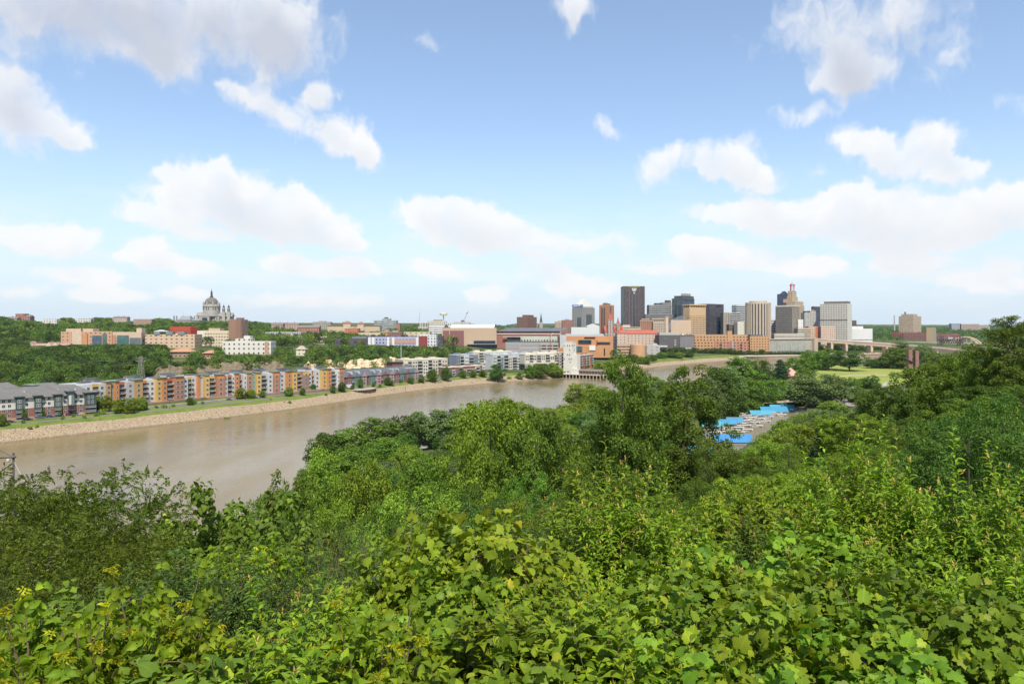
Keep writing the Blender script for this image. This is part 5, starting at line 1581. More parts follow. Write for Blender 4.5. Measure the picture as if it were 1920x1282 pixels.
# --- cream, grey and brown flats nearer the white tower
def condo(label, px0, px1, pyb, zb, H_, cols, depth=16, seed=0, storeys=4, roof_steps=True, group=None, dirpx=None):
 A, B = G(px0, pyb[0], zb)[:2], G(px1, pyb[1], zb)[:2]
 an, L = local_frame(*A, *B), math.hypot(B[0] - A[0], B[1] - A[1])
 th = thing('apartment_building', label, 'building', (A[0], A[1], zb), an, group)
 rng = random.Random(seed)
 MB().box(0, L, 2, depth, -4, H_).build('wall', cols[0], th)
 MB().box(-.3, L + .3, 1.7, depth + .3, H_ + .003, H_ + .6).build('roof_edge', cols[-1], th)
 x = .2
 k_ = 0
 while x < L - 3:
  w = min(rng.uniform(4.5, 7.5), L - x)
  sb = rng.choice((0, .5, 1.2))
  cm = cols[k_ % (len(cols) - 1)]
  up_ = H_ - rng.choice((0, 0, 3.0, .8)) if roof_steps else H_ - .4
  bay = MB().box(x + .02, x + w - .02, sb, 1.999, -4, up_).build('bay', cm, th)
  MB().box(x, x + w, sb - .2, 1.69, up_ + .003, up_ + .35).build('bay_cap', cols[-1], bay)
  fl = (up_ - .6) / storeys
  for k in range(storeys):
   if k_ % 2:
    MB().box(x + .4, x + w - .4, sb - .05, sb - .01, .5 + k * fl, .3 + (k + .8) * fl).build('glass_door', GLASSD, bay)
    balcony(bay, x + w / 2, sb - .02, .2 + k * fl, w - .5, 1.4)
   else:
    for j in range(2):
     win(bay, x + w * (.28 + .44 * j), sb, .6 + k * fl, 1.7, 1.7)
  x += w
  k_ += 1
 for q in range(int(L / 16)):
  x = 4 + q * 16
  MB().box(x, x + 6, 6, 12, H_ + .603, H_ + 2.2).build('roof_room', cols[0], th)
 return th
CRM = mat('cream_render', (.62, .55, .42), .8, .06)
CRM2 = mat('pale_cream', (.68, .62, .50), .8, .06)
BLU = mat('slate_blue_render', (.20, .235, .285), .75)
PGR = mat('pale_grey_render', (.55, .56, .55), .8)
DBR = mat('umber_brick', (.22, .11, .085), .85, .14, .5)
BRD = mat('rust_brick', (.38, .165, .10), .85, .14, .5)
th = condo('cream stepped terrace flats above the townhouse roofs', 757, 841, (703, 699), 9.5, 15, [CRM, CRM2, CRM, CRM2], 18, 1)
MB().box(-12, -.4, 2, 14, -4, 13.0).build('brick_wing', DBR, th)
MB().box(-13, .4, 1, 15, 13.003, 13.5).build('wing_roof', ROOFD, th)
condo('long low brown and cream flats behind riverside trees', 838, 906, (705, 700), 8, 8.5, [DBR, CRM, DBR, CRM2], 12, 2, 2)
condo('slate blue and pale grey flats, left of the grey pair', 857, 925, (694, 690.5), 9, 17, [BLU, PGR, mat('white_frame', (.66, .66, .64)), BLU, PGR], 16, 3, group='grey riverside flats')
condo('pale grey flats with white frames, right of the grey pair', 925, 1016, (692.5, 688), 9, 16.5, [PGR, mat('white_frame', (.66, .66, .64)), BLU, PGR, CRM, PGR], 16, 4, group='grey riverside flats')
condo('cream and brown brick flats left of the white tower', 1008, 1057, (688, 685), 10, 16, [CRM2, BRD, CRM, DBR, CRM2], 16, 5)
condo('rust brick flats with purple balconies right of the white tower', 1079, 1114, (687, 682), 10, 12.5, [BRD, DBR, BRD, mat('grey_trim', (.50, .47, .42))], 14, 6, roof_steps=False)
condo('upper cream flats peeping over the grey pair', 890, 960, (676, 674), 19, 9.5, [CRM2, CRM, PGR, CRM2], 14, 7, 3)
condo('upper cream flats right of the pair, level with their roofs', 985, 1046, (676, 674.5), 19, 7.0, [CRM2, CRM, CRM2], 14, 8, 2)
# --- white riverside elevator tower on its wharf
cx, ar, wl, wr = corner(1056.5, 1074, 1080.5, 826, 30)
TWM = mat('white_concrete_worn', (.70, .665, .58), .85, .09, .18)
z0 = 5.0
th = thing('elevator_tower', 'tall white concrete tower with few small dark windows at the river edge', 'tower', (cx, 826, z0), -ar)
Ht = HC - (641 - HY) / F * 826 - z0
tw = MB().box(-wl, 0, 0, wr, -.5, Ht).build('shaft', TWM, th)
MB().box(-wl - .15, .15, -.15, wr + .15, Ht + .003, Ht + .5).build('roof_slab', mat('roof_slab_pale', (.62, .60, .55)), th)
add(th, 'lower_block', TWM, -wl * .35, 5.2, .6, wr - .1, -.49, Ht * .60)
add(th, 'annexe', TWM, -2, 8.5, -2.2, .55, -.48, 5.5)
rng = random.Random(4)
for px, py in ((1057.8, 648), (1064, 648), (1068, 648), (1073, 648), (1068, 656), (1064, 665), (1068, 665), (1058, 673), (1067, 673), (1071, 673), (1069, 679), (1060, 697), (1064, 697), (1066.5, 697), (1058, 697.6)):
 u = (px - CX) / F
 # on the broad face
 t_ = (cx - u * 826) / (math.cos(ar) + u * math.sin(ar))
 z = HC - (py - HY) / F * (826 + t_ * math.sin(ar)) - z0
 MB().box(-t_ - .45, -t_ + .45, -.12, -.01, z - .9, z + .9).build('window', GLASSD, th)
for zz in (Ht - 5, Ht * .7):
 MB().box(.01, .12, wr * .3, wr * .3 + 1, zz, zz + 2).build('window', GLASSD, th)
th = thing('wharf', 'concrete wharf on piles with a long brown roofed shed beside the white tower', 'pier', (cx, 826, z0), -ar)
MB().box(-wl - 6, 40, -4, wr + 6, -1.3, -.51).build('deck', mat('pale_deck', (.60, .54, .43)), th)
for x in np.arange(-wl + 1, 40, 4.2):
 for y in (-3.4, 4):
  MB().tube([(x, y, -9), (x, y, -1.31)], .42, 6).build('pile', mat('pale_pile', (.55, .50, .42)), th)
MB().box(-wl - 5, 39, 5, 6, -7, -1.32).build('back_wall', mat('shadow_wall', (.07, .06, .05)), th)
MB().box(9, 36, -1.5, 6, -.5, 3.2).build('shed_wall', mat('shed_brown', (.22, .13, .10)), th)
MB().gable(8, 37, -2.6, 7, 3.2, 5.6, 'x').build('shed_roof', mat('shed_roof', (.20, .155, .13)), th)
for x in np.arange(10, 36, 3.6):
 MB().box(x - .15, x + .15, -2.4, -2.1, -.5, 3.19).build('shed_post', mat('grey_post', (.35, .33, .32)), th)
# --- bank overlook deck
s_ = bank_s(*G(730, 735, 4)[:2])
x, y = bank_pt(s_, 16)
an = math.atan2(*(np.array(bank_pt(s_ + 5, 16)) - np.array((x, y)))[::-1])
th = thing('overlook_deck', 'curved concrete overlook deck on brown piles half way along the stone bank', 'pier', (x, y, 5.6), an)
mb = MB()
pl = [(t * 1.0, -9.5 * math.sqrt(max(0, 1 - (t / 15) ** 2))) for t in np.linspace(-15, 15, 17)]
mb.prism(pl + [(15, 1), (-15, 1)], 0, .6)
mb.build('deck', CONC, th)
for t, yy in pl[1:-1]:
 MB().tube([(t, yy + .5, -5), (t, yy + .5, -.01)], .35, 6).build('pile', mat('rust_pile', (.20, .11, .08)), th)
mb = MB()
for t, yy in pl:
 mb.bar((t, yy + .1, .6), (t, yy + .1, 1.7), .04)
mb.tube([(t, yy + .1, 1.7) for t, yy in pl], .05, 4)
mb.build('railing', STEEL, th)
# --- river walls, bridges
KW = mat('weathered_wall', (.40, .37, .32), .9, .14, .08)
A, B = P(1443, 660, 1365)[:2], P(1523, 660, 1420)[:2]
an, L = local_frame(*A, *B), math.hypot(B[0] - A[0], B[1] - A[1])
th = thing('retaining_wall', 'long grey retaining wall with shallow arches under the dark grid tower', 'wall', (A[0], A[1], 6), an)
hw = HC - (636 - HY) / F * 1390 - 6
MB().box(0, L, 0, 14, -5, hw).build('wall', KW, th)
MB().box(-1, L, -1.5, 1, hw + .003, hw + 1.4).build('coping', mat('pale_coping', (.56, .51, .44)), th)
for k in range(10):
 x = L * .18 + k * L * .062
 MB().box(x, x + 1.1, -.9, -.01, -5, hw * .78).build('pilaster', mat('pale_pilaster', (.47, .45, .40)), th)
MB().box(L * .16, L * .80, -.5, -.005, hw * .2, hw * .74).build('arch_panel', mat('green_grey_panel', (.36, .37, .31), .9, .16, .1), th)
MB().box(L - 1, L + 9, -6, 14, -5, hw + 1.5).build('end_pier', mat('tan_pier', (.52, .41, .30)), th)
A, B = P(1378, 668, 1290)[:2], P(1500, 668, 1322)[:2]
an, L = local_frame(*A, *B), math.hypot(B[0] - A[0], B[1] - A[1])
th = thing('flood_wall', 'pale flood wall and walkway at the water below the orange brick block', 'wall', (A[0], A[1], 0), an)
MB().box(0, L, 0, 16, -3, 4.2).build('wall', mat('rose_wall_base', (.36, .27, .22), .9, .14, .1), th)
MB().box(-.5, L + .5, -.8, 16.5, 4.203, 5.6).build('parapet', mat('pale_parapet', (.64, .55, .45)), th)
A, B = P(1600, 664, 1345)[:2], P(1676, 662, 1375)[:2]
an, L = local_frame(*A, *B), math.hypot(B[0] - A[0], B[1] - A[1])
th = thing('flood_wall', 'tan flood wall across the water behind the park trees', 'wall', (A[0], A[1], 0), an)
MB().box(-60, L, 0, 16, -3, 5.6).build('wall', mat('rose_wall_base', (.36, .27, .22), .9, .14, .1), th)
MB().box(-60, L, -.8, 16.5, 5.603, 8.2).build('parapet', mat('tan_parapet', (.58, .44, .33)), th)
BR = mat('tan_bridge_concrete', (.64, .47, .34), .85, .08, .1)
BRS = mat('bridge_shadow', (.20, .15, .125))
def deck(name, label, pts, w, dpt, m, piers=(), rail=True, pier_z=-3, pier_w=4):
 th = thing(name, label, 'bridge', tuple(pts[0]))
 o = Vector(pts[0])
 q = [Vector(p) - o for p in pts]
 gd, rl = MB(), MB()
 for a, b in zip(q[:-1], q[1:]):
  d = (b - a)
  n = Vector((d.y, -d.x, 0)).normalized()
  for (mb, o0, o1, z0_, z1_) in ((gd, 0, w, -dpt, 0), (rl, -.5, 0, -.4, 1.3), (rl, w, w + .5, -.4, 1.3)):
   v = [a + n * -o0, b + n * -o0, b + n * -o1, a + n * -o1]
   i = len(mb.v)
   mb.v.extend([tuple(p + Vector((0, 0, z0_))) for p in v] + [tuple(p + Vector((0, 0, z1_))) for p in v])
   for f_ in ((0, 1, 5, 4), (1, 2, 6, 5), (2, 3, 7, 6), (3, 0, 4, 7), (4, 5, 6, 7), (3, 2, 1, 0)):
    mb.f.append(tuple(i + k for k in f_))
    mb.m.append(0)
 gd.build('girder', m, th)
 rl.build('parapet', mat('pale_rail', (.66, .57, .47)), th)
 for t in piers:
  k = min(int(t * (len(q) - 1)), len(q) - 2)
  p = q[k].lerp(q[k + 1], t * (len(q) - 1) - k)
  MB().taper(p.x - pier_w * .4, p.x + pier_w * .4, p.y + .5, p.y + w - .5, pier_z - o.z, p.x - pier_w * .6, p.x + pier_w * .6, p.y + .2, p.y + w - .2, p.z - dpt - .01).build('pier', m, th)
 return th
deck('bridge', 'wide tan girder bridge running from the retaining wall behind the park trees', [P(1522, 635, 1440), P(1600, 640.5, 1400), P(1672, 645.5, 1350), P(1760, 653.5, 1260), P(1830, 660.5, 1190), P(1960, 668, 1120)], 18, 5.4, BR, (.1, .17, .3, .38, .46, .6, .72))
th = deck('bridge', 'slender far bridge with a tan tied arch at its right end', [P(1590, 639.5, 2000), P(1700, 641.5, 1900), P(1770, 642.5, 1840), P(1842, 644, 1780), P(1900, 645.5, 1740)], 14, 2.6, mat('pale_bridge', (.64, .54, .43)), (.3, .42, .62, .7))
o_ = Vector(P(1590, 639.5, 2000))
a_, b_ = Vector(P(1786, 643, 1830)) - o_, Vector(P(1840, 644, 1785)) - o_
arch = [a_.lerp(b_, t) + Vector((0, 0, 15.5 * (1 - (2 * t - 1) ** 2))) for t in np.linspace(0, 1, 17)]
for off_ in (0, 13):
 MB().tube([p + Vector((0, off_, 0)) for p in arch], 1.7, 6).build('arch_rib', BR, th)
for t in (.2, .35, .5, .65, .8):
 p = a_.lerp(b_, t)
 MB().bar(p, p + Vector((0, 0, 15.5 * (1 - (2 * t - 1) ** 2))), .6).build('hanger', BR, th)
MB().box(b_.x - 2, b_.x + 4, b_.y - 1, b_.y + 14, -30, b_.z).build('pier', BR, th)
# lift span of the rail bridge
th = thing('lift_bridge', 'dark steel lift bridge with lattice towers in front of the tan arch', 'bridge', (*P(1762, 643, 1760)[:2], 6))
sc = 1760 / F
RUST = mat('dark_rust_steel', (.075, .055, .055), .7, .2, .3)
zt_ = HC - (640 - HY) * sc - 6
for nm, x0 in (('lift_tower', 0), ('lift_tower', 37 * sc)):
 mb = MB()
 for q in (0, 6.5 * sc):
  for y in (0, 8):
   mb.bar((x0 + q, y, -8), (x0 + q, y, zt_ + 9.0 * sc * 1.1), .85)
 for k in range(7):
  za, zb_ = -6 + k * 5.2, -6 + (k + 1) * 5.2
  mb.bar((x0, 0, za), (x0 + 6.5 * sc, 0, zb_), .5)
  mb.bar((x0 + 6.5 * sc, 0, za), (x0, 0, zb_), .5)
 mb.build(nm, RUST, th)
mb = MB()
for y in (0, 8):
 mb.bar((0, y, zt_ - 4), (43 * sc, y, zt_ - 4), .9)
 mb.bar((0, y, zt_ + 5), (43 * sc, y, zt_ + 5), .9)
 for k in range(10):
  xa, xb = k * 4.3 * sc, (k + 1) * 4.3 * sc
  mb.bar((xa, y, zt_ - 4), ((xa + xb) / 2, y, zt_ + 5), .5)
  mb.bar(((xa + xb) / 2, y, zt_ + 5), (xb, y, zt_ - 4), .5)
mb.build('truss_span', RUST, th)
MB().box(16 * sc, 25 * sc, 1, 7, zt_ + 5.9, zt_ + 10).build('machine_house', mat('grey_cabin', (.42, .44, .45)), th)
MB().box(-30 * sc, 60 * sc, -3, 11, -9, -4.5).build('approach', BR, th)
# --- ruined brick lift towers in the park edge
th = thing('ruined_piers', 'pair of rusty brick red piers with a fallen dark beam above park trees', 'ruin', (*P(1712.5, 700, 760)[:2], 4))
sc = 760 / F
BK = mat('rust_brick_ruin', (.30, .155, .115), .9, .22, .25)
for px, w, yt in ((1707.5, 3.4, 656), (1720, 3.4, 657)):
 MB().taper((px - 1712.5 - w) * sc, (px - 1712.5 + w) * sc, 0, 5, -4, (px - 1712.5 - w * .95) * sc, (px - 1712.5 + w * .95) * sc, .2, 4.8, HC - (yt - HY) * sc - 4).build('brick_pier', BK, th)
MB().bar(((1694 - 1712.5) * sc, -.9, HC - (672 - HY) * sc - 4), ((1714 - 1712.5) * sc, -.9, HC - (680.5 - HY) * sc - 4), .85).build('fallen_beam', IRON, th)
# --- orange tented pavilion
th = thing('pavilion', 'round pavilion with a pointed terracotta tent roof among park trees', 'pavilion', (*P(1482, 705, 745)[:2], 3.7))
MB().lathe([(11.5, 0), (11.5, 4.2)], 10).build('wall', mat('rose_wall', (.42, .22, .16)), th)
MB().lathe([(12.6, 4.2), (12.6, 4.6), (6, 8.2), (.3, 12.5)], 10).build('tent_roof', mat('salmon_roof', (.58, .33, .25)), th)
# --- pylons, mast, crane, pole frame
LATT = mat('weathered_lattice', (.36, .33, .27), .7, .15, .5)
def pylon(label, px, ytop, ybase, D, w, cat='pylon', arms=True):
 zb_ = HC - (ybase - HY) / F * D
 h = HC - (ytop - HY) / F * D - zb_
 th = thing('transmission_pylon', label, cat, (*P(px, 610, D)[:2], zb_))
 lv = 8
 mb, br = MB(), MB()
 ww = lambda t: lerp(w / 2, w * .22, min(1, t * 1.3))
 for q in (-1, 1):
  for r_ in (-1, 1):
   mb.tube([(q * ww(t), r_ * ww(t), h * t) for t in np.linspace(0, 1, 9)], .12, 4)
 for k in range(lv):
  t0, t1 = k / lv, (k + 1) / lv
  for r_ in (-1, 1):
   br.bar((-ww(t0), r_ * ww(t0), h * t0), (ww(t1), r_ * ww(t1), h * t1), .055)
   br.bar((ww(t0), r_ * ww(t0), h * t0), (-ww(t1), r_ * ww(t1), h * t1), .055)
   br.bar((r_ * ww(t0), -ww(t0), h * t0), (r_ * ww(t1), ww(t1), h * t1), .055)
   br.bar((-ww(t1), r_ * ww(t1), h * t1), (ww(t1), r_ * ww(t1), h * t1), .055)
 mb.build('leg_frame', LATT, th)
 br.build('brace', LATT, th)
 if arms:
  for zt_ in (.80, .92):
   MB().bar((-w * .9, 0, h * zt_), (w * .9, 0, h * zt_), .14).build('cross_arm', LATT, th)
 return th
pylon('rusty lattice pylon rising behind the left colourful flats', 264, 668.5, 712, 560, 4.6)
pylon('pale lattice pylon beside the grey flats', 972, 646, 690, 880, 5)
th = thing('mast', 'tall pale green steel pole above the cream terrace flats', 'mast', (*P(752, 610, 760)[:2], 12))
MB().tube([(0, 0, -3), (0, 0, HC - (640 - HY) / F * 760 - 12)], [.55, .35], 8).build('pole', mat('pale_green_steel', (.36, .42, .40), .5), th)
for zz in (.55, .75, .95):
 MB().bar((-1.6, 0, 30 * zz), (1.6, 0, 30 * zz), .1).build('cross_arm', STEEL, th)
th = thing('crane', 'thin red crane mast with a pale jib in front of the open parking ramp', 'crane', (*P(1031.5, 610, 990)[:2], 16))
zt = HC - (626 - HY) / F * 990 - 16
MB().tube([(0, 0, -3), (0, 0, zt)], .45, 4).build('mast', mat('crane_red', (.38, .10, .07)), th)
MB().bar((-5, 0, zt - 1.5), (4, 0, zt), .35).build('jib', mat('crane_red', (.38, .10, .07)), th)
MB().bar((1, -.3, zt - 2), (4.5, -.3, zt + 1.2), .5).build('jib_tip', WHITE, th)
th = thing('crane', 'distant slanted crane boom left of the cream office hall', 'crane', (*P(868, 605, 2200)[:2], 60))
mb = MB().bar((-4, 0, 0), (10 * 2200 / F, 0, HC + (HY - 583) / F * 2200 - 60), .5)
mb.build('boom', mat('boom_grey', (.18, .19, .21)), th)
MB().bar((7 * 2200 / F, -.4, HC + (HY - 588) / F * 2200 - 60), (8.4 * 2200 / F, -.4, HC + (HY - 586) / F * 2200 - 60), 1.3).build('boom_head', IRON, th)
th = thing('crane', 'faint thin crane line standing above the cream office hall', 'crane', (*P(785, 605, 2300)[:2], 60))
MB().bar((0, 0, 0), (2.5 * 2300 / F, 0, HC + (HY - 584) / F * 2300 - 60), .4).build('boom', mat('boom_grey', (.18, .19, .21)), th)
D = 105.0
zt = HC - (856 - HY) / F * D
WOOD = mat('weathered_pole', (.145, .125, .105), .85, .15, 2)
xp, yp = P(24, 856, D)[:2]
th = thing('utility_pole', 'two pole timber power line frame with cross braces at the left edge of the river', 'utility pole', (xp, yp, gz(xp, yp)))
zr = zt - gz(xp, yp)
for dx in (0, -5.2):
 MB().tube([(dx, 0, -1), (dx + .1 * (dx == 0), 0, zr + .6)], [.2, .15], 8).build('pole', WOOD, th)
MB().bar((-8.6, -.25, zr - .22), (.6, -.25, zr + .02), .16).build('cross_arm', WOOD, th)
MB().bar((-6.2, -.2, zr + 3.4), (.1, -.2, zr + .05), .09).build('guy_strut', WOOD, th)
MB().bar((-5.2, .18, zr - 4.4), (0, .18, zr - .9), .10).build('cross_brace', WOOD, th)
MB().bar((-5.2, -.18, zr - .8), (0.1, -.18, zr - 4.0), .12).build('cross_brace', WOOD, th)
for q in (-.5,):
 MB().lathe([(.16, zr - .7), (.22, zr - .6), (.22, zr - .3), (.1, zr - .24)], 8, (q, -.25)).build('insulator', mat('white_porcelain', (.62, .60, .56), .3), th)
MB().tube([(.1, 0, zr - .6), (3.0, -1.0, zr - 4.5), (6.2, -2.0, zr - 10)], .025, 4).build('guy_wire', STEEL, th)
# wires across the left wood
th = thing('power_line', 'two thin power wires strung across the dark left wood to the rusty pylon', 'wire', P(264, 672, 560))
for dy in (2, 11):
 a, b = Vector((0, 0, -dy * .42)), Vector(P(-60, 676 + dy, 600)) - Vector(P(264, 672, 560))
 MB().tube([a.lerp(b, t) - Vector((0, 0, 3 * 4 * t * (1 - t) * .4)) for t in np.linspace(0, 1, 12)], .05, 3).build('wire', STEEL, th)
# --- cars, bus, lamps
def make_car(name, label, cat, body, L=4.5, Wd=1.8, H_=1.45, suv=False):
 th = thing(name, label, cat)
 hb = .78 if not suv else .95
 HH = H_ if not suv else 1.75
 mb = MB()
 side = [(-L / 2, .3), (-L / 2, hb * .92), (-L * .46, hb), (L * .30, hb * .98), (L * .48, hb * .82), (L / 2, .55), (L / 2, .3)]
 i = len(mb.v)
 n = len(side)
 for y in (-Wd / 2, Wd / 2):
  mb.v.extend([(x, y, z) for x, z in side])
 for k in range(n):
  j = (k + 1) % n
  mb.f.append((i + k, i + j, i + n + j, i + n + k))
  mb.m.append(0)
 mb.f.append(tuple(i + k for k in range(n)))
 mb.f.append(tuple(i + n + k for k in range(n - 1, -1, -1)))
 mb.m += [0, 0]
 mb.build('body', body, th)
 back = -L * (.44 if suv else .36)
 MB().taper(back, L * .22, -Wd / 2 + .06, Wd / 2 - .06, hb - .02, back + .45, L * .03, -Wd / 2 + .22, Wd / 2 - .22, HH - .06).build('window_band', GLASSD, th)
 MB().taper(back + .42, L * .05, -Wd / 2 + .2, Wd / 2 - .2, HH - .058, back + .5, L * .02, -Wd / 2 + .28, Wd / 2 - .28, HH).build('roof', body, th)
 for x in (-L * .30, L * .31):
  for y in (-1, 1):
   o = MB().tube([(0, -.11, 0), (0, .11, 0)], .33, 12).build('wheel', mat('tyre', (.03, .03, .03), .9), th, loc=(x, y * (Wd / 2 - .1), .33))
   MB().tube([(0, -.125, 0), (0, .125, 0)], .19, 10).build('rim', STEEL, o)
 for y in (-1, 1):
  MB().box(L / 2 - .06, L / 2 + .012, y * .62 - .2, y * .62 + .2, .55, .72).build('headlight', mat('lamp_glass', (.8, .8, .76), .15), th)
  MB().box(-L / 2 - .012, -L / 2 + .06, y * .66 - .14, y * .66 + .14, .6, .8).build('tail_light', mat('red_lens', (.35, .02, .02), .25), th)
 return th
PAINT = {k: mat('car_paint_' + k, v, .25, .04, .3, .0, .6) for k, v in {'black': (.02, .02, .025), 'blue': (.02, .06, .28), 'red': (.28, .02, .03), 'white': (.78, .77, .75), 'navy': (.03, .04, .07), 'silver': (.45, .46, .47), 'grey': (.16, .17, .18)}.items()}
CARS = [(19, 790.5, 'black', 'black saloon car, leftmost of those parked below the brick flats', 0), (52, 786.5, 'navy', 'dark car parked between young trees before the brick flats', 1), (77, 783.5, 'grey', 'charcoal car left of the bright blue one', 1),
  (95, 781.5, 'blue', 'bright blue car parked before the brick flats', 0), (111, 780, 'black', 'black car between the blue and the dark red cars', 0), (130, 778, 'red', 'dark red car next to the white saloon', 1), (145.5, 776.8, 'white', 'white saloon car at the right end of the parked row', 0),
  (187, 772.5, 'white', 'white car at the street corner right of the brick flats', 0), (430, 749.5, 'grey', 'grey car under trees before the middle colourful flats', 0), (458, 747, 'black', 'black car beside bright green trees on the river road', 1),
  (479, 745.4, 'silver', 'silver car past the bright green trees', 0), (578, 733.2, 'white', 'white car below the right hand colourful flats', 0), (604, 730.5, 'red', 'red car parked right of the white one below orange bays', 1), (612, 729.6, 'white', 'small white car beside the red one below orange bays', 0),
  (655, 723.6, 'white', 'white van like car at the end of the colourful row', 1), (842, 709.5, 'white', 'white car near the riverside trees by the brown flats', 0), (826, 711, 'silver', 'silver car left of the riverside trees', 0)]
rd = lambda s: math.atan2(*(np.array(bank_pt(s + 4, 36)) - np.array(bank_pt(s - 4, 36)))[::-1])
for px, py, colr, lab, suv in CARS:
 x, y, z = G(px, py, 7.3)
 s_ = bank_s(x, y)
 th = make_car('parked_car', lab, 'car', PAINT[colr], suv=bool(suv))
 dd = float(sdist(np.array([x]), np.array([y]), FB)[0])
 th.location = (x, y, max(gz(x, y) + .15, 6))
 th.rotation_euler = (0, 0, rd(s_))
 th['group'] = 'cars along the river road'
for px, py, colr, lab in ((1578, 742.5, 'grey', 'grey car in the gravel lot behind the white bus'), (1588, 741.8, 'black', 'black car at the back of the gravel lot'), (1597, 743.2, 'silver', 'silver car at the right of the gravel lot')):
 x, y, z = G(px, py, 3.85)
 th = make_car('parked_car', lab, 'car', PAINT[colr])
 th.location = (x, y, 3.82)
 th.rotation_euler = (0, 0, .2)
 th['group'] = 'cars in the gravel lot'
x, y, z = G(1563, 747.5, 3.85)
th = thing('shuttle_bus', 'white shuttle bus parked in the gravel lot by the marina', 'bus', (x, y, 3.82), R(8))
MB().box(-4, 3.2, -1.15, 1.15, .45, 2.9).build('body', PAINT['white'], th)
MB().taper(3.2, 4.2, -1.1, 1.1, .45, 3.2, 3.9, -1.0, 1.0, 1.5).build('bonnet', PAINT['white'], th)
MB().box(-3.8, 2.9, -1.17, 1.17, 1.6, 2.4).build('window_band', GLASSD, th)
for xx in (-2.6, 2.9):
 for yy in (-1, 1):
  MB().tube([(xx, yy * 1.0 - .13, .42), (xx, yy * 1.0 + .13, .42)], .42, 12).build('wheel', mat('tyre', (.03, .03, .03), .9), th)
th = thing('box_trailer', 'white box trailer under trees at the end of the orange flats', 'trailer', (*G(654.5, 727.5, 7.0)[:2], 7.0), R(50))
MB().box(-2.6, 2.6, -1.2, 1.2, .6, 3.1).build('body', PAINT['white'], th)
for yy in (-1, 1):
 MB().tube([(0, yy * 1.1 - .1, .36), (0, yy * 1.1 + .1, .36)], .36, 10).build('wheel', mat('tyre', (.03, .03, .03), .9), th)
lm = thing('street_lamp', 'dark street lamp on the river path', 'lamp')
MB().lathe([(.16, 0), (.16, .5), (.07, .7), (.055, 4.2)], 8).build('post', mat('lamp_brown', (.12, .06, .05)), lm)
MB().lathe([(.1, 4.2), (.30, 4.5), (.34, 5.0), (.42, 5.05), (.1, 5.4)], 8).build('lantern', mat('lamp_brown', (.12, .06, .05)), lm)
LL = [(41, 798, 'river path lamp in front of the leftmost parked cars'), (116, 791.5, 'river path lamp below the red car'), (186.5, 783, 'river path lamp at the street corner by the brick flats'), (318, 767, 'river path lamp below the orange bays of the left colourful flats'), (379, 761.5, 'river path lamp below the white bay, next to a round shrub'),
   (519, 745.5, 'river path lamp below the middle colourful flats'), (592, 737, 'river path lamp below the right colourful flats'), (690, 727.5, 'river path lamp left of the overlook deck'), (760, 722.5, 'river path lamp right of the overlook deck')]
for i, (px, py, lab) in enumerate(LL):
 o = lm if i == 0 else copy_tree(lm)
 x, y = G(px, py, 6.4)[:2]
 o.location = (x, y, gz(x, y))
 o['label'] = lab
 o['group'] = 'lamps along the river path'
# --- marina: blue roofed boat houses, docks, boats
BLUE = mat('blue_metal_roof', (.05, .25, .40), .45, .08, .25, .0, .5)
BLUD = mat('navy_gable', (.02, .055, .15), .6)
def boathouse(label, px0, px1, py, D, depth, ht=4.4, rz=0.0, rm=None):
 D = (HC - 4.7) * F / (py - HY)
 depth *= .72
 xa, xb = (px0 - CX) / F * D, (px1 - CX) / F * D
 L = xb - xa
 z = HC - (py - HY) / F * D
 th = thing('boathouse', label, 'boathouse', (xa, D, .3), rz, 'blue roofed boathouses')
 h = z - .3
 he = h - depth * .36
 mb = MB()
 for y0_, y1_, z0_, z1_ in ((0, depth / 2, he, h), (depth, depth / 2, he, h)):
  a = [(-.6, y0_, z0_), (L + .6, y0_, z0_), (L + .6, y1_, z1_), (-.6, y1_, z1_)]
  b = [(x, y, zz - .12) for x, y, zz in a]
  i = len(mb.v)
  mb.v.extend(a + b)
  for q in ((0, 1, 2, 3), (7, 6, 5, 4), (0, 4, 5, 1), (1, 5, 6, 2), (2, 6, 7, 3), (3, 7, 4, 0)):
   mb.f.append(tuple(i + k for k in q))
   mb.m.append(0)
 mb.build('roof', rm or BLUE, th)
 for x in (0, L - .15):
  g = MB()
  g.face([(x, .2, he - .1), (x, depth - .2, he - .1), (x, depth / 2, h - .2)])
  g.face([(x + .12, depth - .2, he - .1), (x + .12, .2, he - .1), (x + .12, depth / 2, h - .2)])
  g.build('gable_panel', BLUD, th)
 for x in np.linspace(.2, L - .2, max(3, int(L / 4))):
  for y in (.3, depth - .3):
   MB().bar((x, y, -2), (x, y, he), .1).build('post', mat('grey_post', (.35, .33, .32)), th)
 MB().box(0, L, .1, 1.1, -.2, .15).build('float', mat('dock_plank', (.42, .37, .30)), th)
 return th
BT = mat('bright_blue_roof', (.045, .22, .47), .45, .08, .25, 0, .5)
TEAL = mat('teal_blue_roof', (.07, .32, .42), .45, .08, .25, 0, .5)
boathouse('teal roofed boathouse farthest up the marina', 1448, 1491, 759.5, 527, 12, rm=TEAL)
boathouse('blue roofed boathouse in front of the teal one', 1430, 1478, 763.5, 508, 12)
boathouse('short teal roofed boathouse left of the farthest pair', 1410, 1447, 770, 487, 10, rm=TEAL)
boathouse('blue roofed boathouse half way down the marina', 1366, 1394, 783.5, 452, 10)
boathouse('blue roofed boathouse with navy gable in the middle of the moored boats', 1350, 1381, 787, 440, 10)
boathouse('blue roofed boathouse partly behind the tall leafy tree', 1318, 1356, 790.5, 428, 11, rm=TEAL)
boathouse('bright blue long roof nearest the yellow green trees', 1345, 1412, 816, 372, 14, rm=BT)
boathouse('bright blue roof lowest down beside the tall tree trunk', 1296, 1336, 838, 345, 13, rm=TEAL)
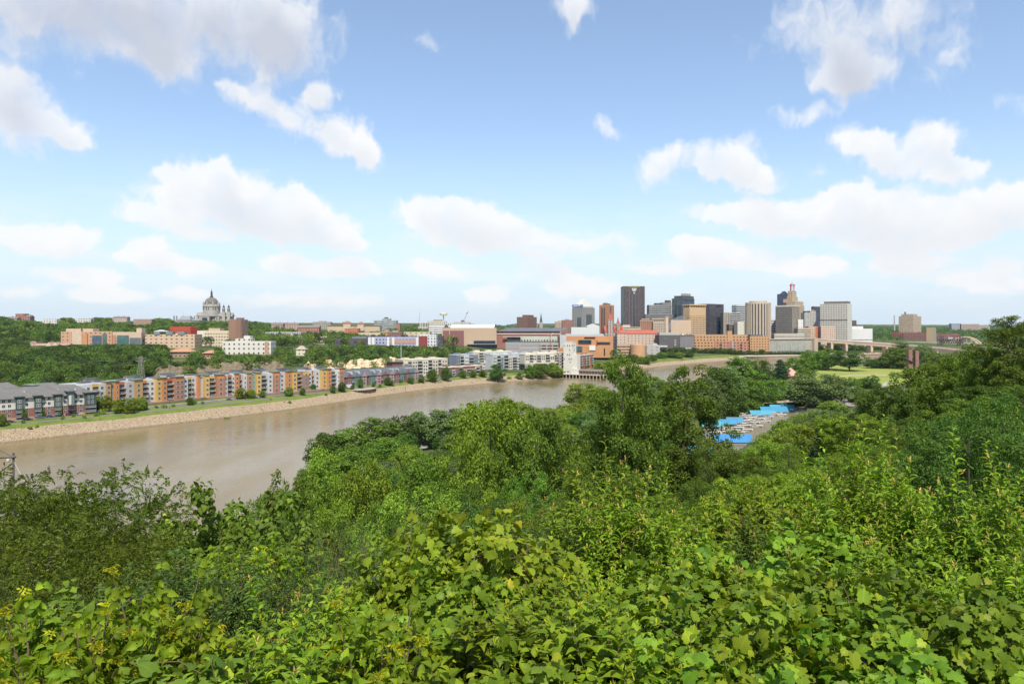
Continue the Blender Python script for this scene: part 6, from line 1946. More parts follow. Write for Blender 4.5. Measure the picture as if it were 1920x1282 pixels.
boathouse('small pale blue roof peeping from bushes right of the marina', 1571, 1581, 771, 470, 7, rm=TEAL)
th = thing('dock', 'long plank dock between the moored boats', 'dock', (*G(1375, 797, .4)[:2], .4), R(56))
MB().box(-20, 75, -1, 1, -.25, .1).build('deck', mat('dock_plank', (.42, .37, .30)), th)
for xx in np.arange(-18, 75, 9):
 MB().bar((xx, 1.1, -3), (xx, 1.1, 1.6), .12).build('pile', mat('grey_post', (.35, .33, .32)), th)
def make_boat(name, label, L, cabin, cover):
 th = thing(name, label, 'boat', group='boats moored in the marina')
 mb = MB()
 W_ = L * .30
 secs = []
 for t, w, zb_, zt_ in ((0, .82, .0, .95), (.3, 1, -.1, .95), (.65, .85, -.1, 1.05), (.88, .42, .1, 1.2), (1, .03, .6, 1.3)):
  x = -L / 2 + t * L
  secs.append([(x, -W_ / 2 * w, zt_), (x, -W_ / 2 * w * .7, zb_), (x, W_ / 2 * w * .7, zb_), (x, W_ / 2 * w, zt_)])
 i = len(mb.v)
 for s_ in secs:
  mb.v.extend(s_)
 for k in range(len(secs) - 1):
  for j in range(3):
   a = i + k * 4 + j
   mb.f.append((a, a + 1, a + 5, a + 4))
   mb.m.append(0)
  a = i + k * 4
  mb.f.append((a + 3, a, a + 4, a + 7))
  mb.m.append(0)
 mb.f.append((i, i + 3, i + 2, i + 1))
 mb.m.append(0)
 mb.build('hull', WHITE, th)
 if cabin:
  MB().taper(-L * .28, L * .22, -W_ * .36, W_ * .36, .98, -L * .24, L * .10, -W_ * .30, W_ * .30, 2.1).build('cabin', WHITE, th)
  MB().taper(-L * .262, L * .172, -W_ * .349, W_ * .349, 1.35, -L * .252, L * .135, -W_ * .325, W_ * .325, 1.85).build('window_band', GLASSD, th)
 if cover:
  MB().taper(-L * .42, -L * .05, -W_ * .38, W_ * .38, 2.2 if cabin else 1.9, -L * .38, -L * .10, -W_ * .32, W_ * .32, 2.5 if cabin else 2.15).build('canopy', mat('canvas_blue', (.05, .10, .22), .8) if cover == 2 else mat('canvas_tan', (.55, .48, .38), .8), th)
  for q in (-1, 1):
   MB().bar((-L * .4, q * W_ * .36, .95), (-L * .4, q * W_ * .36, 2.2), .04).build('canopy_post', STEEL, th)
 MB().box(-L * .34, L * .40, -W_ * .505, W_ * .505, .62, .74).build('stripe', mat('boat_stripe', (.12, .10, .12)), th)
 return th
BOATS = [(1408, 776, 9, 1, 2, 'white cruiser with dark canopy nearest the short teal boathouse'), (1423, 778, 8, 1, 1, 'white cabin boat with tan canopy, second along the dock'), (1438, 777, 7, 0, 0, 'open white boat below the front blue boathouse'),
   (1452, 777.5, 8, 1, 0, 'white cabin boat at the far right of the moorings'), (1407, 784, 10, 1, 0, 'long white cruiser in the middle of the moorings'), (1424, 786, 8, 0, 1, 'white open boat with tan cover beside the long cruiser'),
   (1413, 793, 10, 1, 1, 'white cruiser with tan canopy at the bend of the dock'), (1397, 799, 9, 1, 0, 'white boat with wide hull below the middle blue boathouse'), (1383, 803, 9, 1, 2, 'white boat with blue canopy beside the navy gable'),
   (1368, 808, 9, 0, 0, 'low white open boat left of the blue canopied one'), (1356, 811, 10, 1, 0, 'white tall cabin boat nearest the tall leafy tree'), (1342, 813, 8, 1, 1, 'white boat seen through the tall tree branches'),
   (1466, 779, 7, 1, 0, 'white cabin boat farthest right below the teal boathouse'), (1396, 781, 8, 1, 1, 'white boat with tan canopy at the left end of the short teal boathouse'), (1442, 783, 7, 0, 2, 'open boat with dark cover right of the long cruiser'), (1436, 791, 7, 1, 0, 'small white cabin boat right of the tan covered one'), (1400, 790, 8, 1, 2, 'white boat with dark canopy left of the dock bend'), (1374, 800, 7, 1, 0, 'small cabin boat under the navy gable'), (1386, 812, 8, 1, 0, 'white cabin boat on the near side below the blue canopy boat'), (1402, 807, 7, 0, 0, 'open white boat on the near side of the wide hulled boat'),
   (1420, 800, 8, 0, 1, 'tan covered boat moored alone on the open water side'), (1312, 858, 8, 1, 0, 'white boat showing below the lowest blue roof')]
for px, py, L, cab, cov, lab in BOATS:
 x, y, z = G(px, py, .2)
 th = make_boat('moored_boat', lab, L * .82, cab, cov)
 th.location = (x, y, .1)
 th.rotation_euler = (0, 0, R(-18 + (hash((px, py)) % 17)))
# ------------------------------------------------------------------ foliage
LCOL = {}
def leaf_mat(name, dark, light, young=None, trans=.36, rough=.6, patch=.25, veins=False):
 m = bpy.data.materials.new(name)
 m.use_nodes = True
 t = NT(m.node_tree)
 b = t.n['Principled BSDF']
 geo = t.new('ShaderNodeNewGeometry')
 oi = t.new('ShaderNodeObjectInfo')
 rnd = geo.outputs['Random Per Island']
 LCOL[name] = light
 if dark is None:      # the tree's own colour
  light = oi.outputs['Color']
  dark = t.mix(1.0, light, (.46, .50, .50), 'MULTIPLY')
  young = t.mix(1.0, light, (1.45, 1.3, 1.1), 'MULTIPLY')
 c_ = t.mix(t.math('POWER', rnd, 1.3), dark, light)
 if young:
  c_ = t.mix(t.mrange(rnd, .94, .99), c_, young)
 if veins:      # midrib, side veins, browned spots
  at = t.new('ShaderNodeAttribute', attribute_name='leaf_plan')
  lx, ly, lz = t.xyz(at.outputs['Vector'])
  ax = t.math('ABSOLUTE', lx)
  rib = t.mrange(ax, .012, .035, 1, 0)
  sv = t.math('FRACT', t.math('MULTIPLY', t.math('SUBTRACT', ly, t.math('MULTIPLY', ax, .8)), 6.5))
  sv = t.mrange(t.math('ABSOLUTE', t.math('SUBTRACT', sv, .5)), .06, .16, .55, 0)
  c_ = t.mix(t.math('MULTIPLY', t.math('MAXIMUM', rib, sv), .55), c_, t.mix(1.0, c_, (1.7, 1.5, 1.5), 'MULTIPLY'))
  sp = t.noise(geo.outputs['Position'], 60.0, 2, .5)
  c_ = t.mix(t.mrange(sp, .68, .74, 0, .6), c_, (.16, .11, .03))
  c_ = t.mix(t.math('MULTIPLY', t.mrange(t.noise(geo.outputs['Position'], 14.0, 2, .6), .45, .7), .35), c_, t.mix(1.0, c_, (1.35, 1.15, .8), 'MULTIPLY'))
 hs = t.new('ShaderNodeHueSaturation')
 t.put(hs.inputs['Color'], c_)
 t.put(hs.inputs['Hue'], t.math('MULTIPLY_ADD', oi.outputs['Random'], .030, .485))
 n = t.noise(geo.outputs['Position'], patch, 2, .5)
 t.put(hs.inputs['Value'], t.math('MULTIPLY_ADD', n, .8, t.math('MULTIPLY_ADD', oi.outputs['Random'], .4, .42)))
 t.put(b.inputs['Base Color'], hs.outputs[0])
 b.inputs['Roughness'].default_value = rough
 b.inputs['Specular IOR Level'].default_value = .10
 tr = t.new('ShaderNodeBsdfTranslucent')
 tw = t.mix(1.0, hs.outputs[0], (1.25, 1.15, .5), 'MULTIPLY')
 t.put(tr.inputs[0], tw)
 mx = t.new('ShaderNodeMixShader')
 mx.inputs[0].default_value = trans
 t.l.new(b.outputs[0], mx.inputs[1])
 t.l.new(tr.outputs[0], mx.inputs[2])
 t.l.new(mx.outputs[0], t.n['Material Output'].inputs[0])
 return m
LEAF = {
 'deep': leaf_mat('leaf_deep_green', (.05, .09, .016), (.115, .195, .034)),
 'mid': leaf_mat('leaf_mid_green', (.07, .13, .018), (.175, .280, .036)),
 'bright': leaf_mat('leaf_bright_green', (.11, .18, .02), (.265, .370, .042)),
 'yellow': leaf_mat('leaf_yellow_green', (.12, .17, .015), (.240, .335, .034)),
 'grey': leaf_mat('leaf_grey_green', (.1, .15, .05), (.200, .280, .090)),
 'olive': leaf_mat('leaf_olive', (.07, .1, .013), (.155, .235, .032)),
 'lime': leaf_mat('leaf_lime', (.12, .19, .012), (.24, .33, .022)),
 'pine': leaf_mat('leaf_blue_green', (.02, .045, .02), (.065, .115, .040)),
 'far': leaf_mat('leaf_far_green', (.070, .125, .028), (.160, .240, .048), patch=.06),
 'farlight': leaf_mat('leaf_far_light', (.115, .175, .034), (.235, .315, .058), patch=.06),
 'fardark': leaf_mat('leaf_far_dark', (.034, .070, .022), (.090, .145, .036), patch=.06),
 'vine': leaf_mat('vine_leaf', (.085, .160, .014), (.195, .300, .026), (.24, .29, .022), .34, .42, 1.2, veins=True),
 'vinelight': leaf_mat('vine_leaf_light', (.130, .205, .014), (.270, .365, .030), (.33, .33, .025), .36, .42, 1.2, veins=True),
 'cherry': leaf_mat('cherry_leaf', (.090, .165, .014), (.240, .350, .028), None, .36, .5, 1.2, veins=True),
 'tip': leaf_mat('young_peach_leaf', (.40, .27, .06), (.58, .42, .14), None, .35, .45),
 'gold': leaf_mat('young_gold_leaf', (.38, .40, .014), (.56, .55, .03), None, .38, .45),
 'elder': leaf_mat('box_elder_leaf', (.085, .150, .010), (.215, .300, .018), None, .36, .45, 1.2, veins=True),
 'walnut': leaf_mat('walnut_leaf', (.055, .085, .012), (.150, .200, .022), (.24, .27, .025), .32, .5, .8),
 'sumac': leaf_mat('sumac_leaf', (.055, .105, .022), (.130, .210, .045), None, .3, .5, .8),
 'linden': leaf_mat('linden_leaf', (.065, .115, .016), (.165, .245, .03), (.32, .38, .035), .32, .5, .8, veins=True),
 'privet': leaf_mat('privet_leaf', (0.035, 0.074, 0.014), (0.101, 0.169, 0.022), (0.230, 0.284, 0.027), .28, .4, .8),
}
TREE_LEAF = leaf_mat('tree_leaf', None, (1, 1, 1))
FAR_LEAF = leaf_mat('far_tree_leaf', None, (1, 1, 1), patch=.06)
BARK = mat('bark', (.085, .070, .055), .95, .3, 1.5)
BARKG = mat('bark_grey', (.15, .13, .11), .95, .25, 1.5)
# leaf shapes: base at the origin, tip along +Y, face up
def tmpl(v, f):
 return np.array(v, np.float32), [np.array(q, np.int32) for q in f]
T_RH = tmpl([(0, 0, 0), (.36, .5, .07), (0, 1, -.05), (-.36, .5, .07)], [[(0, 1, 2, 3)]])
T_FOLD = tmpl([(0, 0, 0), (.30, .45, .10), (0, 1, -.12), (-.30, .45, .10), (0, .5, 0)], [[(0, 1, 2, 4), (0, 4, 2, 3)]])
T_SLIM = tmpl([(0, 0, 0), (.17, .42, .06), (0, 1, -.15), (-.17, .42, .06), (0, .5, .02)], [[(0, 1, 2, 4), (0, 4, 2, 3)]])
def strip_leaf(ys, ws, zs, lift):
 v, f = [], []
 for y, w, z in zip(ys, ws, zs):
  v += [(-w, y, z + lift * w), (0, y, z), (w, y, z + lift * w)]
 for k in range(len(ys) - 1):
  a = 3 * k
  f += [(a, a + 1, a + 4, a + 3), (a + 1, a + 2, a + 5, a + 4)]
 return tmpl(v, [f])
T_LANCE = strip_leaf((0, .12, .35, .6, .82, 1), (.015, .11, .185, .17, .085, .004), (0, .06, .10, .05, -.08, -.26), .55)
T_BROAD = strip_leaf((0, .10, .32, .58, .82, 1), (.02, .17, .29, .27, .12, .004), (0, .04, .07, .02, -.10, -.27), .4)
def fan_leaf(half, cz, droop, fold):
 pts = [(x, y) for x, y in half] + [(-x, y) for x, y in half[-2:0:-1]]
 v = [(0, .36, cz)]
 for x, y in pts:
  v.append((x, y, fold * abs(x) - droop * (x * x + (y - .36) ** 2)))
 n = len(pts)
 return tmpl(v, [[(0, 1 + k, 1 + (k + 1) % n) for k in range(n)]])
T_GRAPE = fan_leaf([(0, .08), (.16, -.08), (.38, -.02), (.50, .16), (.40, .26), (.60, .48), (.50, .56), (.34, .60), (.36, .80), (.18, .80), (0, 1.05)], .03, .32, .14)
T_GRAPE2 = fan_leaf([(0, .10), (.18, -.06), (.42, .04), (.47, .22), (.42, .30), (.52, .50), (.40, .60), (.30, .78), (.13, .84), (0, 1.08)], .06, .62, .05)
T_GRAPE3 = fan_leaf([(0, .06), (.13, -.10), (.34, -.04), (.44, .14), (.37, .26), (.46, .44), (.38, .54), (.27, .62), (.28, .78), (.12, .82), (0, 1.0)], -.02, .10, .34)
T_HEART = fan_leaf([(0, .05), (.20, -.06), (.42, .06), (.49, .30), (.38, .58), (.18, .84), (0, 1.08)], .03, .34, .16)
def unit(a):
 return a / np.maximum(np.linalg.norm(a, axis=-1, keepdims=True), 1e-9)
class LM:
 """collects leaves into one mesh"""
 def __init__(s):
  s.V, s.F, s.M, s.n, s.P = [], {3: [], 4: []}, {3: [], 4: []}, 0, []
 def add(s, pos, d, nrm, size, T, mi=0):
  pos, d, nrm = (np.asarray(q, np.float32) for q in (pos, d, nrm))
  N = len(pos)
  if not N:
   return
  size = np.broadcast_to(np.asarray(size, np.float32), (N,))
  y = unit(d)
  z = unit(nrm - (nrm * y).sum(-1, keepdims=True) * y + 1e-6)
  x = np.cross(y, z)
  tv, tf = T
  V = pos[:, None, :] + size[:, None, None] * (tv[None, :, 0:1] * x[:, None] + tv[None, :, 1:2] * y[:, None] + tv[None, :, 2:3] * z[:, None])
  s.V.append(V.reshape(-1, 3))
  s.P.append((N, tv))
  for f in tf:
   k = f.shape[1]
   q = (f[None] + (np.arange(N, dtype=np.int32) * len(tv))[:, None, None] + s.n).reshape(-1, k)
   s.F[k].append(q)
   s.M[k].append(np.full(len(q), mi, np.int32))
  s.n += N * len(tv)
 def mesh(s, name):
  fs, ms = [], []
  for k in (3, 4):
   if s.F[k]:
    fs.append(np.concatenate(s.F[k]))
    ms.append(np.concatenate(s.M[k]))
  me = mesh_np(name, np.concatenate(s.V), fs, np.concatenate(ms), smooth=True)
  if name in ('foliage', 'crown') and s.n < 600000:
   at = me.attributes.new('leaf_plan', 'FLOAT_VECTOR', 'POINT')
   at.data.foreach_set('vector', np.concatenate([np.tile(tv, (N, 1)) for N, tv in s.P]).astype(np.float32).ravel())
  return me
def fronds(lm, rng, base, d, L=.35, pairs=6, T=None, size=.08, sag=.55, mi=0, terminal=True, spread=.95):
 """compound leaves: a drooping rachis with leaflets in pairs"""
 N = len(base)
 d = unit(d)
 Ls = L * (.7 + .6 * rng.rand(N, 1))
 side = unit(np.cross(d, np.array([0, 0, 1.0])) + rng.randn(N, 3) * .15)
 up = unit(np.cross(side, d))
 for k in range(pairs + (1 if terminal else 0)):
  t = (k + .7) / (pairs + .5)
  p = base + d * Ls * t - np.array([0, 0, 1.0]) * Ls * sag * t * t
  along = unit(d - np.array([0, 0, 1.0]) * 2 * sag * t)
  sz = size * (.75 + .5 * rng.rand(N)) * (1 - .35 * abs(t - .5))
  if k == pairs:
   lm.add(p, along + rng.randn(N, 3) * .15, up + rng.randn(N, 3) * .2, sz, T, mi)
   continue
  for q in (-1, 1):
   ld = along * .45 + side * q * spread + np.array([0, 0, -.35]) + rng.randn(N, 3) * .18
   lm.add(p, ld, up + side * q * .25 + rng.randn(N, 3) * .22, sz, T, mi)
SHAPES = {
 'round': lambda h: np.sqrt(np.clip(1 - ((h - .45) / .56) ** 2, 0, 1)) ** .8,
 'tall': lambda h: np.clip(np.minimum(1, .45 + h * 2.0), 0, 1) * np.sqrt(np.clip(1 - (np.maximum(h - .35, 0) / .66) ** 2, 0, 1)),
 'spread': lambda h: np.sqrt(np.clip(1 - ((h - .62) / .63) ** 2, 0, 1)),
 'cone': lambda h: np.clip(1.05 - h, .02, 1) ** .8 * np.clip(.35 + h * 4, 0, 1),
 'open': lambda h: np.clip(np.minimum(1, .5 + h * 1.6), 0, 1) * np.clip(1.12 - h, 0, 1) ** .55,
}
def tree_meshes(seed, H, Rr, base, shape, ncl, rc, nleaf, size, T, upb=.55, trunk=.03, limbs=14, flat=.75, gap=.0, droop=.35, frd=None):
 """crown and trunk of one broadleaf tree, 1 unit = 1 m, standing at the origin"""
 rng = np.random.RandomState(seed)
 # lumpy envelope
 ph = rng.rand(6) * 6.28
 cz, ca, cr = [], [], []
 h = rng.rand(ncl * 3)
 w = SHAPES[shape](h)
 keep = rng.rand(ncl * 3) < (w ** 1.2 + .12)
 h = h[keep][:ncl]
 a = rng.rand(len(h)) * 2 * PI
 lob = 1 + .16 * np.sin(2 * a + ph[0] + 3 * h) + .13 * np.sin(3 * a + ph[1] - 5 * h) + .10 * np.sin(5 * a + ph[2] + 9 * h)
 rad = SHAPES[shape](h) * lob
 fr = rng.rand(len(h)) ** .42
 if gap:
  fr = np.maximum(fr, gap)
 cx = Rr * rad * fr * np.cos(a)
 cy = Rr * rad * fr * np.sin(a)
 zc = base * H + h * (1 - base) * H * .97
 C = np.stack([cx, cy, zc], 1)
 crad = rc * (.6 + .8 * rng.rand(len(h))) * (1 - .35 * h)
 per = np.maximum(3, (nleaf * crad ** 2 / (crad ** 2).sum()).astype(int))
 idx = np.repeat(np.arange(len(h)), per)
 v = unit(rng.randn(len(idx), 3) + np.array([0, 0, .35]))
 rr = crad[idx][:, None] * (.45 + .6 * rng.rand(len(idx), 1) ** .6)
 pos = C[idx] + v * rr * np.array([1, 1, flat])
 out = unit(C[idx] - np.array([0, 0, (base + .3 * (1 - base)) * H]) + 1e-3)
 nrm = unit(v * .7 + out * .3 + np.array([0, 0, upb]) + rng.randn(len(idx), 3) * .42)
 d = unit(rng.randn(len(idx), 3) * .8 + v * .5 + np.array([0, 0, -droop]))
 lm = LM()
 if frd:
  fronds(lm, rng, pos, unit(v * .8 + out * .6 + np.array([0, 0, .25])), T=T, size=size, **frd)
 else:
  lm.add(pos, d, nrm, size * (.65 + .7 * rng.rand(len(idx))), T)
 # trunk and limbs
 mb = MB()
 r0 = trunk * H
 lean = rng.randn(2) * .02 * H
 tp = [Vector((lean[0] * t + .01 * H * math.sin(7 * t + seed), lean[1] * t + .01 * H * math.cos(5 * t + seed), H * (t * .86) - .4 * (t == 0))) for t in np.linspace(0, 1, 8)]
 mb.tube(tp, [r0 * (1 - .85 * t) + .01 for t in np.linspace(0, 1, 8)], 7)
 order = np.argsort(-crad)[:limbs * 2]
 for k in order[:limbs]:
  c_ = Vector(C[k])
  t0 = min(.92, max(base * .8, (c_.z / H - .18) / .86)) * (0.85 + .1 * rng.rand())
  i = t0 * 7
  p0 = tp[int(i)].lerp(tp[min(7, int(i) + 1)], i - int(i))
  mid = p0.lerp(c_, .5) + Vector((0, 0, -.05 * (c_ - p0).length)) + Vector(rng.randn(3) * .04 * (c_ - p0).length)
  rl = r0 * (1 - .85 * t0) * .55
  mb.tube([p0, mid, c_], [rl, rl * .6, rl * .18], 5, cap=False)
  for q in order[limbs:]:
   cq = Vector(C[q])
   if (cq - c_).length < 2.2 * rc and rng.rand() < .5:
    mb.tube([mid, mid.lerp(cq, .55) + Vector(rng.randn(3) * .1), cq], [rl * .45, rl * .25, rl * .1], 4, cap=False)
 return lm, mb
PROTO = {}
def proto(key, kinds):
 """kinds: list of argument dicts; stores (crown mesh, trunk mesh) per variant"""
 PROTO[key] = []
 for i, kw in enumerate(kinds):
  kw = dict(kw)
  H, Rr = kw['H'], kw['Rr']
  lm, mb = tree_meshes(**kw)
  PROTO[key].append((lm.mesh('crown'), mb.mesh('trunk'), H, Rr))
def V_(n, s0, **kw):
 return [dict(kw, seed=s0 + i, H=kw['H'] * (1 + .06 * ((i * 37) % 5 - 2) / 2), Rr=kw['Rr']) for i in range(n)]
# near trees (20-70 m): leaves of real size
proto('A_round', V_(3, 100, H=11, Rr=4.6, base=.14, shape='round', ncl=150, rc=.70, nleaf=40000, size=.155, T=T_FOLD, trunk=.014))
proto('A_slim', V_(2, 110, H=11, Rr=4.2, base=.12, shape='tall', ncl=140, rc=.66, nleaf=44000, size=.20, T=T_SLIM, droop=.9, trunk=.014))
# middle distance (70-170 m)
proto('B_round', V_(4, 200, H=15, Rr=6.2, base=.16, shape='round', ncl=150, rc=1.0, nleaf=33000, size=.27, T=T_FOLD, trunk=.016))
proto('B_open', V_(3, 210, H=22, Rr=6.6, base=.20, shape='open', ncl=230, rc=1.05, nleaf=42000, size=.27, T=T_FOLD, trunk=.016, limbs=26, gap=.25))
proto('B_spread', V_(2, 220, H=13, Rr=7.5, base=.22, shape='spread', ncl=130, rc=1.0, nleaf=30000, size=.27, T=T_FOLD, trunk=.016, flat=.5))
proto('B_bare', V_(2, 230, H=13, Rr=4.5, base=.2, shape='open', ncl=90, rc=.9, nleaf=9000, size=.18, T=T_FOLD, trunk=.012, limbs=40, gap=.2))
# flood plain and park (170-1000 m)
proto('C_round', V_(4, 300, H=17, Rr=7.2, base=.10, shape='round', ncl=150, rc=1.5, nleaf=9500, size=.62, T=T_RH, trunk=.018, limbs=9))
proto('C_tall', V_(3, 310, H=20, Rr=6.2, base=.14, shape='tall', ncl=160, rc=1.35, nleaf=9500, size=.60, T=T_RH, trunk=.016, limbs=9))
proto('C_spread', V_(2, 320, H=16, Rr=8.5, base=.22, shape='spread', ncl=150, rc=1.5, nleaf=9000, size=.60, T=T_RH, trunk=.022, limbs=14, flat=.6))
proto('C_cone', V_(2, 330, H=14, Rr=3.6, base=.05, shape='cone', ncl=120, rc=.8, nleaf=5200, size=.45, T=T_RH, trunk=.014, limbs=4))
proto('S_bush', V_(3, 340, H=2.4, Rr=1.5, base=.02, shape='round', ncl=40, rc=.5, nleaf=900, size=.28, T=T_RH, trunk=.014, limbs=4))
def tree(key, x, y, H, Wd, leaf, name='broadleaf_tree', label=None, cat='tree', group=None, rz=None, bark=None, rng=random.Random(5), z=None, var=None):
 """one tree thing: trunk and crown under an Empty"""
 pr = PROTO[key]
 cm, tm, h0, r0 = pr[rng.randrange(len(pr)) if var is None else var % len(pr)]
 th = thing(name, label, cat, (x, y, gz(x, y) - .1 if z is None else z), rng.uniform(0, 6.28) if rz is None else rz, group)
 th.scale = (Wd / (2 * r0), Wd / (2 * r0), H / h0)
 for nm, me, m in (('trunk', tm, BARK), ('crown', cm, LEAF[leaf] if key[0] == 'N' else TREE_LEAF)):
  o = bpy.data.objects.new(nm, me)
  COL.objects.link(o)
  if not me.materials:
   me.materials.append(m)
  o.color = (*LCOL[LEAF[leaf].name], 1)
  o.parent = th
 return th
def tree_px(key, px, ytop, D, wpx, leaf, label, **k):
 x = (px - CX) / F * D
 z0 = gz(x, D)
 H = HC - (ytop - HY) / F * D - z0
 return tree(key, x, D, max(H, 1.0), wpx / F * D, leaf, label=label, **k)
# --- labels for the many: by look and by the landmark they stand near
REG = []
def register(o, px, base):
 REG.append((o, px, base))
ORD = ['first', 'second', 'third', 'fourth', 'fifth', 'sixth', 'seventh', 'eighth', 'ninth', 'tenth', 'eleventh', 'twelfth', 'thirteenth', 'fourteenth', 'fifteenth', 'sixteenth']
def finish_labels():
 by = {}
 for o, px, b in REG:
  by.setdefault(b, []).append((px, o))
 for b, l in by.items():
  l.sort(key=lambda q: q[0])
  for i, (px, o) in enumerate(l):
   if len(l) == 1:
    o['label'] = b
   elif i < len(ORD):
    o['label'] = b + ', ' + ORD[i] + ' from left'
   else:
    o['label'] = b + ', farther right'
def nearest(lms, px):
 return min(lms, key=lambda q: abs(q[0] - px))[1]
def interp(line, px):
 return float(np.interp(px, [p[0] for p in line], [p[1] for p in line]))
def seg_hit(px, D, margin=5.0):
 x, y = (px - CX) / F * D, D
 for pl in FOOT:
  if x < min(p[0] for p in pl) - margin or x > max(p[0] for p in pl) + margin or y < min(p[1] for p in pl) - margin or y > max(p[1] for p in pl) + margin:
   continue
  n = len(pl)
  inside = True
  for k in range(n):
   (ax, ay), (bx, by) = pl[k], pl[(k + 1) % n]
   L = math.hypot(bx - ax, by - ay)
   if ((bx - ax) * (y - ay) - (by - ay) * (x - ax)) / L < -margin:
    inside = False
    break
  if inside:
   return True
 return False
for q in list(bpy.data.objects):          # ground plans of the riverside blocks too
 if q.parent is None and q.type == 'EMPTY' and q.get('category') in ('building', 'house') and q.location.y < 960:
  b = [c_ for c_ in q.children if c_.type == 'MESH']
  xs = [v[0] + c_.location.x for c_ in b for v in c_.bound_box]
  ys = [v[1] + c_.location.y for c_ in b for v in c_.bound_box]
  M = Matrix.Rotation(q.rotation_euler.z, 4, 'Z')
  FOOT.append([tuple((Vector(q.location) + M @ Vector((x, y, 0)))[:2]) for x, y in ((min(xs), min(ys)), (max(xs), min(ys)), (max(xs), max(ys)), (min(xs), max(ys)))])
# ------------------------------------------------------------------ far woods: candidates first, the largest become individual trees
# lowest allowed picture height of a tree top, by column, for each belt of distance (keeps the buildings in view)
CAP1 = [(-200, 608), (44, 612), (54, 652), (110, 646), (260, 644), (270, 644), (310, 645), (318, 676), (357, 676), (361, 655), (378, 655), (381, 676), (402, 676), (405, 650), (416, 652), (418, 662), (420, 664), (505, 664), (515, 650), (545, 650), (553, 668), (574, 668), (580, 648), (690, 645), (780, 647), (830, 641), (930, 642), (945, 662), (1060, 663), (1100, 668)]
CAP2 = [(-200, 586), (0, 588), (20, 592), (30, 599), (50, 596), (75, 603), (110, 606), (118, 592), (135, 594), (142, 603), (172, 602), (180, 590), (208, 594), (212, 603), (240, 600), (250, 608), (285, 606), (295, 592), (318, 596), (330, 604), (370, 603), (376, 601), (432, 600), (440, 598), (500, 604), (540, 612), (600, 617), (640, 619), (712, 618), (745, 612), (785, 611), (840, 617), (880, 608), (960, 610), (1020, 611), (1100, 612)]
LM1 = [(15, 'at the left edge'), (85, 'below the peach shopping hall'), (160, 'below the pink hospital block'), (230, 'below the green glass entrance'), (300, 'left of the brown hipped house'), (360, 'around the brown hipped houses'), (440, 'before the white concrete building'), (500, 'right of the white concrete building'), (563, 'around the cream cottage'),
    (620, 'above the left sandstone cliff'), (690, 'above the right sandstone cliff'), (752, 'around the tall steel pole'), (800, 'above the cream terrace flats'), (860, 'below the convention hall'), (920, 'above the grey flats'), (1000, 'below the parking ramp')]
LM2 = [(20, 'near the round brick house'), (92, 'by the white terraced flats'), (155, 'by the pale balcony flats'), (222, 'by the tan hilltop house'), (266, 'by the brown flats with bays'), (320, 'left of the dark mansion'), (360, 'below the mansion'), (400, 'below the domed cathedral'), (450, 'behind the brown tower'), (500, 'right of the brown tower'),
    (560, 'by the red gabled flats'), (630, 'by the beige museum'), (700, 'below the grey stepped slab'), (770, 'between slab and cream hall'), (900, 'above the convention roof'), (1000, 'behind the arena')]
rngF = random.Random(11)
cand = []
occ = {}
def free(x, y, r):
 k0, k1 = int(x // 12), int(y // 12)
 for i in range(k0 - 1, k0 + 2):
  for j in range(k1 - 1, k1 + 2):
   for (a, b, q) in occ.get((i, j), ()):
    if (a - x) ** 2 + (b - y) ** 2 < (r + q) ** 2 * .46:
     return False
 occ.setdefault((k0, k1), []).append((x, y, r))
 return True
def try_far(px, D, x, y, z, dF, hmin, hmax, cap, belt, dmin):
 if dF < dmin or seg_hit(px, D):
  return
 H = rngF.uniform(hmin, hmax)
 lim = HC - (interp(cap, px) + rngF.uniform(0, 5) - HY) / F * D - z
 H = min(H, lim)
 if H < 2.4:
  return
 Wd = max(H, 6) * rngF.uniform(.75, 1.1)
 if free(x, y, Wd / 2):
  cand.append((H / D, px, x, y, z - .3, H, Wd, belt))
def survey(n, px0, px1, d0, d1, seed, log=False):
 """random stations with their ground height and distance from the far bank"""
 g = np.random.RandomState(seed)
 px = g.uniform(px0, px1, n)
 D = np.exp(g.uniform(math.log(d0), math.log(d1), n)) if log else g.uniform(d0, d1, n)
 x = (px - CX) / F * D
 return list(zip(px.tolist(), D.tolist(), x.tolist(), D.tolist(), hgt(x, D).tolist(), sdist(x, D, FB).tolist()))
for st in survey(9000, -60, 1010, 480, 1000, 1):
 px, dF = st[0], st[5]
 if 128 < dF < 178 and 270 < px < 770 and rngF.random() > .10:
  continue
 dm = (100 if px > 150 else 80) if px < 255 else (150 if px < 560 else 128)
 try_far(*st, 8, 13.5, CAP1, 1, dm)
for st in survey(9000, -60, 1060, 1000, 2150, 2):
 if st[0] > 560 and rngF.random() > .5:
  continue
 try_far(*st, 10, 16, CAP2, 2, 300)
cand.sort(reverse=True)
def far_variant(seed, H, Rr, shape, n, size):
 lm, mb = tree_meshes(seed, H, Rr, .08, shape, 46, 2.0, n, size, T_RH, limbs=3, trunk=.02)
 nleaf = lm.n
 tv = np.array([tuple(v) for v in mb.v], np.float32)
 me_c = lm.mesh('far_tree')
 return lm, mb
FARV = []
for i, (shp, n) in enumerate((('round', 1500), ('round', 1400), ('tall', 1400), ('spread', 1300), ('round', 1600))):
 lm, mb = far_variant(500 + i, 12, 5.4, shp, n, 1.0)
 V = np.concatenate(lm.V)
 F4 = np.concatenate(lm.F[4])
 tv = np.array([tuple(v) for v in mb.v], np.float32)
 tf = np.array([f for f in mb.f if len(f) == 4], np.int32) + len(V)
 me = mesh_np('far_tree', np.concatenate([V, tv]), [F4, tf], np.concatenate([np.zeros(len(F4)), np.ones(len(tf))]))
 me.materials.append(FAR_LEAF)
 me.materials.append(BARK)
 FARV.append(me)
FARC = ['far', 'farlight', 'farlight', 'fardark', 'far']
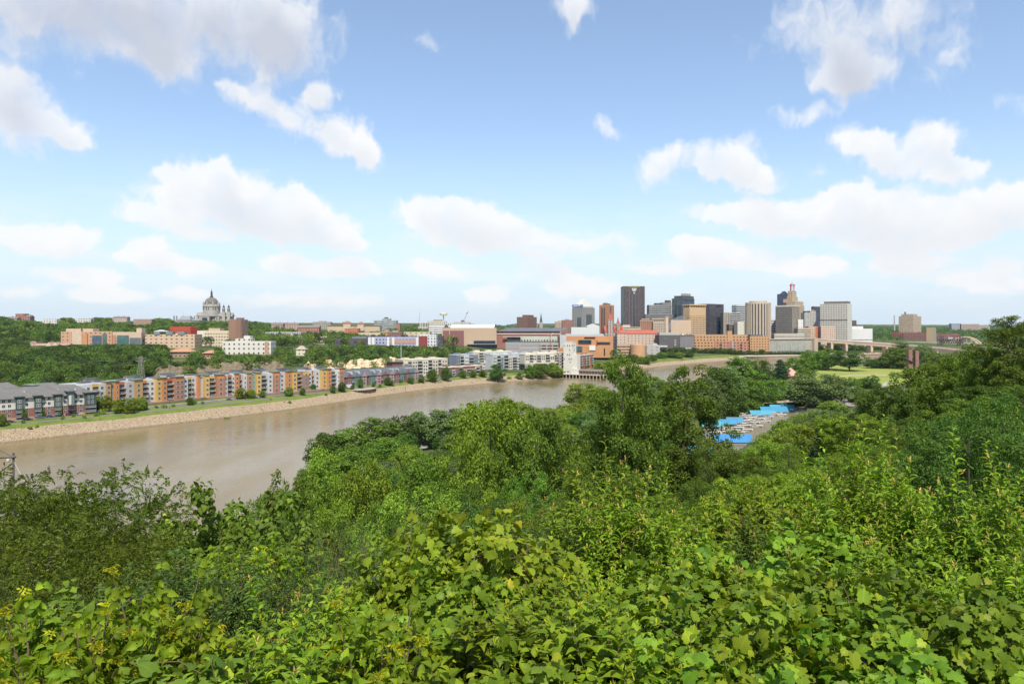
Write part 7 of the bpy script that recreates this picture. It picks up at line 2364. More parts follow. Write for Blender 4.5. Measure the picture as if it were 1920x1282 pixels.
WORDC = {'far': 'mid green', 'farlight': 'light green', 'fardark': 'dark green'}
N_IND = 270
for k, (sz, px, x, y, z, H, Wd, belt) in enumerate(cand[:N_IND]):
 me = FARV[k % len(FARV)]
 o = bpy.data.objects.new('broadleaf_tree', me)
 COL.objects.link(o)
 o.location = (x, y, z)
 o.rotation_euler = (0, 0, rngF.uniform(0, 6.28))
 o.scale = (Wd / 10.8, Wd / 10.8, H / 12)
 lf = rngF.choice(FARC if not (belt == 1 and px < 300) else ['far', 'fardark', 'fardark', 'far'])
 if belt == 1 and 575 < px < 900 and rngF.random() < .5:
  lf = 'farlight'
 o.color = (*LCOL[LEAF[lf].name], 1)
 o['category'] = 'tree'
 o['group'] = 'trees of the bluff wood' if belt == 1 else 'trees of the cathedral hill'
 sw = 'tall ' if H > 12 else ('low ' if H < 8 else '')
 register(o, px, f"{sw}{WORDC[lf]} tree {nearest(LM1 if belt == 1 else LM2, px)}")
def merged(name, items, tmplV, kind='stuff', leaf='far'):
 """many far crowns as one sheet of leafy clumps"""
 rng = np.random.RandomState(7)
 lm = LM()
 for (x, y, z, H, Wd, n) in items:
  v = unit(rng.randn(n, 3) + np.array([0, 0, .4]))
  lobes = 1 + .25 * np.sin(3 * np.arctan2(v[:, 1], v[:, 0]) + x) * (1 - v[:, 2] ** 2)
  r = (.62 + .38 * rng.rand(n)) * lobes
  pos = np.stack([x + v[:, 0] * r * Wd / 2, y + v[:, 1] * r * Wd / 2, z + H * .56 + v[:, 2] * r * H * .46], 1)
  nr = unit(v + np.array([0, 0, .5]) + rng.randn(n, 3) * .4)
  lm.add(pos, rng.randn(n, 3), nr, (Wd * .155 * (.7 + .6 * rng.rand(n))), T_RH)
 o = link(name, lm.mesh(name), LEAF[leaf])
 return tag(o, kind=kind)
rest = cand[N_IND:]
pick = {'far': [], 'fardark': [], 'farlight': []}
for (_, px, x, y, z, H, Wd, b) in rest:
 dk = .75 if (b == 1 and px < 340) else .30
 r_ = rngF.random()
 pick['fardark' if r_ < dk else ('far' if r_ < dk + (1 - dk) * .6 else 'farlight')].append((x, y, z, H, Wd, 200 if y < 1300 else 130))
for lf_, it_ in pick.items():
 merged('hillside_wood', it_, None, leaf=lf_)
# wooded ridges beyond the city
rr = []
rngR = random.Random(3)
RIDGE = [(-200, 601), (300, 602), (600, 607), (900, 608), (1100, 609), (1560, 606), (1640, 602.5), (1690, 600.5), (1740, 601), (1800, 600), (1860, 599), (1960, 598), (2200, 597)]
for px, D, x, y, z, dF in survey(1900, -120, 1560, 2150, 5200, 3) + survey(1500, 1540, 2050, 1900, 3400, 4) + survey(2200, 1540, 2050, 3400, 5600, 5):
 if dF < 60 or seg_hit(px, D, 10):
  continue
 H = rngR.uniform(10, 18)
 H = min(H, HC - (interp(RIDGE, px) + rngR.uniform(0, 3) - HY) / F * D - z)
 if 1690 < px < 1840 and D < 2150 or H < 4:
  continue
 rr.append((x, y, z - 1, H, rngR.uniform(12, 20) * (1 + D / 6000), 46))
merged('ridge_forest', rr[::2], None, leaf='far')
merged('ridge_forest', rr[1::2], None, leaf='fardark')
# ------------------------------------------------------------------ trees and shrubs of the far bank promenade
rngP = random.Random(21)
for px, yt, yb, z0, w, lf, lab in [
  (185, 742, 771, 7.5, 20, 'lime', 'bright green young tree at the right end of the brick flats'), (200, 740, 772, 7.5, 22, 'lime', 'bright lime tree second from the brick flats corner'),
  (222, 748, 776, 7.5, 24, 'lime', 'low spreading lime tree before the first orange bay'), (243, 744, 775, 7.5, 28, 'lime', 'broad lime tree before the grey bay of the left colourful flats'), (264, 743, 770, 7.5, 24, 'bright', 'bright tree covering the foot of the ochre bay'),
  (45, 765, 787, 7.5, 10, 'mid', 'small young tree left of the black saloon car'), (78, 763, 783, 7.5, 14, 'mid', 'young tree between the green porches of the brick flats'), (112, 764, 781, 7.5, 11, 'mid', 'young tree before the entrance bay of the brick flats'), (3, 775, 800, 7.5, 16, 'mid', 'bushy young tree at the left frame edge by the brick flats'),
  (356, 744, 760, 7, 16, 'mid', 'single round tree on the verge below the white bay'), (452, 727, 748, 7.5, 26, 'lime', 'bright lime tree before the orange bay of the middle flats'), (470, 729, 747, 7.5, 22, 'lime', 'second bright lime tree right along the middle flats'),
  (492, 731, 746, 7.2, 15, 'mid', 'dark young tree before the yellow bay of the middle flats'), (541, 724, 743, 7.2, 18, 'deep', 'dark street tree before the brick bay end'), (567, 726, 741, 7.2, 14, 'deep', 'dark street tree before the right yellow balcony bay'),
  (586, 719, 734, 7.5, 16, 'deep', 'dark round tree by the white parked car'), (624, 722, 737, 7.2, 12, 'deep', 'dark slim tree below the right orange bay'), (641, 716, 735, 7.2, 18, 'deep', 'dense dark tree at the right end of the colourful row'), (661, 720, 731, 7.2, 9, 'deep', 'small dark tree right of the white box trailer'),
  (676, 709, 728, 7.5, 15, 'deep', 'dark tree before the first townhouse'), (700, 716, 728, 7.0, 9, 'mid', 'small tree left of the overlook deck'), (727, 706, 723, 7.5, 16, 'deep', 'dark tree before the second townhouse block'), (735, 713, 724, 7.0, 10, 'mid', 'small bush like tree by the overlook path'),
  (770, 706, 719, 7.5, 16, 'deep', 'dark tree before the teal gabled townhouses'), (790, 704, 718, 7.5, 16, 'mid', 'tree at the right end of the townhouses'), (812, 692, 717, 7.5, 24, 'mid', 'large grey green tree before the cream terrace flats'), (836, 688, 714, 7.5, 24, 'deep', 'large dark tree between cream and brown flats'),
  (868, 692, 709, 7.5, 18, 'deep', 'dark tree before the slate blue flats'), (886, 694, 708, 7.5, 18, 'mid', 'round tree before the pale grey bay of the slate blue flats'), (905, 693, 707, 7.5, 16, 'mid', 'tree left of the large dark bank tree'),
  (933, 681, 716, 4, 34, 'deep', 'largest dark tree leaning over the water left of the white tower'), (993, 684, 711, 4, 24, 'mid', 'bank tree left of the pair beside the white tower'), (1012, 681, 710, 4, 30, 'mid', 'wide bank tree in the clump beside the white tower'), (1038, 679, 708, 4, 30, 'bright', 'bright bank tree nearest the left side of the white tower'), (1050, 690, 708, 4, 16, 'bright', 'small bright bank tree touching the white tower'),
  (975, 697, 712, 4, 14, 'mid', 'low bush like tree below the yellow slope'), (1122, 680, 697, 6, 28, 'bright', 'bright tree right of the wharf shed'), (1140, 676, 692, 6, 24, 'bright', 'bright tree before the narrow charcoal museum end'), (1212, 668, 683, 6, 20, 'mid', 'round shrub like tree on the bank below the pale works'), (1225, 664, 678, 8, 16, 'deep', 'dark tree at the foot of the conveyor')]:
 x, D, z = at_ground(px, yb, 300, 1400)
 H = HC - (yt - HY) / F * D - z
 tree(rngP.choice(['C_round', 'C_tall']), x, D, max(H, 2), w / F * D * rngP.uniform(.8, 1.0), 'mid' if lf == 'deep' and rngP.random() < .6 else lf, 'street_tree' if z0 > 6 else 'bank_tree', lab, rng=rngP)
# a long row of clipped little trees along the flood wall and under the orange block
for i, px in enumerate(list(np.linspace(1245, 1440, 18)) + list(np.linspace(1446, 1520, 11))):
 D = 1322 - (i % 2) * 4 if px < 1440 else 1335
 x = (px - CX) / F * D
 o = tree('C_round', x, D, rngP.uniform(8, 12) if px < 1440 else 7.5, rngP.uniform(11, 16) if px < 1440 else 7.5, 'deep', 'clipped_tree', rng=rngP, z=4.8 if px > 1380 else gz(x, D), group='small trees along the flood wall')
 register(o, px, 'small round tree at the foot of the orange brick block' if px < 1440 else 'small clipped tree below the arched retaining wall')
for px, D, H, w, lf, lab in ((1182, 1350, 9, 9, 'deep', 'dark tree left in the row before the red roofed stone building'), (1190, 1350, 11, 8, 'deep', 'tallest dark tree before the red roofed stone building'), (1198, 1350, 9, 9, 'deep', 'dark tree third in the row before the red roofed stone building'), (1214, 1352, 9, 10, 'deep', 'dark tree fourth before the red roofed stone building'), (1222, 1352, 10, 9, 'deep', 'dark tree at the right before the red roofed stone building'),
        (1560, 1480, 14, 24, 'mid', 'green tree left at the foot of the gridded apartment slab'), (1575, 1470, 15, 26, 'mid', 'green tree below the middle of the gridded apartment slab'), (1595, 1460, 17, 28, 'mid', 'large green tree below the right edge of the gridded slab'), (1614, 1460, 14, 24, 'mid', 'green tree below the long white hall'), (1634, 1480, 12, 26, 'mid', 'green tree right of the long white hall'),
        (1655, 1500, 12, 26, 'mid', 'green tree between white hall and red warehouse'), (1520, 1470, 11, 18, 'mid', 'green tree left below the orange tinted flats'), (1540, 1470, 12, 20, 'mid', 'green tree before the pinkish low flats'), (1680, 1650, 11, 24, 'mid', 'green tree before the left end of the red warehouse'), (1084, 1040, 7, 12, 'deep', 'dark bush like tree before the orange museum'),
        (1460, 1420, 7, 16, 'deep', 'dark low tree under the dark grid tower')):
 x = (px - CX) / F * D
 tree('C_round', x, D, H, w, lf, 'city_tree', lab, rng=rngP)
for px, yt, yb, w, lf, lab in ((1152, 672, 690, 24, 'bright', 'bright round tree right of the wharf on the grassy bank'), (1168, 668, 684, 22, 'mid', 'mid green tree on the grassy bank below the round tank'), (1188, 664, 679, 22, 'deep', 'dark tree close under the round orange tank'), (1202, 668, 682, 18, 'bright', 'bright bush like tree right under the round orange tank'),
          (1240, 660, 672, 20, 'mid', 'mid green tree at the left foot of the charcoal plant'), (1256, 658, 671, 22, 'deep', 'dark tree before the pale panel of the charcoal plant'), (1272, 660, 672, 20, 'bright', 'bright tree before the brick base of the charcoal plant'), (1290, 658, 670, 22, 'deep', 'dark tree at the right foot of the charcoal plant')):
 x, D, z = at_ground(px, yb, 700, 1500)
 tree('C_round', x, D, HC - (yt - HY) / F * D - z, w / F * D, lf, 'bank_tree', lab, rng=rngP)
# shrubs on the stone bank
SH = [(17, 808), (44, 805), (57, 808), (69, 806), (118, 797), (137, 793), (158, 794), (180, 791, 1.6), (193, 788, 2.6), (222, 783, 1.8), (231, 783, 2.2), (253, 781, 1.8), (271, 778, 2.4), (293, 776, 1.3), (308, 775, 1.8), (325, 773, 1.4), (362, 768, 2.6), (380, 767, 1.2), (425, 776, 2.4), (454, 755), (475, 752), (507, 757, 1), (538, 750, 1.6), (543, 756, 1.6), (564, 748), (584, 744, 1.6), (606, 742, 1.8), (611, 745, 1.4), (627, 750, 1.2),
   (647, 736, 2.4), (674, 733, 1.8), (701, 731, 2), (712, 730, 1.8), (751, 724, 2.4), (778, 721, 1.6), (785, 722, 1.2), (800, 720, 1.6), (815, 718, 2), (830, 716, 2), (845, 714, 2.4), (858, 712, 2.6), (872, 712, 2.6), (888, 711, 2.2), (905, 709, 2.8), (915, 712, 2.2), (955, 709, 2.6), (968, 708, 2.4)]
for q in SH:
 px, py = q[0], q[1]
 s_ = q[2] if len(q) > 2 else 1.3
 x, y, z = G(px, py, 3.2)
 dd = float(sdist(np.array([x]), np.array([y]), FB)[0])
 o = tree('S_bush', x, y, s_ * 1.5, s_ * 1.7, rngP.choice(['mid', 'deep', 'bright']), 'bank_shrub', cat='shrub', rng=rngP, group='shrubs on the stone bank')
 register(o, px, 'shrub on the stone bank ' + nearest([(30, 'below the leftmost parked cars'), (130, 'below the brick flats'), (200, 'below the street corner'), (290, 'below the left colourful flats'), (380, 'near the single round tree'), (470, 'below the lime trees'), (560, 'below the middle flats'), (640, 'below the right colourful flats'), (720, 'beside the overlook deck'), (800, 'below the townhouses'), (880, 'below the slate blue flats'), (960, 'left of the white tower trees')], px))
# ------------------------------------------------------------------ park and flood plain of the near bank
PARK = [  # key, column, top, foot, width, leaf, name, label
 ('C_round', 1346, 684, 776, 72, 'deep', 'park_tree', 'dark tree immediately right of the tall leafy tree, above the marina'), ('C_tall', 1385, 668, 745, 70, 'mid', 'park_tree', 'tall grey green tree at the left of the park, by the river gap'), ('C_round', 1420, 672, 735, 52, 'deep', 'park_tree', 'dark tree at the right side of the river gap trees'),
 ('C_tall', 1362, 690, 760, 70, 'grey', 'park_tree', 'grey green tree in front of the tallest river gap tree'), ('C_round', 1402, 708, 759, 66, 'mid', 'park_tree', 'round tree above the short teal boathouse'), ('C_round', 1372, 725, 768, 60, 'deep', 'park_tree', 'dark tree above the half way boathouse'), ('C_round', 1430, 722, 752, 46, 'deep', 'park_tree', 'dark tree left of the trunked round tree'),
 ('C_cone', 1463, 673, 713, 40, 'pine', 'conifer', 'dark dense conical tree left of the terracotta pavilion'), ('C_spread', 1457, 711, 749, 58, 'mid', 'park_tree', 'round tree with bare trunk behind the farthest boathouse'), ('C_round', 1530, 698, 762, 104, 'grey', 'park_tree', 'largest round grey green tree above the teal boathouse'),
 ('C_round', 1499, 668, 708, 52, 'mid', 'park_tree', 'tree behind the terracotta pavilion'), ('C_tall', 1510, 690, 730, 36, 'mid', 'park_tree', 'tree between pavilion and largest round tree'), ('C_round', 1528, 655, 693, 56, 'mid', 'park_tree', 'tall park tree left behind the lawn'), ('C_tall', 1553, 654, 692, 52, 'mid', 'park_tree', 'second tall park tree behind the lawn'),
 ('C_spread', 1593, 657, 695.5, 68, 'deep', 'park_tree', 'wide dark tree standing alone on the lawn with its shadow'), ('C_round', 1635, 672, 690, 32, 'deep', 'park_tree', 'small dark tree at the back edge of the lawn'), ('C_round', 1660, 668, 690, 44, 'mid', 'park_tree', 'tree behind the lawn left of the brick piers'), ('C_round', 1682, 652, 691, 56, 'mid', 'park_tree', 'tall tree touching the left brick pier'),
 ('C_tall', 1692, 641, 688, 42, 'grey', 'park_tree', 'tallest tree behind the brick piers'), ('C_round', 1732, 645, 688, 40, 'grey', 'park_tree', 'tree close right of the brick piers'), ('C_round', 1758, 662, 694, 56, 'mid', 'park_tree', 'tree below the tan girder bridge, right of the piers'), ('C_round', 1795, 660, 698, 60, 'mid', 'park_tree', 'tree below the lift bridge towers'),
 ('C_round', 1838, 660, 700, 66, 'mid', 'park_tree', 'tree below the arch bridge end'), ('C_round', 1780, 668, 704, 46, 'bright', 'park_tree', 'bright tree before the bridge trees'), ('C_round', 1580, 707, 730, 26, 'deep', 'park_tree', 'first of the low trees in front of the lawn'), ('C_round', 1600, 706, 730, 28, 'mid', 'park_tree', 'second of the low trees in front of the lawn'),
 ('C_round', 1619, 708, 729, 24, 'mid', 'park_tree', 'third of the low trees in front of the lawn'), ('C_round', 1633, 702, 730, 30, 'deep', 'park_tree', 'tallest of the low trees in front of the lawn'), ('C_cone', 1574, 718, 746, 28, 'pine', 'conifer', 'dark bushy conifer behind the white shuttle bus'), ('C_round', 1605, 724, 754, 42, 'mid', 'park_tree', 'round tree right of the gravel lot'),
 ('C_round', 1626, 728, 760, 40, 'mid', 'park_tree', 'tree on the right rim of the gravel lot'), ('C_round', 1560, 752, 776, 46, 'bright', 'park_tree', 'bright tree just below the shuttle bus'), ('C_round', 1490, 738, 750, 30, 'mid', 'park_tree', 'tree behind the teal farthest boathouse'),
 ('C_round', 1438, 736, 754, 40, 'deep', 'park_tree', 'low dark tree filling above the blue boathouse'), ('C_tall', 1330, 706, 784, 60, 'grey', 'park_tree', 'grey green tree hidden behind the second tall tree')]
rngK = random.Random(31)
for key, px, yt, yb, w, lf, nm, lab in PARK:
 D = (HC - 3.7) * F / (yb - HY)
 tree_px(key, px, yt, D, w, lf, lab, name=nm, rng=rngK)
FLOOD = [('C_round', 1475, 788, 345, 58, 'bright', 'bright crown on the marina shore, third from its outer end'), ('C_round', 1512, 774, 380, 56, 'bright', 'bright crown on the marina shore below the teal boathouse end'), ('C_round', 1548, 768, 395, 56, 'grey', 'pale crown on the marina shore below the shuttle bus road'), ('C_round', 1446, 812, 310, 60, 'bright', 'bright crown on the marina shore beside the lone covered boat'), ('C_round', 1424, 836, 285, 62, 'mid', 'mid green crown on the marina shore right of the bright blue roof'), ('C_round', 1396, 856, 268, 66, 'bright', 'bright crown below the bright blue roof on the marina shore'), ('C_round', 1362, 872, 255, 66, 'mid', 'mid green crown right of the lowest blue roof'),
   ('C_round', 612, 812, 300, 80, 'deep', 'dark cottonwood farthest left on the near bank'), ('C_tall', 650, 802, 305, 84, 'mid', 'dark cottonwood second from left on the near bank'), ('C_tall', 705, 782, 300, 100, 'mid', 'tall dark cottonwood at the river edge'), ('C_round', 745, 776, 318, 92, 'deep', 'broad dark cottonwood topping the near bank group'),
   ('C_round', 670, 838, 262, 90, 'mid', 'dark cottonwood in front of the bank group'), ('C_tall', 786, 772, 330, 70, 'grey', 'grey green willow right of the dark cottonwoods'), ('C_tall', 822, 766, 338, 66, 'grey', 'second grey green willow with trunks in water'), ('C_tall', 852, 764, 345, 60, 'grey', 'third grey green willow behind the yellow green trees'),
   ('C_round', 892, 752, 352, 70, 'bright', 'pale bright willow crown above the yellow green trees'), ('C_round', 930, 744, 362, 74, 'bright', 'highest pale willow crown of the middle bank'), ('C_round', 975, 752, 372, 70, 'bright', 'pale willow crown right of the highest one'), ('C_round', 1018, 762, 380, 70, 'bright', 'pale willow crown at the middle of the bank'), ('C_round', 1060, 764, 392, 64, 'bright', 'pale willow crown left of the bank point'),
   ('C_round', 1092, 716, 500, 62, 'bright', 'bright willow at the bank point below the wharf'), ('C_round', 1122, 722, 480, 60, 'bright', 'bright willow behind the tall leafy tree'), ('C_round', 1215, 706, 600, 70, 'bright', 'pale crown between the two tall leafy trees'), ('C_round', 1250, 712, 580, 70, 'grey', 'grey green crown right between the tall leafy trees'), ('C_round', 1080, 755, 410, 70, 'bright', 'bright willow crown low behind the tall leafy tree'),
   ('C_round', 720, 820, 280, 90, 'mid', 'mid green crown before the dark cottonwoods'), ('C_round', 28, 912, 200, 100, 'grey', 'pale crown below the timber power poles'), ('C_round', 72, 918, 205, 70, 'grey', 'pale crown right of the timber power poles')]
for key, px, yt, D, w, lf, lab in FLOOD:
 tree_px(key, px, yt, D, w, lf, lab, name='cottonwood_tree' if 'cotton' in lab else 'willow_tree', rng=rngK)
# ------------------------------------------------------------------ the wooded slope below the lookout
SLOPE = [
 ('B_open', 1168, 652, 95, 190, 'olive', 'tall leafy tree with visible dark trunk rising before the city', 0), ('B_open', 1288, 684, 99, 195, 'olive', 'second tall leafy tree just right of the tallest one', 1),
 ('B_round', 925, 752, 84, 215, 'yellow', 'yellow green maple left of the tall leafy trees', 0), ('B_round', 1005, 768, 78, 180, 'olive', 'olive tree right behind the yellow green maple', 1), ('B_round', 1045, 800, 88, 150, 'mid', 'grey stemmed tree left beside the tallest tree', 2),
 ('B_round', 870, 815, 70, 165, 'yellow', 'smaller yellow green tree at the left of the maple', 3), ('B_open', 610, 832, 62, 150, 'bright', 'loose bright tree breaking the river line in the left middle', 2), ('B_round', 690, 870, 58, 180, 'yellow', 'yellow green bushy tree below the dark cottonwoods', 0),
 ('B_round', 780, 850, 64, 175, 'mid', 'mid green tree with white glints behind it', 1), ('B_round', 560, 870, 48, 190, 'mid', 'mid green tree standing a little right of the linden', 2),
 ('B_round', 1740, 682, 112, 170, 'mid', 'broad dark dome tree on the right slope', 0), ('B_round', 1665, 722, 104, 150, 'deep', 'dark spreading tree below the park lawn', 3), ('B_spread', 1600, 775, 96, 150, 'yellow', 'yellowish flat topped tree right of the marina', 0), ('B_round', 1800, 668, 108, 140, 'mid', 'green tree rising toward the right edge', 1),
 ('B_open', 1893, 588, 92, 150, 'olive', 'tallest tree at the right frame edge', 2), ('B_round', 1850, 640, 98, 120, 'olive', 'olive crown left of the right edge tree', 2), ('B_round', 1500, 790, 118, 140, 'bright', 'bright crown just right of the moored boats', 1), ('B_round', 1555, 768, 130, 110, 'grey', 'pale crown below the shuttle bus', 2),
 ('C_cone', 1537, 786, 112, 46, 'pine', 'dark narrow evergreen among yellow green crowns', 0), ('B_round', 1450, 826, 104, 120, 'bright', 'bright crown below the bright blue roof', 0), ('B_bare', 1325, 815, 84, 90, 'olive', 'thin half bare tree with leaning pale stems by the marina', 0), ('B_round', 1395, 846, 92, 110, 'olive', 'olive crown below the marina water', 3),
 ('B_bare', 1480, 800, 96, 70, 'olive', 'grey dead topped tree among right crowns', 1), ('B_round', 1700, 790, 70, 170, 'mid', 'mid green tree in the centre of the right slope', 2), ('B_round', 1880, 720, 60, 170, 'deep', 'deep green tree below the right edge tree', 3)]
rngS = random.Random(41)
for key, px, yt, D, w, lf, lab, v in SLOPE:
 tree_px(key, px, yt, D, w, lf, lab, name='slope_tree' if key != 'C_cone' else 'conifer', rng=rngS, var=v)
NEAR = [('A_round', 505, 925, 34, 190, 'mid', 'dense mid green tree filling right of the linden plumes', 0), ('A_round', 330, 985, 26, 150, 'deep', 'deep green tree low at the right rim of the river gap', 1), ('A_slim', 1830, 742, 36, 230, 'mid', 'ash tree with drooping leaf sprays on the right', 0), ('A_slim', 1905, 780, 27, 240, 'deep', 'dark ash tree cut by the right frame edge', 1), ('A_slim', 1735, 850, 34, 190, 'mid', 'lower ash tree left of the drooping one', 1), ('A_round', 1640, 830, 44, 150, 'mid', 'leafy tree behind the tallest plum shoots', 0),
  ('A_round', 1560, 870, 40, 140, 'olive', 'olive leafy tree left of the plum shoots', 1), ('A_round', 1470, 880, 36, 150, 'mid', 'mid green tree above the golden shrubs', 2), ('A_round', 1390, 890, 40, 130, 'olive', 'olive tree below the lowest blue roof', 0), ('A_round', 1310, 900, 46, 130, 'olive', 'shaded tree under the second tall tree', 1),
  ('A_round', 1190, 885, 50, 120, 'olive', 'shaded tree under the tallest tree', 2), ('A_round', 1080, 890, 44, 140, 'mid', 'tree behind the plum bush top', 0), ('A_round', 990, 880, 46, 150, 'mid', 'mid green tree close under the yellow green maple trunk', 1), ('A_round', 900, 900, 40, 150, 'deep', 'deep green tree under the smaller yellow tree', 2),
  ('A_round', 800, 905, 42, 150, 'olive', 'olive tree in the lower middle', 0), ('A_slim', 720, 930, 36, 140, 'mid', 'fine leaved tree left of the vine mound', 0), ('A_round', 640, 930, 38, 150, 'yellow', 'yellow green leafy tree a little right of the linden', 1), ('A_round', 570, 960, 30, 130, 'deep', 'deep green tree close right of the linden', 2)]
for key, px, yt, D, w, lf, lab, v in NEAR:
 tree_px(key, px, yt, D, w, lf, lab, name='slope_tree', rng=rngS, var=v)
# what stands between them
SIL = [(-50, 930), (30, 940), (60, 950), (110, 965), (200, 965), (270, 990), (330, 1000), (380, 985), (430, 960), (500, 955), (520, 930), (560, 880), (600, 860), (650, 835), (700, 815), (800, 810), (850, 795), (900, 790), (1000, 790), (1060, 790), (1075, 745), (1110, 735), (1150, 718), (1240, 710), (1275, 730), (1300, 855), (1340, 862), (1410, 848), (1440, 815), (1500, 792), (1540, 778), (1600, 772), (1640, 745), (1690, 720), (1760, 700), (1830, 675), (1850, 645), (1880, 635), (1960, 620)]
SILN = [(-50, 960), (60, 970), (200, 985), (270, 1005), (330, 1015), (430, 985), (520, 960), (600, 930), (700, 900), (850, 890), (950, 905), (1060, 930), (1180, 945), (1300, 935), (1380, 885), (1450, 868), (1540, 850), (1640, 830), (1720, 815), (1800, 770), (1850, 730), (1900, 720), (1960, 720)]
LM3 = [(40, 'left slope below the power poles'), (160, 'left slope under the walnut trees'), (300, 'below the river gap'), (430, 'around the linden'), (520, 'right of the linden'), (610, 'around the loose bright tree'), (700, 'below the dark cottonwoods'), (800, 'left of the yellow green maple'), (920, 'under the yellow green maple'), (1020, 'left of the tallest tree'),
    (1110, 'just left of the tallest tree'), (1200, 'between the two tall trees'), (1290, 'under the second tall tree'), (1380, 'below the marina'), (1460, 'right of the marina'), (1540, 'around the narrow evergreen'), (1620, 'below the park lawn'), (1720, 'under the broad dome tree'), (1810, 'left of the right edge tree'), (1900, 'at the right edge')]
placed = [(o.location.x, o.location.y, o.scale.x) for o in bpy.data.objects if o.name.startswith(('slope_tree', 'cottonwood_tree', 'willow_tree', 'park_tree'))]
pts = [(a, b, 4.0) for a, b, s_ in placed]
nfill = 0
ST = survey(7000, -60, 1990, 10, 430, 6, True) + survey(700, 1040, 1310, 400, 760, 8)
_x, _y = np.array([q[2] for q in ST]), np.array([q[3] for q in ST])
_dn = -sdist(_x, _y, NB)
_in = in_poly(_x, _y, INLET)
for k_, (px, D, x, y, z, dF) in enumerate(ST):
 p = -.71 * x + .704 * y
 dN = _dn[k_]
 if p < 5 and px < 1500 or p < -60 or _in[k_] or _dn[k_] < 3 or D < 17 and px < 1500:
  continue
 H = rngS.uniform(7, 13) if D < 60 else rngS.uniform(10, 17)
 lim = HC - (interp(SILN if D < 110 else SIL, px) + rngS.uniform(0, 60) - HY) / F * D - z
 H = min(H, lim)
 if D > 170 and px < 1040 and dN > 60 and rngS.random() < .75:
  continue
 if D > 330 and px > 1130 and not (px < 1300 and D < 760):
  continue
 if H < 3.2:
  continue
 Wd = H * rngS.uniform(.72, 1.0)
 r = Wd * .44 if D < 60 else Wd * .52
 if any((x - a) ** 2 + (y - b) ** 2 < (r + q * .62) ** 2 for a, b, q in pts):
  continue
 pts.append((x, y, r))
 key = rngS.choice(['A_round', 'A_round', 'A_slim']) if D < 62 else (rngS.choice(['B_round', 'B_round', 'B_spread', 'B_open']) if D < 170 else 'C_round')
 lf = rngS.choice(['mid', 'mid', 'olive', 'yellow', 'deep', 'bright'] if D < 170 else ['mid', 'bright', 'grey', 'deep'])
 if px > 1690:
  lf = rngS.choice(['mid', 'deep', 'deep', 'olive'])
 if px < 330 and D < 60:
  lf = rngS.choice(['olive', 'deep', 'olive'])
 o = tree(key, x, y, H, Wd, lf, 'slope_tree' if D < 170 else 'bank_tree', rng=rngS, group='trees filling the wooded slope')
 register(o, px, f"{dict(mid='mid green', olive='olive green', yellow='yellow green', deep='deep green', bright='bright green', grey='pale grey green')[lf]} tree {nearest(LM3, px)}" + (', high up' if D < 45 else (', low down' if D > 110 else '')))
 nfill += 1
print('fill', nfill, 'far cand', len(cand))
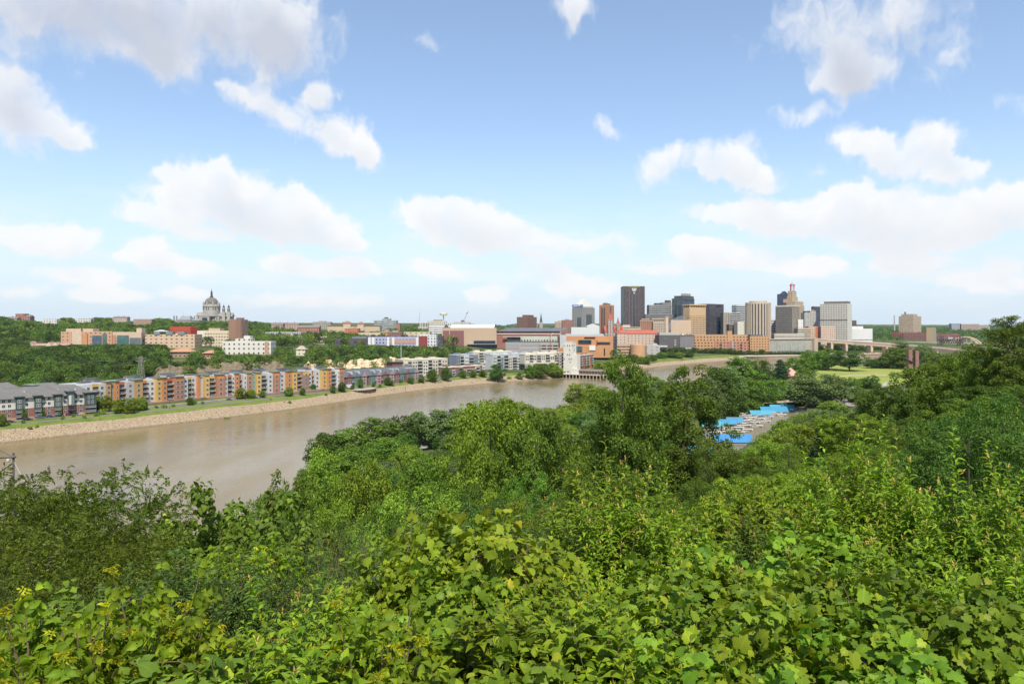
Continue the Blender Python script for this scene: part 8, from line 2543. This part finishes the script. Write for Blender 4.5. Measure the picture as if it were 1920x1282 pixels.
# ------------------------------------------------------------------ shrubs, vines and small trees at the lookout's edge
STEMM = mat('green_brown_stem', (.16, .11, .06), .8, .2, 6)
def shrub_proto(kind, seed, H, Rr, n, tipf=None, long=1.0):
 """leaves on shoots that end on a lumpy dome; stems run down to the root"""
 rng = np.random.RandomState(seed)
 lm, mb = LM(), MB()
 th = np.arccos(1 - rng.rand(n) * .98)
 ph = rng.rand(n) * 2 * PI
 lump = 1 + .30 * np.sin(3 * ph + seed) * np.sin(2 * th + 1) + .20 * np.sin(5 * ph + 2 * seed) + rng.randn(n) * .08
 depth = np.where(rng.rand(n) < .68, 1.0, .55 + .4 * rng.rand(n))
 tip = np.stack([Rr * np.sin(th) * np.cos(ph) * lump * depth, Rr * np.sin(th) * np.sin(ph) * lump * depth, H * (.22 + .78 * np.cos(th) * depth * (1 + (lump - 1) * .8))], 1)
 rad = unit(np.stack([np.sin(th) * np.cos(ph), np.sin(th) * np.sin(ph), np.cos(th) + .15], 1))
 UP = np.array([0, 0, 1.0])
 stems = 0
 if kind in ('cherry', 'broad', 'privet'):
  per = int({'cherry': 17, 'broad': 12, 'privet': 26}[kind] * long)
  Ls = {'cherry': .62, 'broad': .60, 'privet': .55}[kind] * (.6 + .8 * rng.rand(n, 1)) * long
  up_ = .95 if kind != 'privet' else .35
  tall = rng.rand(n) < .18
  Ls[tall] *= 1.7
  tip[tall] += UP * .30
  sd_ = unit(rad * .55 + UP * up_ + rng.randn(n, 3) * .22)
  T = {'cherry': T_LANCE, 'broad': T_BROAD, 'privet': T_SLIM}[kind]
  S_ = {'cherry': .145, 'broad': .15, 'privet': .058}[kind]
  b0 = tip - sd_ * Ls
  ex = unit(np.cross(sd_, rng.randn(n, 3)))
  ey = np.cross(sd_, ex)
  for k in range(per):
   t = (k + .5) / per
   a = 2.399 * k + rng.rand(n) * .5
   o = ex * np.cos(a)[:, None] + ey * np.sin(a)[:, None]
   p = b0 + sd_ * Ls * t + o * .006
   sz = S_ * (.8 + .4 * rng.rand(n)) * (1.05 - .45 * max(0, t - .6) / .4)
   ld = o * 1.0 + sd_ * (.45 + .5 * t) + rng.randn(n, 3) * .12 - UP * (.12 if kind != 'privet' else .35)
   lm.add(p, ld, UP * .7 + sd_ * .6 + rng.randn(n, 3) * .18, sz, T, 0)
  if kind == 'cherry' or kind == 'broad':
   m_ = (rng.rand(n) < (tipf or (.22 if kind == 'cherry' else .15))) & (depth > .98)
   for k in range(6):
    a = 2.1 * k
    o = ex[m_] * math.cos(a) + ey[m_] * math.sin(a)
    lm.add(tip[m_] + sd_[m_] * .01 * k, o * .9 + sd_[m_] * .8, o + UP * .2, .045 + .012 * rng.rand(m_.sum()), T_SLIM, 1)
  for k in rng.permutation(n)[:90]:
   q = Vector(b0[k])
   root = Vector((q.x * .25, q.y * .25, 0))
   mb.tube([root, root.lerp(q, .55) + Vector((0, 0, .08 * H)), q, Vector(tip[k])], [.012, .008, .005, .0025], 4, cap=False)
 elif kind in ('grape', 'heart'):
  per = 13
  for k in range(per):
   off = unit(rng.randn(n, 3)) * (.03 + .20 * rng.rand(n, 1)) * np.array([1, 1, .7])
   p = tip + off - rad * .08 * rng.rand(n, 1)
   nr = unit(rad * .9 + UP * .5 + rng.randn(n, 3) * .42)
   ld = unit(rad * .5 - UP * .75 + rng.randn(n, 3) * .5)
   young = k == 0
   T = (T_GRAPE, T_GRAPE2, T_GRAPE3)[k % 3] if kind == 'grape' else T_HEART
   lm.add(p, ld, nr, (.060 if young else .112) * (.45 + .95 * rng.rand(n)), T, 1 if young or (k == 5 and kind == 'grape') else 0)
  for k in rng.permutation(n)[:70]:
   q = Vector(tip[k])
   j = Vector(tip[rng.randint(n)])
   j = q.lerp(j, min(1, .7 / max((j - q).length, .01)))
   mb.tube([q, q.lerp(j, .5) + Vector(rng.randn(3) * .05), j], .004, 4, cap=False)
  for k in range(9):
   q = Vector(tip[rng.randint(n)]) * .8
   mb.tube([(q.x * .2, q.y * .2, 0), (q.x * .5, q.y * .5, q.z * .6), tuple(q)], [.022, .014, .006], 5, cap=False)
 elif kind in ('elder', 'sumac'):
  el = kind == 'elder'
  nf = 5
  for k in range(nf):
   off = -rad * (.12 * k) + rng.randn(n, 3) * .05
   fd = unit(rad * .9 + UP * (.45 if el else .3) + rng.randn(n, 3) * .55)
   fronds(lm, rng, tip + off - fd * (.12 if el else .25), fd, L=.26 if el else .62, pairs=2 if el else 9, T=T_BROAD if el else T_SLIM, size=.115 if el else .105, sag=.65 if el else .4, mi=0)
  if el:
   m_ = (rng.rand(n) < (tipf or .16)) & (depth > .98)
   for k in range(5):
    a = 1.3 * k
    fd = unit(UP * 1.0 + rad[m_] * .3 + np.array([math.cos(a), math.sin(a), 0]) * .6)
    fronds(lm, rng, tip[m_] + UP * .02 * k, fd, L=.11, pairs=2, T=T_LANCE, size=.055, sag=.5, mi=1)
  for k in rng.permutation(n)[:60]:
   q = Vector(tip[k])
   root = Vector((q.x * .2, q.y * .2, 0))
   mb.tube([root, root.lerp(q, .6) + Vector((0, 0, .06 * H)), q], [.016, .010, .004], 5, cap=False)
 # roots reach well down the slope
 for k in range(4):
  a = 1.6 * k + seed
  mb.tube([(.1 * math.cos(a), .1 * math.sin(a), -3.0), (.05 * math.cos(a), .05 * math.sin(a), 0), (.25 * Rr * math.cos(a), .25 * Rr * math.sin(a), H * .55)], [.035, .028, .012], 6, cap=False)
 return lm.mesh('foliage'), mb.mesh('stem'), H, Rr
SP = {}
KINDS_ = {  # kind: (H, R, shoots, leaf material, tip material)
 'cherry': (1.7, .95, 230, 'cherry', 'tip'), 'cherry2': (2.6, 1.15, 330, 'cherry', 'tip'), 'broad': (1.3, .85, 150, 'elder', 'gold'), 'privet': (2.0, 1.2, 420, 'privet', 'yellow'),
 'grape': (1.5, 1.15, 300, 'vine', 'vinelight'), 'grape2': (1.5, 1.15, 300, 'vinelight', 'vinelight'), 'heart': (1.4, 1.0, 260, 'linden', 'vine'), 'elder': (1.4, .9, 130, 'elder', 'gold'), 'sumac': (1.6, 1.0, 70, 'sumac', 'sumac'), 'plume': (1.9, .42, 20, 'cherry', 'tip'), 'elder2': (1.2, .7, 70, 'elder', 'gold')}
for k_, (H_, R_, n_, l1, l2) in KINDS_.items():
 SP[k_] = []
 for v in range(2):
  a_ = shrub_proto('cherry' if k_ == 'plume' else k_.rstrip('2'), 900 + 17 * v + len(k_), H_, R_, n_, {'plume': .85, 'elder2': .5}.get(k_), 1.9 if k_ == 'plume' else 1.0)
  a_[0].materials.append(LEAF[l1])
  a_[0].materials.append(LEAF[l2])
  a_[1].materials.append(STEMM)
  SP[k_].append(a_)
rngN = random.Random(77)
FOL = {'grape': 'wild_grape_vine', 'grape2': 'wild_grape_vine', 'heart': 'heart_leaved_vine', 'cherry': 'wild_plum_shrub', 'cherry2': 'wild_plum_shrub', 'broad': 'broad_leaved_shrub', 'privet': 'small_leaved_shrub', 'elder': 'box_elder_sapling', 'sumac': 'sumac_shrub', 'plume': 'plum_sapling', 'elder2': 'box_elder_sapling'}
def shrub(kind, px, ytop, D, wpx, label=None, rz=None, var=None, group=None):
 me, st, H, Rr = SP[kind][rngN.randrange(2) if var is None else var]
 s_ = wpx / F * D / (2 * Rr)
 s_ = min(1.35, max(.65, s_))
 x = (px - CX) / F * D
 z = HC - (ytop - HY) / F * D - H * s_ * 1.0
 th = thing(FOL[kind], label, 'vine' if 'vine' in FOL[kind] else ('sapling' if 'sapling' in FOL[kind] else 'shrub'), (x, D, z), rngN.uniform(0, 6.28) if rz is None else rz, group)
 th.scale = (s_, s_, s_)
 for nm, m in (('stem', st), ('foliage', me)):
  o = bpy.data.objects.new(nm, m)
  COL.objects.link(o)
  o.parent = th
 return th
HERO = [
 ('grape2', 890, 1004, 7.0, 360, 'yellow green wild grape mound over a dead stem in the lower middle'), ('grape2', 780, 1050, 6.8, 230, 'left shoulder of grape leaves beside the yellow green mound'), ('grape', 850, 1110, 6.0, 330, 'darker grape leaves hanging under the yellow green mound'),
 ('cherry2', 1150, 922, 10.2, 260, 'tall plum bush with orange shoot tips in front of the tallest tree'), ('cherry2', 1110, 985, 9.2, 250, 'left half of the orange tipped plum thicket'), ('cherry2', 1215, 985, 9.4, 250, 'right half of the orange tipped plum thicket'), ('cherry', 1070, 1060, 8.2, 200, 'low plum shrub at the left foot of the orange tipped thicket'),
 ('cherry2', 1605, 868, 9.6, 210, 'highest plum shoots on the right with orange tips'), ('cherry', 1665, 905, 9.0, 170, 'plum shoots leaning right of the highest ones'), ('cherry', 1570, 950, 8.6, 200, 'plum shrub below the highest shoots'), ('cherry', 1755, 955, 7.6, 190, 'plum shrub with single tall orange tip before the ash trees'),
 ('cherry2', 1860, 935, 7.0, 260, 'plum shrub with rose tip at the right frame edge'), ('cherry', 1910, 1040, 5.6, 260, 'dark green plum shrub at the lower right edge'), ('cherry', 1700, 1040, 6.8, 220, 'plum shrub in the middle of the vine bank'),
 ('grape', 1440, 1045, 7.4, 330, 'grape vine bank right of the orange tipped thicket'), ('grape', 1560, 1020, 7.8, 250, 'grape vine draped below the highest plum shoots'), ('grape', 1350, 1105, 6.2, 330, 'grape vine bank in the lower right middle'), ('grape', 1500, 1130, 5.4, 380, 'broad grape leaves low on the right'), ('grape', 1640, 1110, 5.6, 330, 'grape vine with large pale leaves low right'),
 ('grape', 1800, 1150, 4.7, 380, 'large lobed grape leaves in the lower right corner'), ('grape', 1620, 1195, 4.4, 400, 'grape leaves at the bottom edge on the right'), ('grape2', 1470, 1215, 4.3, 330, 'pale grape leaves at the bottom edge right of centre'), ('grape', 1330, 1195, 4.5, 330, 'grape leaves at the bottom edge near the middle'), ('grape', 1240, 1100, 6.0, 280, 'grape vine under the right half of the plum thicket'),
 ('broad', 1030, 1125, 4.7, 260, 'broad leaved shoots at the bottom centre'), ('broad', 930, 1170, 4.4, 260, 'large pale leaves at the bottom left of centre'), ('broad', 1120, 1175, 4.3, 260, 'broad leaves right of the bottom centre'), ('broad', 820, 1185, 4.6, 230, 'upright broad leaved shoots under the grape mound'), ('broad', 1210, 1205, 4.2, 230, 'dark broad leaves at the bottom right of centre'),
 ('elder', 60, 1185, 4.8, 220, 'yellow tipped box elder in the bottom left corner'), ('elder', 265, 1140, 5.2, 240, 'box elder with bright gold tip at lower left'), ('elder', 190, 1215, 4.3, 240, 'drooping box elder leaves at the bottom left'), ('elder', 350, 1205, 4.5, 220, 'box elder leaves right of the gold tip'), ('heart', 150, 1150, 6.4, 260, 'blue green heart leaved vine behind the box elders'),
 ('sumac', 360, 1075, 7.6, 200, 'sumac with a tall blue green frond on the left'), ('sumac', 230, 1110, 7.2, 220, 'sumac fronds above the heart leaved vine'), ('sumac', 930, 985, 10.5, 170, 'sumac fronds above the grape mound'), ('sumac', 850, 985, 11.5, 170, 'left sumac fronds above the grape mound'), ('sumac', 1020, 1000, 10.0, 180, 'sumac fronds between grape mound and plum thicket'),
 ('cherry', 540, 1160, 5.2, 230, 'plum shrub low on the left with small gold tip'), ('cherry', 640, 1150, 5.2, 230, 'plum leaves left of the broad leaved shoots'), ('broad', 590, 1215, 4.3, 240, 'broad leaves at the bottom left middle'), ('broad', 470, 1200, 4.6, 230, 'tall upright broad leaves at the bottom left'), ('elder', 700, 1200, 4.6, 230, 'box elder leaves below the grape mound left'),
 ('privet', 640, 1055, 8.6, 300, 'fine leaved dark shrub left of the grape mound'), ('privet', 520, 1065, 8.4, 280, 'fine leaved bush right of the gold tipped saplings'), ('privet', 700, 1010, 10.5, 240, 'fine leaved shrub above the grape mound left'), ('privet', 590, 1000, 12, 250, 'fine leaved shrub below the linden'), ('privet', 430, 1090, 8.0, 240, 'fine leaved shrub beside the sumac'), ('privet', 780, 985, 12.5, 240, 'dark fine leaved shrub behind the grape mound'),
 ('elder', 420, 1050, 9.5, 150, 'gold tipped sapling among fine leaved shrubs'), ('elder', 500, 1020, 11, 150, 'second gold tipped sapling below the linden'), ('cherry', 1320, 960, 12, 230, 'golden tipped plum row left of the grape bank'), ('cherry', 1400, 945, 12.5, 220, 'golden tipped plum row in the right middle'), ('elder', 1490, 925, 13, 190, 'golden young maple right above the grape bank'), ('elder', 1370, 940, 13.5, 180, 'golden young maple above the grape bank'), ('elder', 1290, 990, 11.5, 190, 'golden sapling right of the plum thicket'), ('cherry', 1270, 1030, 8.5, 230, 'plum shrub between thicket and grape bank'),
 ('privet', 1000, 960, 14, 240, 'fine leaved shrub under the middle trees'), ('privet', 1450, 985, 10.5, 230, 'fine leaved shrub inside the grape bank top')]
HERO += [('plume', 1135, 912, 9.0, 120, 'highest plum sprig of the middle thicket with peach tip'), ('plume', 1172, 922, 9.2, 120, 'plum sprig just right of the highest middle one'), ('plume', 1092, 948, 8.8, 120, 'plum sprig at the left of the middle thicket'), ('plume', 1212, 940, 9.0, 120, 'plum sprig right in the middle thicket'), ('plume', 1248, 968, 8.6, 120, 'plum sprig at the right rim of the middle thicket'),
   ('plume', 1603, 862, 8.8, 125, 'tallest plum sprig on the right with curved leaves'), ('plume', 1632, 884, 8.6, 125, 'plum sprig leaning beside the tallest right one'), ('plume', 1682, 872, 8.4, 125, 'plum sprig standing alone before the ash trees'), ('plume', 1560, 915, 8.2, 125, 'plum sprig left of the tallest right one'), ('plume', 1706, 925, 7.8, 130, 'plum sprig with rose tip below the lone one'),
   ('plume', 1790, 955, 7.0, 140, 'plum sprig left of the right edge shrubs'), ('plume', 1866, 926, 6.8, 140, 'bold plum sprig near the right edge'), ('plume', 1912, 962, 6.4, 140, 'plum sprig cut by the right edge'), ('plume', 1490, 1035, 6.6, 140, 'plum sprig rising from the grape bank'), ('plume', 1625, 1085, 5.6, 150, 'plum sprig over the large grape leaves'), ('plume', 1372, 1070, 6.2, 140, 'plum sprig in the lower middle of the grape bank'),
   ('plume', 1000, 1105, 5.4, 150, 'pale sprig at the right of the yellow green mound'), ('plume', 640, 1120, 5.6, 150, 'pale sprig left below the yellow green mound'), ('plume', 555, 1150, 5.0, 150, 'sprig with gold tip low in the left middle'), ('plume', 1800, 1080, 5.2, 150, 'sprig over the lower right corner leaves'), ('plume', 880, 1150, 4.9, 150, 'sprig at the foot of the yellow green mound'),
   ('elder2', 66, 1175, 4.5, 170, 'gold topped box elder spray at the bottom left'), ('elder2', 300, 1130, 4.9, 180, 'brightest gold topped box elder spray at lower left'), ('elder2', 120, 1210, 4.2, 170, 'low gold topped box elder spray in the left corner'), ('elder2', 720, 1195, 4.4, 160, 'gold topped spray at the bottom left of centre')]
for kind, px, yt, D, w, lab in HERO:
 shrub(kind, px, yt, D, w, lab)
# fill the gaps between them
LM4 = [(40, 'in the lower left corner'), (200, 'behind the box elders'), (360, 'around the tall sumac'), (520, 'in the left middle'), (680, 'left of the grape mound'), (860, 'under the grape mound'), (1000, 'right of the grape mound'), (1150, 'under the plum thicket'), (1300, 'left in the grape bank'), (1450, 'in the grape bank'), (1600, 'below the highest plum shoots'), (1750, 'right in the grape bank'), (1880, 'at the right frame edge')]
for D, y0, n_ in ((3.9, 1270, 9), (5.0, 1205, 10), (6.4, 1165, 11), (8.2, 1130, 11), (10.5, 1085, 10), (13.5, 1045, 8), (17, 1010, 6)):
 for i in range(n_):
  px = -30 + (i + rngN.uniform(.2, .8)) * 2000 / n_
  yt = y0 + rngN.uniform(0, 34)
  if px < 700:
   yt += 25
   if D > 9:
    yt = max(yt, 1055 - (px > 330) * 35)
  if px < 330 and D > 12:
   continue
  kind = rngN.choice(['privet', 'sumac', 'elder', 'cherry', 'privet'] if px < 740 else (['privet', 'cherry', 'sumac', 'privet'] if D > 9 else ['grape', 'cherry', 'grape', 'broad']))
  if D < 5.5 and px < 740:
   kind = rngN.choice(['elder', 'broad', 'cherry', 'heart'])
  o = shrub(kind, px, yt, D, rngN.uniform(180, 260) * (1.2 if D < 5 else 1), group='shrubs filling the lookout edge')
  register(o, px, {'wild_grape_vine': 'lobed grape leaves', 'heart_leaved_vine': 'heart shaped vine leaves', 'wild_plum_shrub': 'arching plum leaves', 'broad_leaved_shrub': 'broad pale leaves', 'small_leaved_shrub': 'fine leaved shrub', 'box_elder_sapling': 'drooping box elder leaves', 'sumac_shrub': 'feathery sumac fronds'}[FOL[kind]] + ' ' + nearest(LM4, px))
# low ground cover below the shrubs
rg = np.random.RandomState(9)
n_ = 26000
D = np.exp(rg.uniform(math.log(2.6), math.log(22), n_))
px = rg.uniform(-150, 2080, n_)
x = (px - CX) / F * D
h = hgt(x, D)
keep = (HC - h) / D * F + HY > 940
x, D, h = x[keep], D[keep], h[keep]
n_ = len(x)
lm = LM()
for k in range(2):
 pos = np.stack([x + rg.randn(n_) * .1, D + rg.randn(n_) * .1, h + .05 + rg.rand(n_) * (.5 + .5 * k)], 1)
 lm.add(pos, rg.randn(n_, 3) + np.array([0, 0, -.2]), np.array([0, 0, 1.0]) + rg.randn(n_, 3) * .4, .10 + .10 * rg.rand(n_), T_HEART)
tag(link('undergrowth', lm.mesh('undergrowth'), LEAF['deep']), kind='stuff')
# dead stem inside the grape mound
x, y, z = P(900, 1150, 6.5)
th = thing('dead_stem', 'bare grey forked stem under the yellow green grape mound', 'stem', (x, y, z - 1.2))
MB().tube([(0, 0, 0), (.02, 0, .7), (-.02, -.05, 1.25), (-.10, -.05, 1.45), (-.04, 0, 1.75)], [.022, .02, .016, .012, .006], 6).build('trunk', BARKG, th)
MB().tube([(-.02, -.05, 1.2), (-.12, -.08, 1.32), (-.2, -.1, 1.30)], [.014, .01, .005], 5).build('branch', BARKG, th)
MB().tube([(.01, 0, .8), (.12, -.1, .95), (.24, -.15, 1.02)], [.010, .007, .003], 5).build('branch', BARKG, th)
# walnut trees with feathered leaves on the left, linden with round leaves, all leaf by leaf
proto('N_walnut', V_(2, 700, H=9, Rr=2.9, base=.18, shape='round', ncl=150, rc=.50, nleaf=4600, size=.10, T=T_SLIM, trunk=.012, limbs=60, flat=.9, frd=dict(L=.42, pairs=6, sag=.55)))
proto('N_linden', V_(2, 710, H=8, Rr=2.4, base=.06, shape='tall', ncl=150, rc=.42, nleaf=15000, size=.125, T=T_HEART, trunk=.013, limbs=50, droop=1.2, flat=1.0))
rngW = random.Random(8)
for key, px, yt, D, w, lf, lab, v, nm in [
  ('N_walnut', 35, 889, 15, 416, 'walnut', 'walnut tree at the left edge under the power poles', 0, 'walnut_tree'), ('N_walnut', 130, 919, 17, 352, 'walnut', 'walnut tree with a thin straight stem, second from left', 1, 'walnut_tree'),
  ('N_walnut', 218, 882, 17, 336, 'walnut', 'walnut tree whose plume rises highest over the water', 0, 'walnut_tree'), ('N_walnut', 275, 912, 18.5, 208, 'walnut', 'walnut tree leaning right into the river gap', 1, 'walnut_tree'), ('N_walnut', 80, 974, 12, 480, 'walnut', 'dark lower walnut tree in front of the others', 1, 'walnut_tree'), ('N_walnut', 210, 994, 12, 416, 'walnut', 'dark walnut tree just above the sumac', 0, 'walnut_tree'), ('N_walnut', -20, 1024, 10, 416, 'walnut', 'dark walnut tree cut by the left frame edge', 0, 'walnut_tree'),
  ('N_linden', 412, 900, 17, 340, 'linden', 'linden with round leaves and two upright plumes over the water', 0, 'linden_tree'), ('N_linden', 470, 876, 18, 330, 'linden', 'taller linden plume right of the first', 1, 'linden_tree'), ('N_linden', 400, 977, 15, 350, 'linden', 'dark lower linden left of the plumes', 1, 'linden_tree'), ('N_linden', 500, 952, 16, 350, 'linden', 'dark lower linden right of the plumes', 0, 'linden_tree'), ('N_linden', 440, 1012, 13, 402, 'linden', 'linden in front below both plumes', 1, 'linden_tree'),
  ('N_walnut', 0, 914, 20, 320, 'walnut', 'dense walnut crown behind the left edge tree', 1, 'walnut_tree'), ('N_walnut', 165, 939, 20, 352, 'walnut', 'dense walnut crown filling behind the straight stemmed one', 0, 'walnut_tree'), ('N_walnut', 100, 949, 22, 320, 'walnut', 'walnut crown below the pale bank crowns', 0, 'walnut_tree'), ('N_linden', 540, 917, 20, 297, 'linden', 'linden crown farthest right of the plumes', 0, 'linden_tree'), ('N_linden', 355, 952, 18, 227, 'linden', 'linden crown at the right rim of the river gap', 1, 'linden_tree'),
  ('N_walnut', 340, 994, 14, 320, 'walnut', 'walnut sprays between sumac and linden', 1, 'walnut_tree')]:
 tree_px(key, px, yt, D, w, lf, lab, name=nm, rng=rngW, var=v)
finish_labels()
# the air between: pale, even, thin
m = bpy.data.materials.new('air')
m.use_nodes = True
t = NT(m.node_tree)
t.n.remove(t.n['Principled BSDF'])
pv = t.new('ShaderNodeVolumePrincipled')
pv.inputs['Color'].default_value = (.78, .88, 1, 1)
pv.inputs['Density'].default_value = 2.2e-5
pv.inputs['Anisotropy'].default_value = .2
t.l.new(pv.outputs[0], t.n['Material Output'].inputs['Volume'])
tag(MB().box(-9400, 9400, -9400, 9400, -4.5, 240).build('haze', m), kind='stuff')
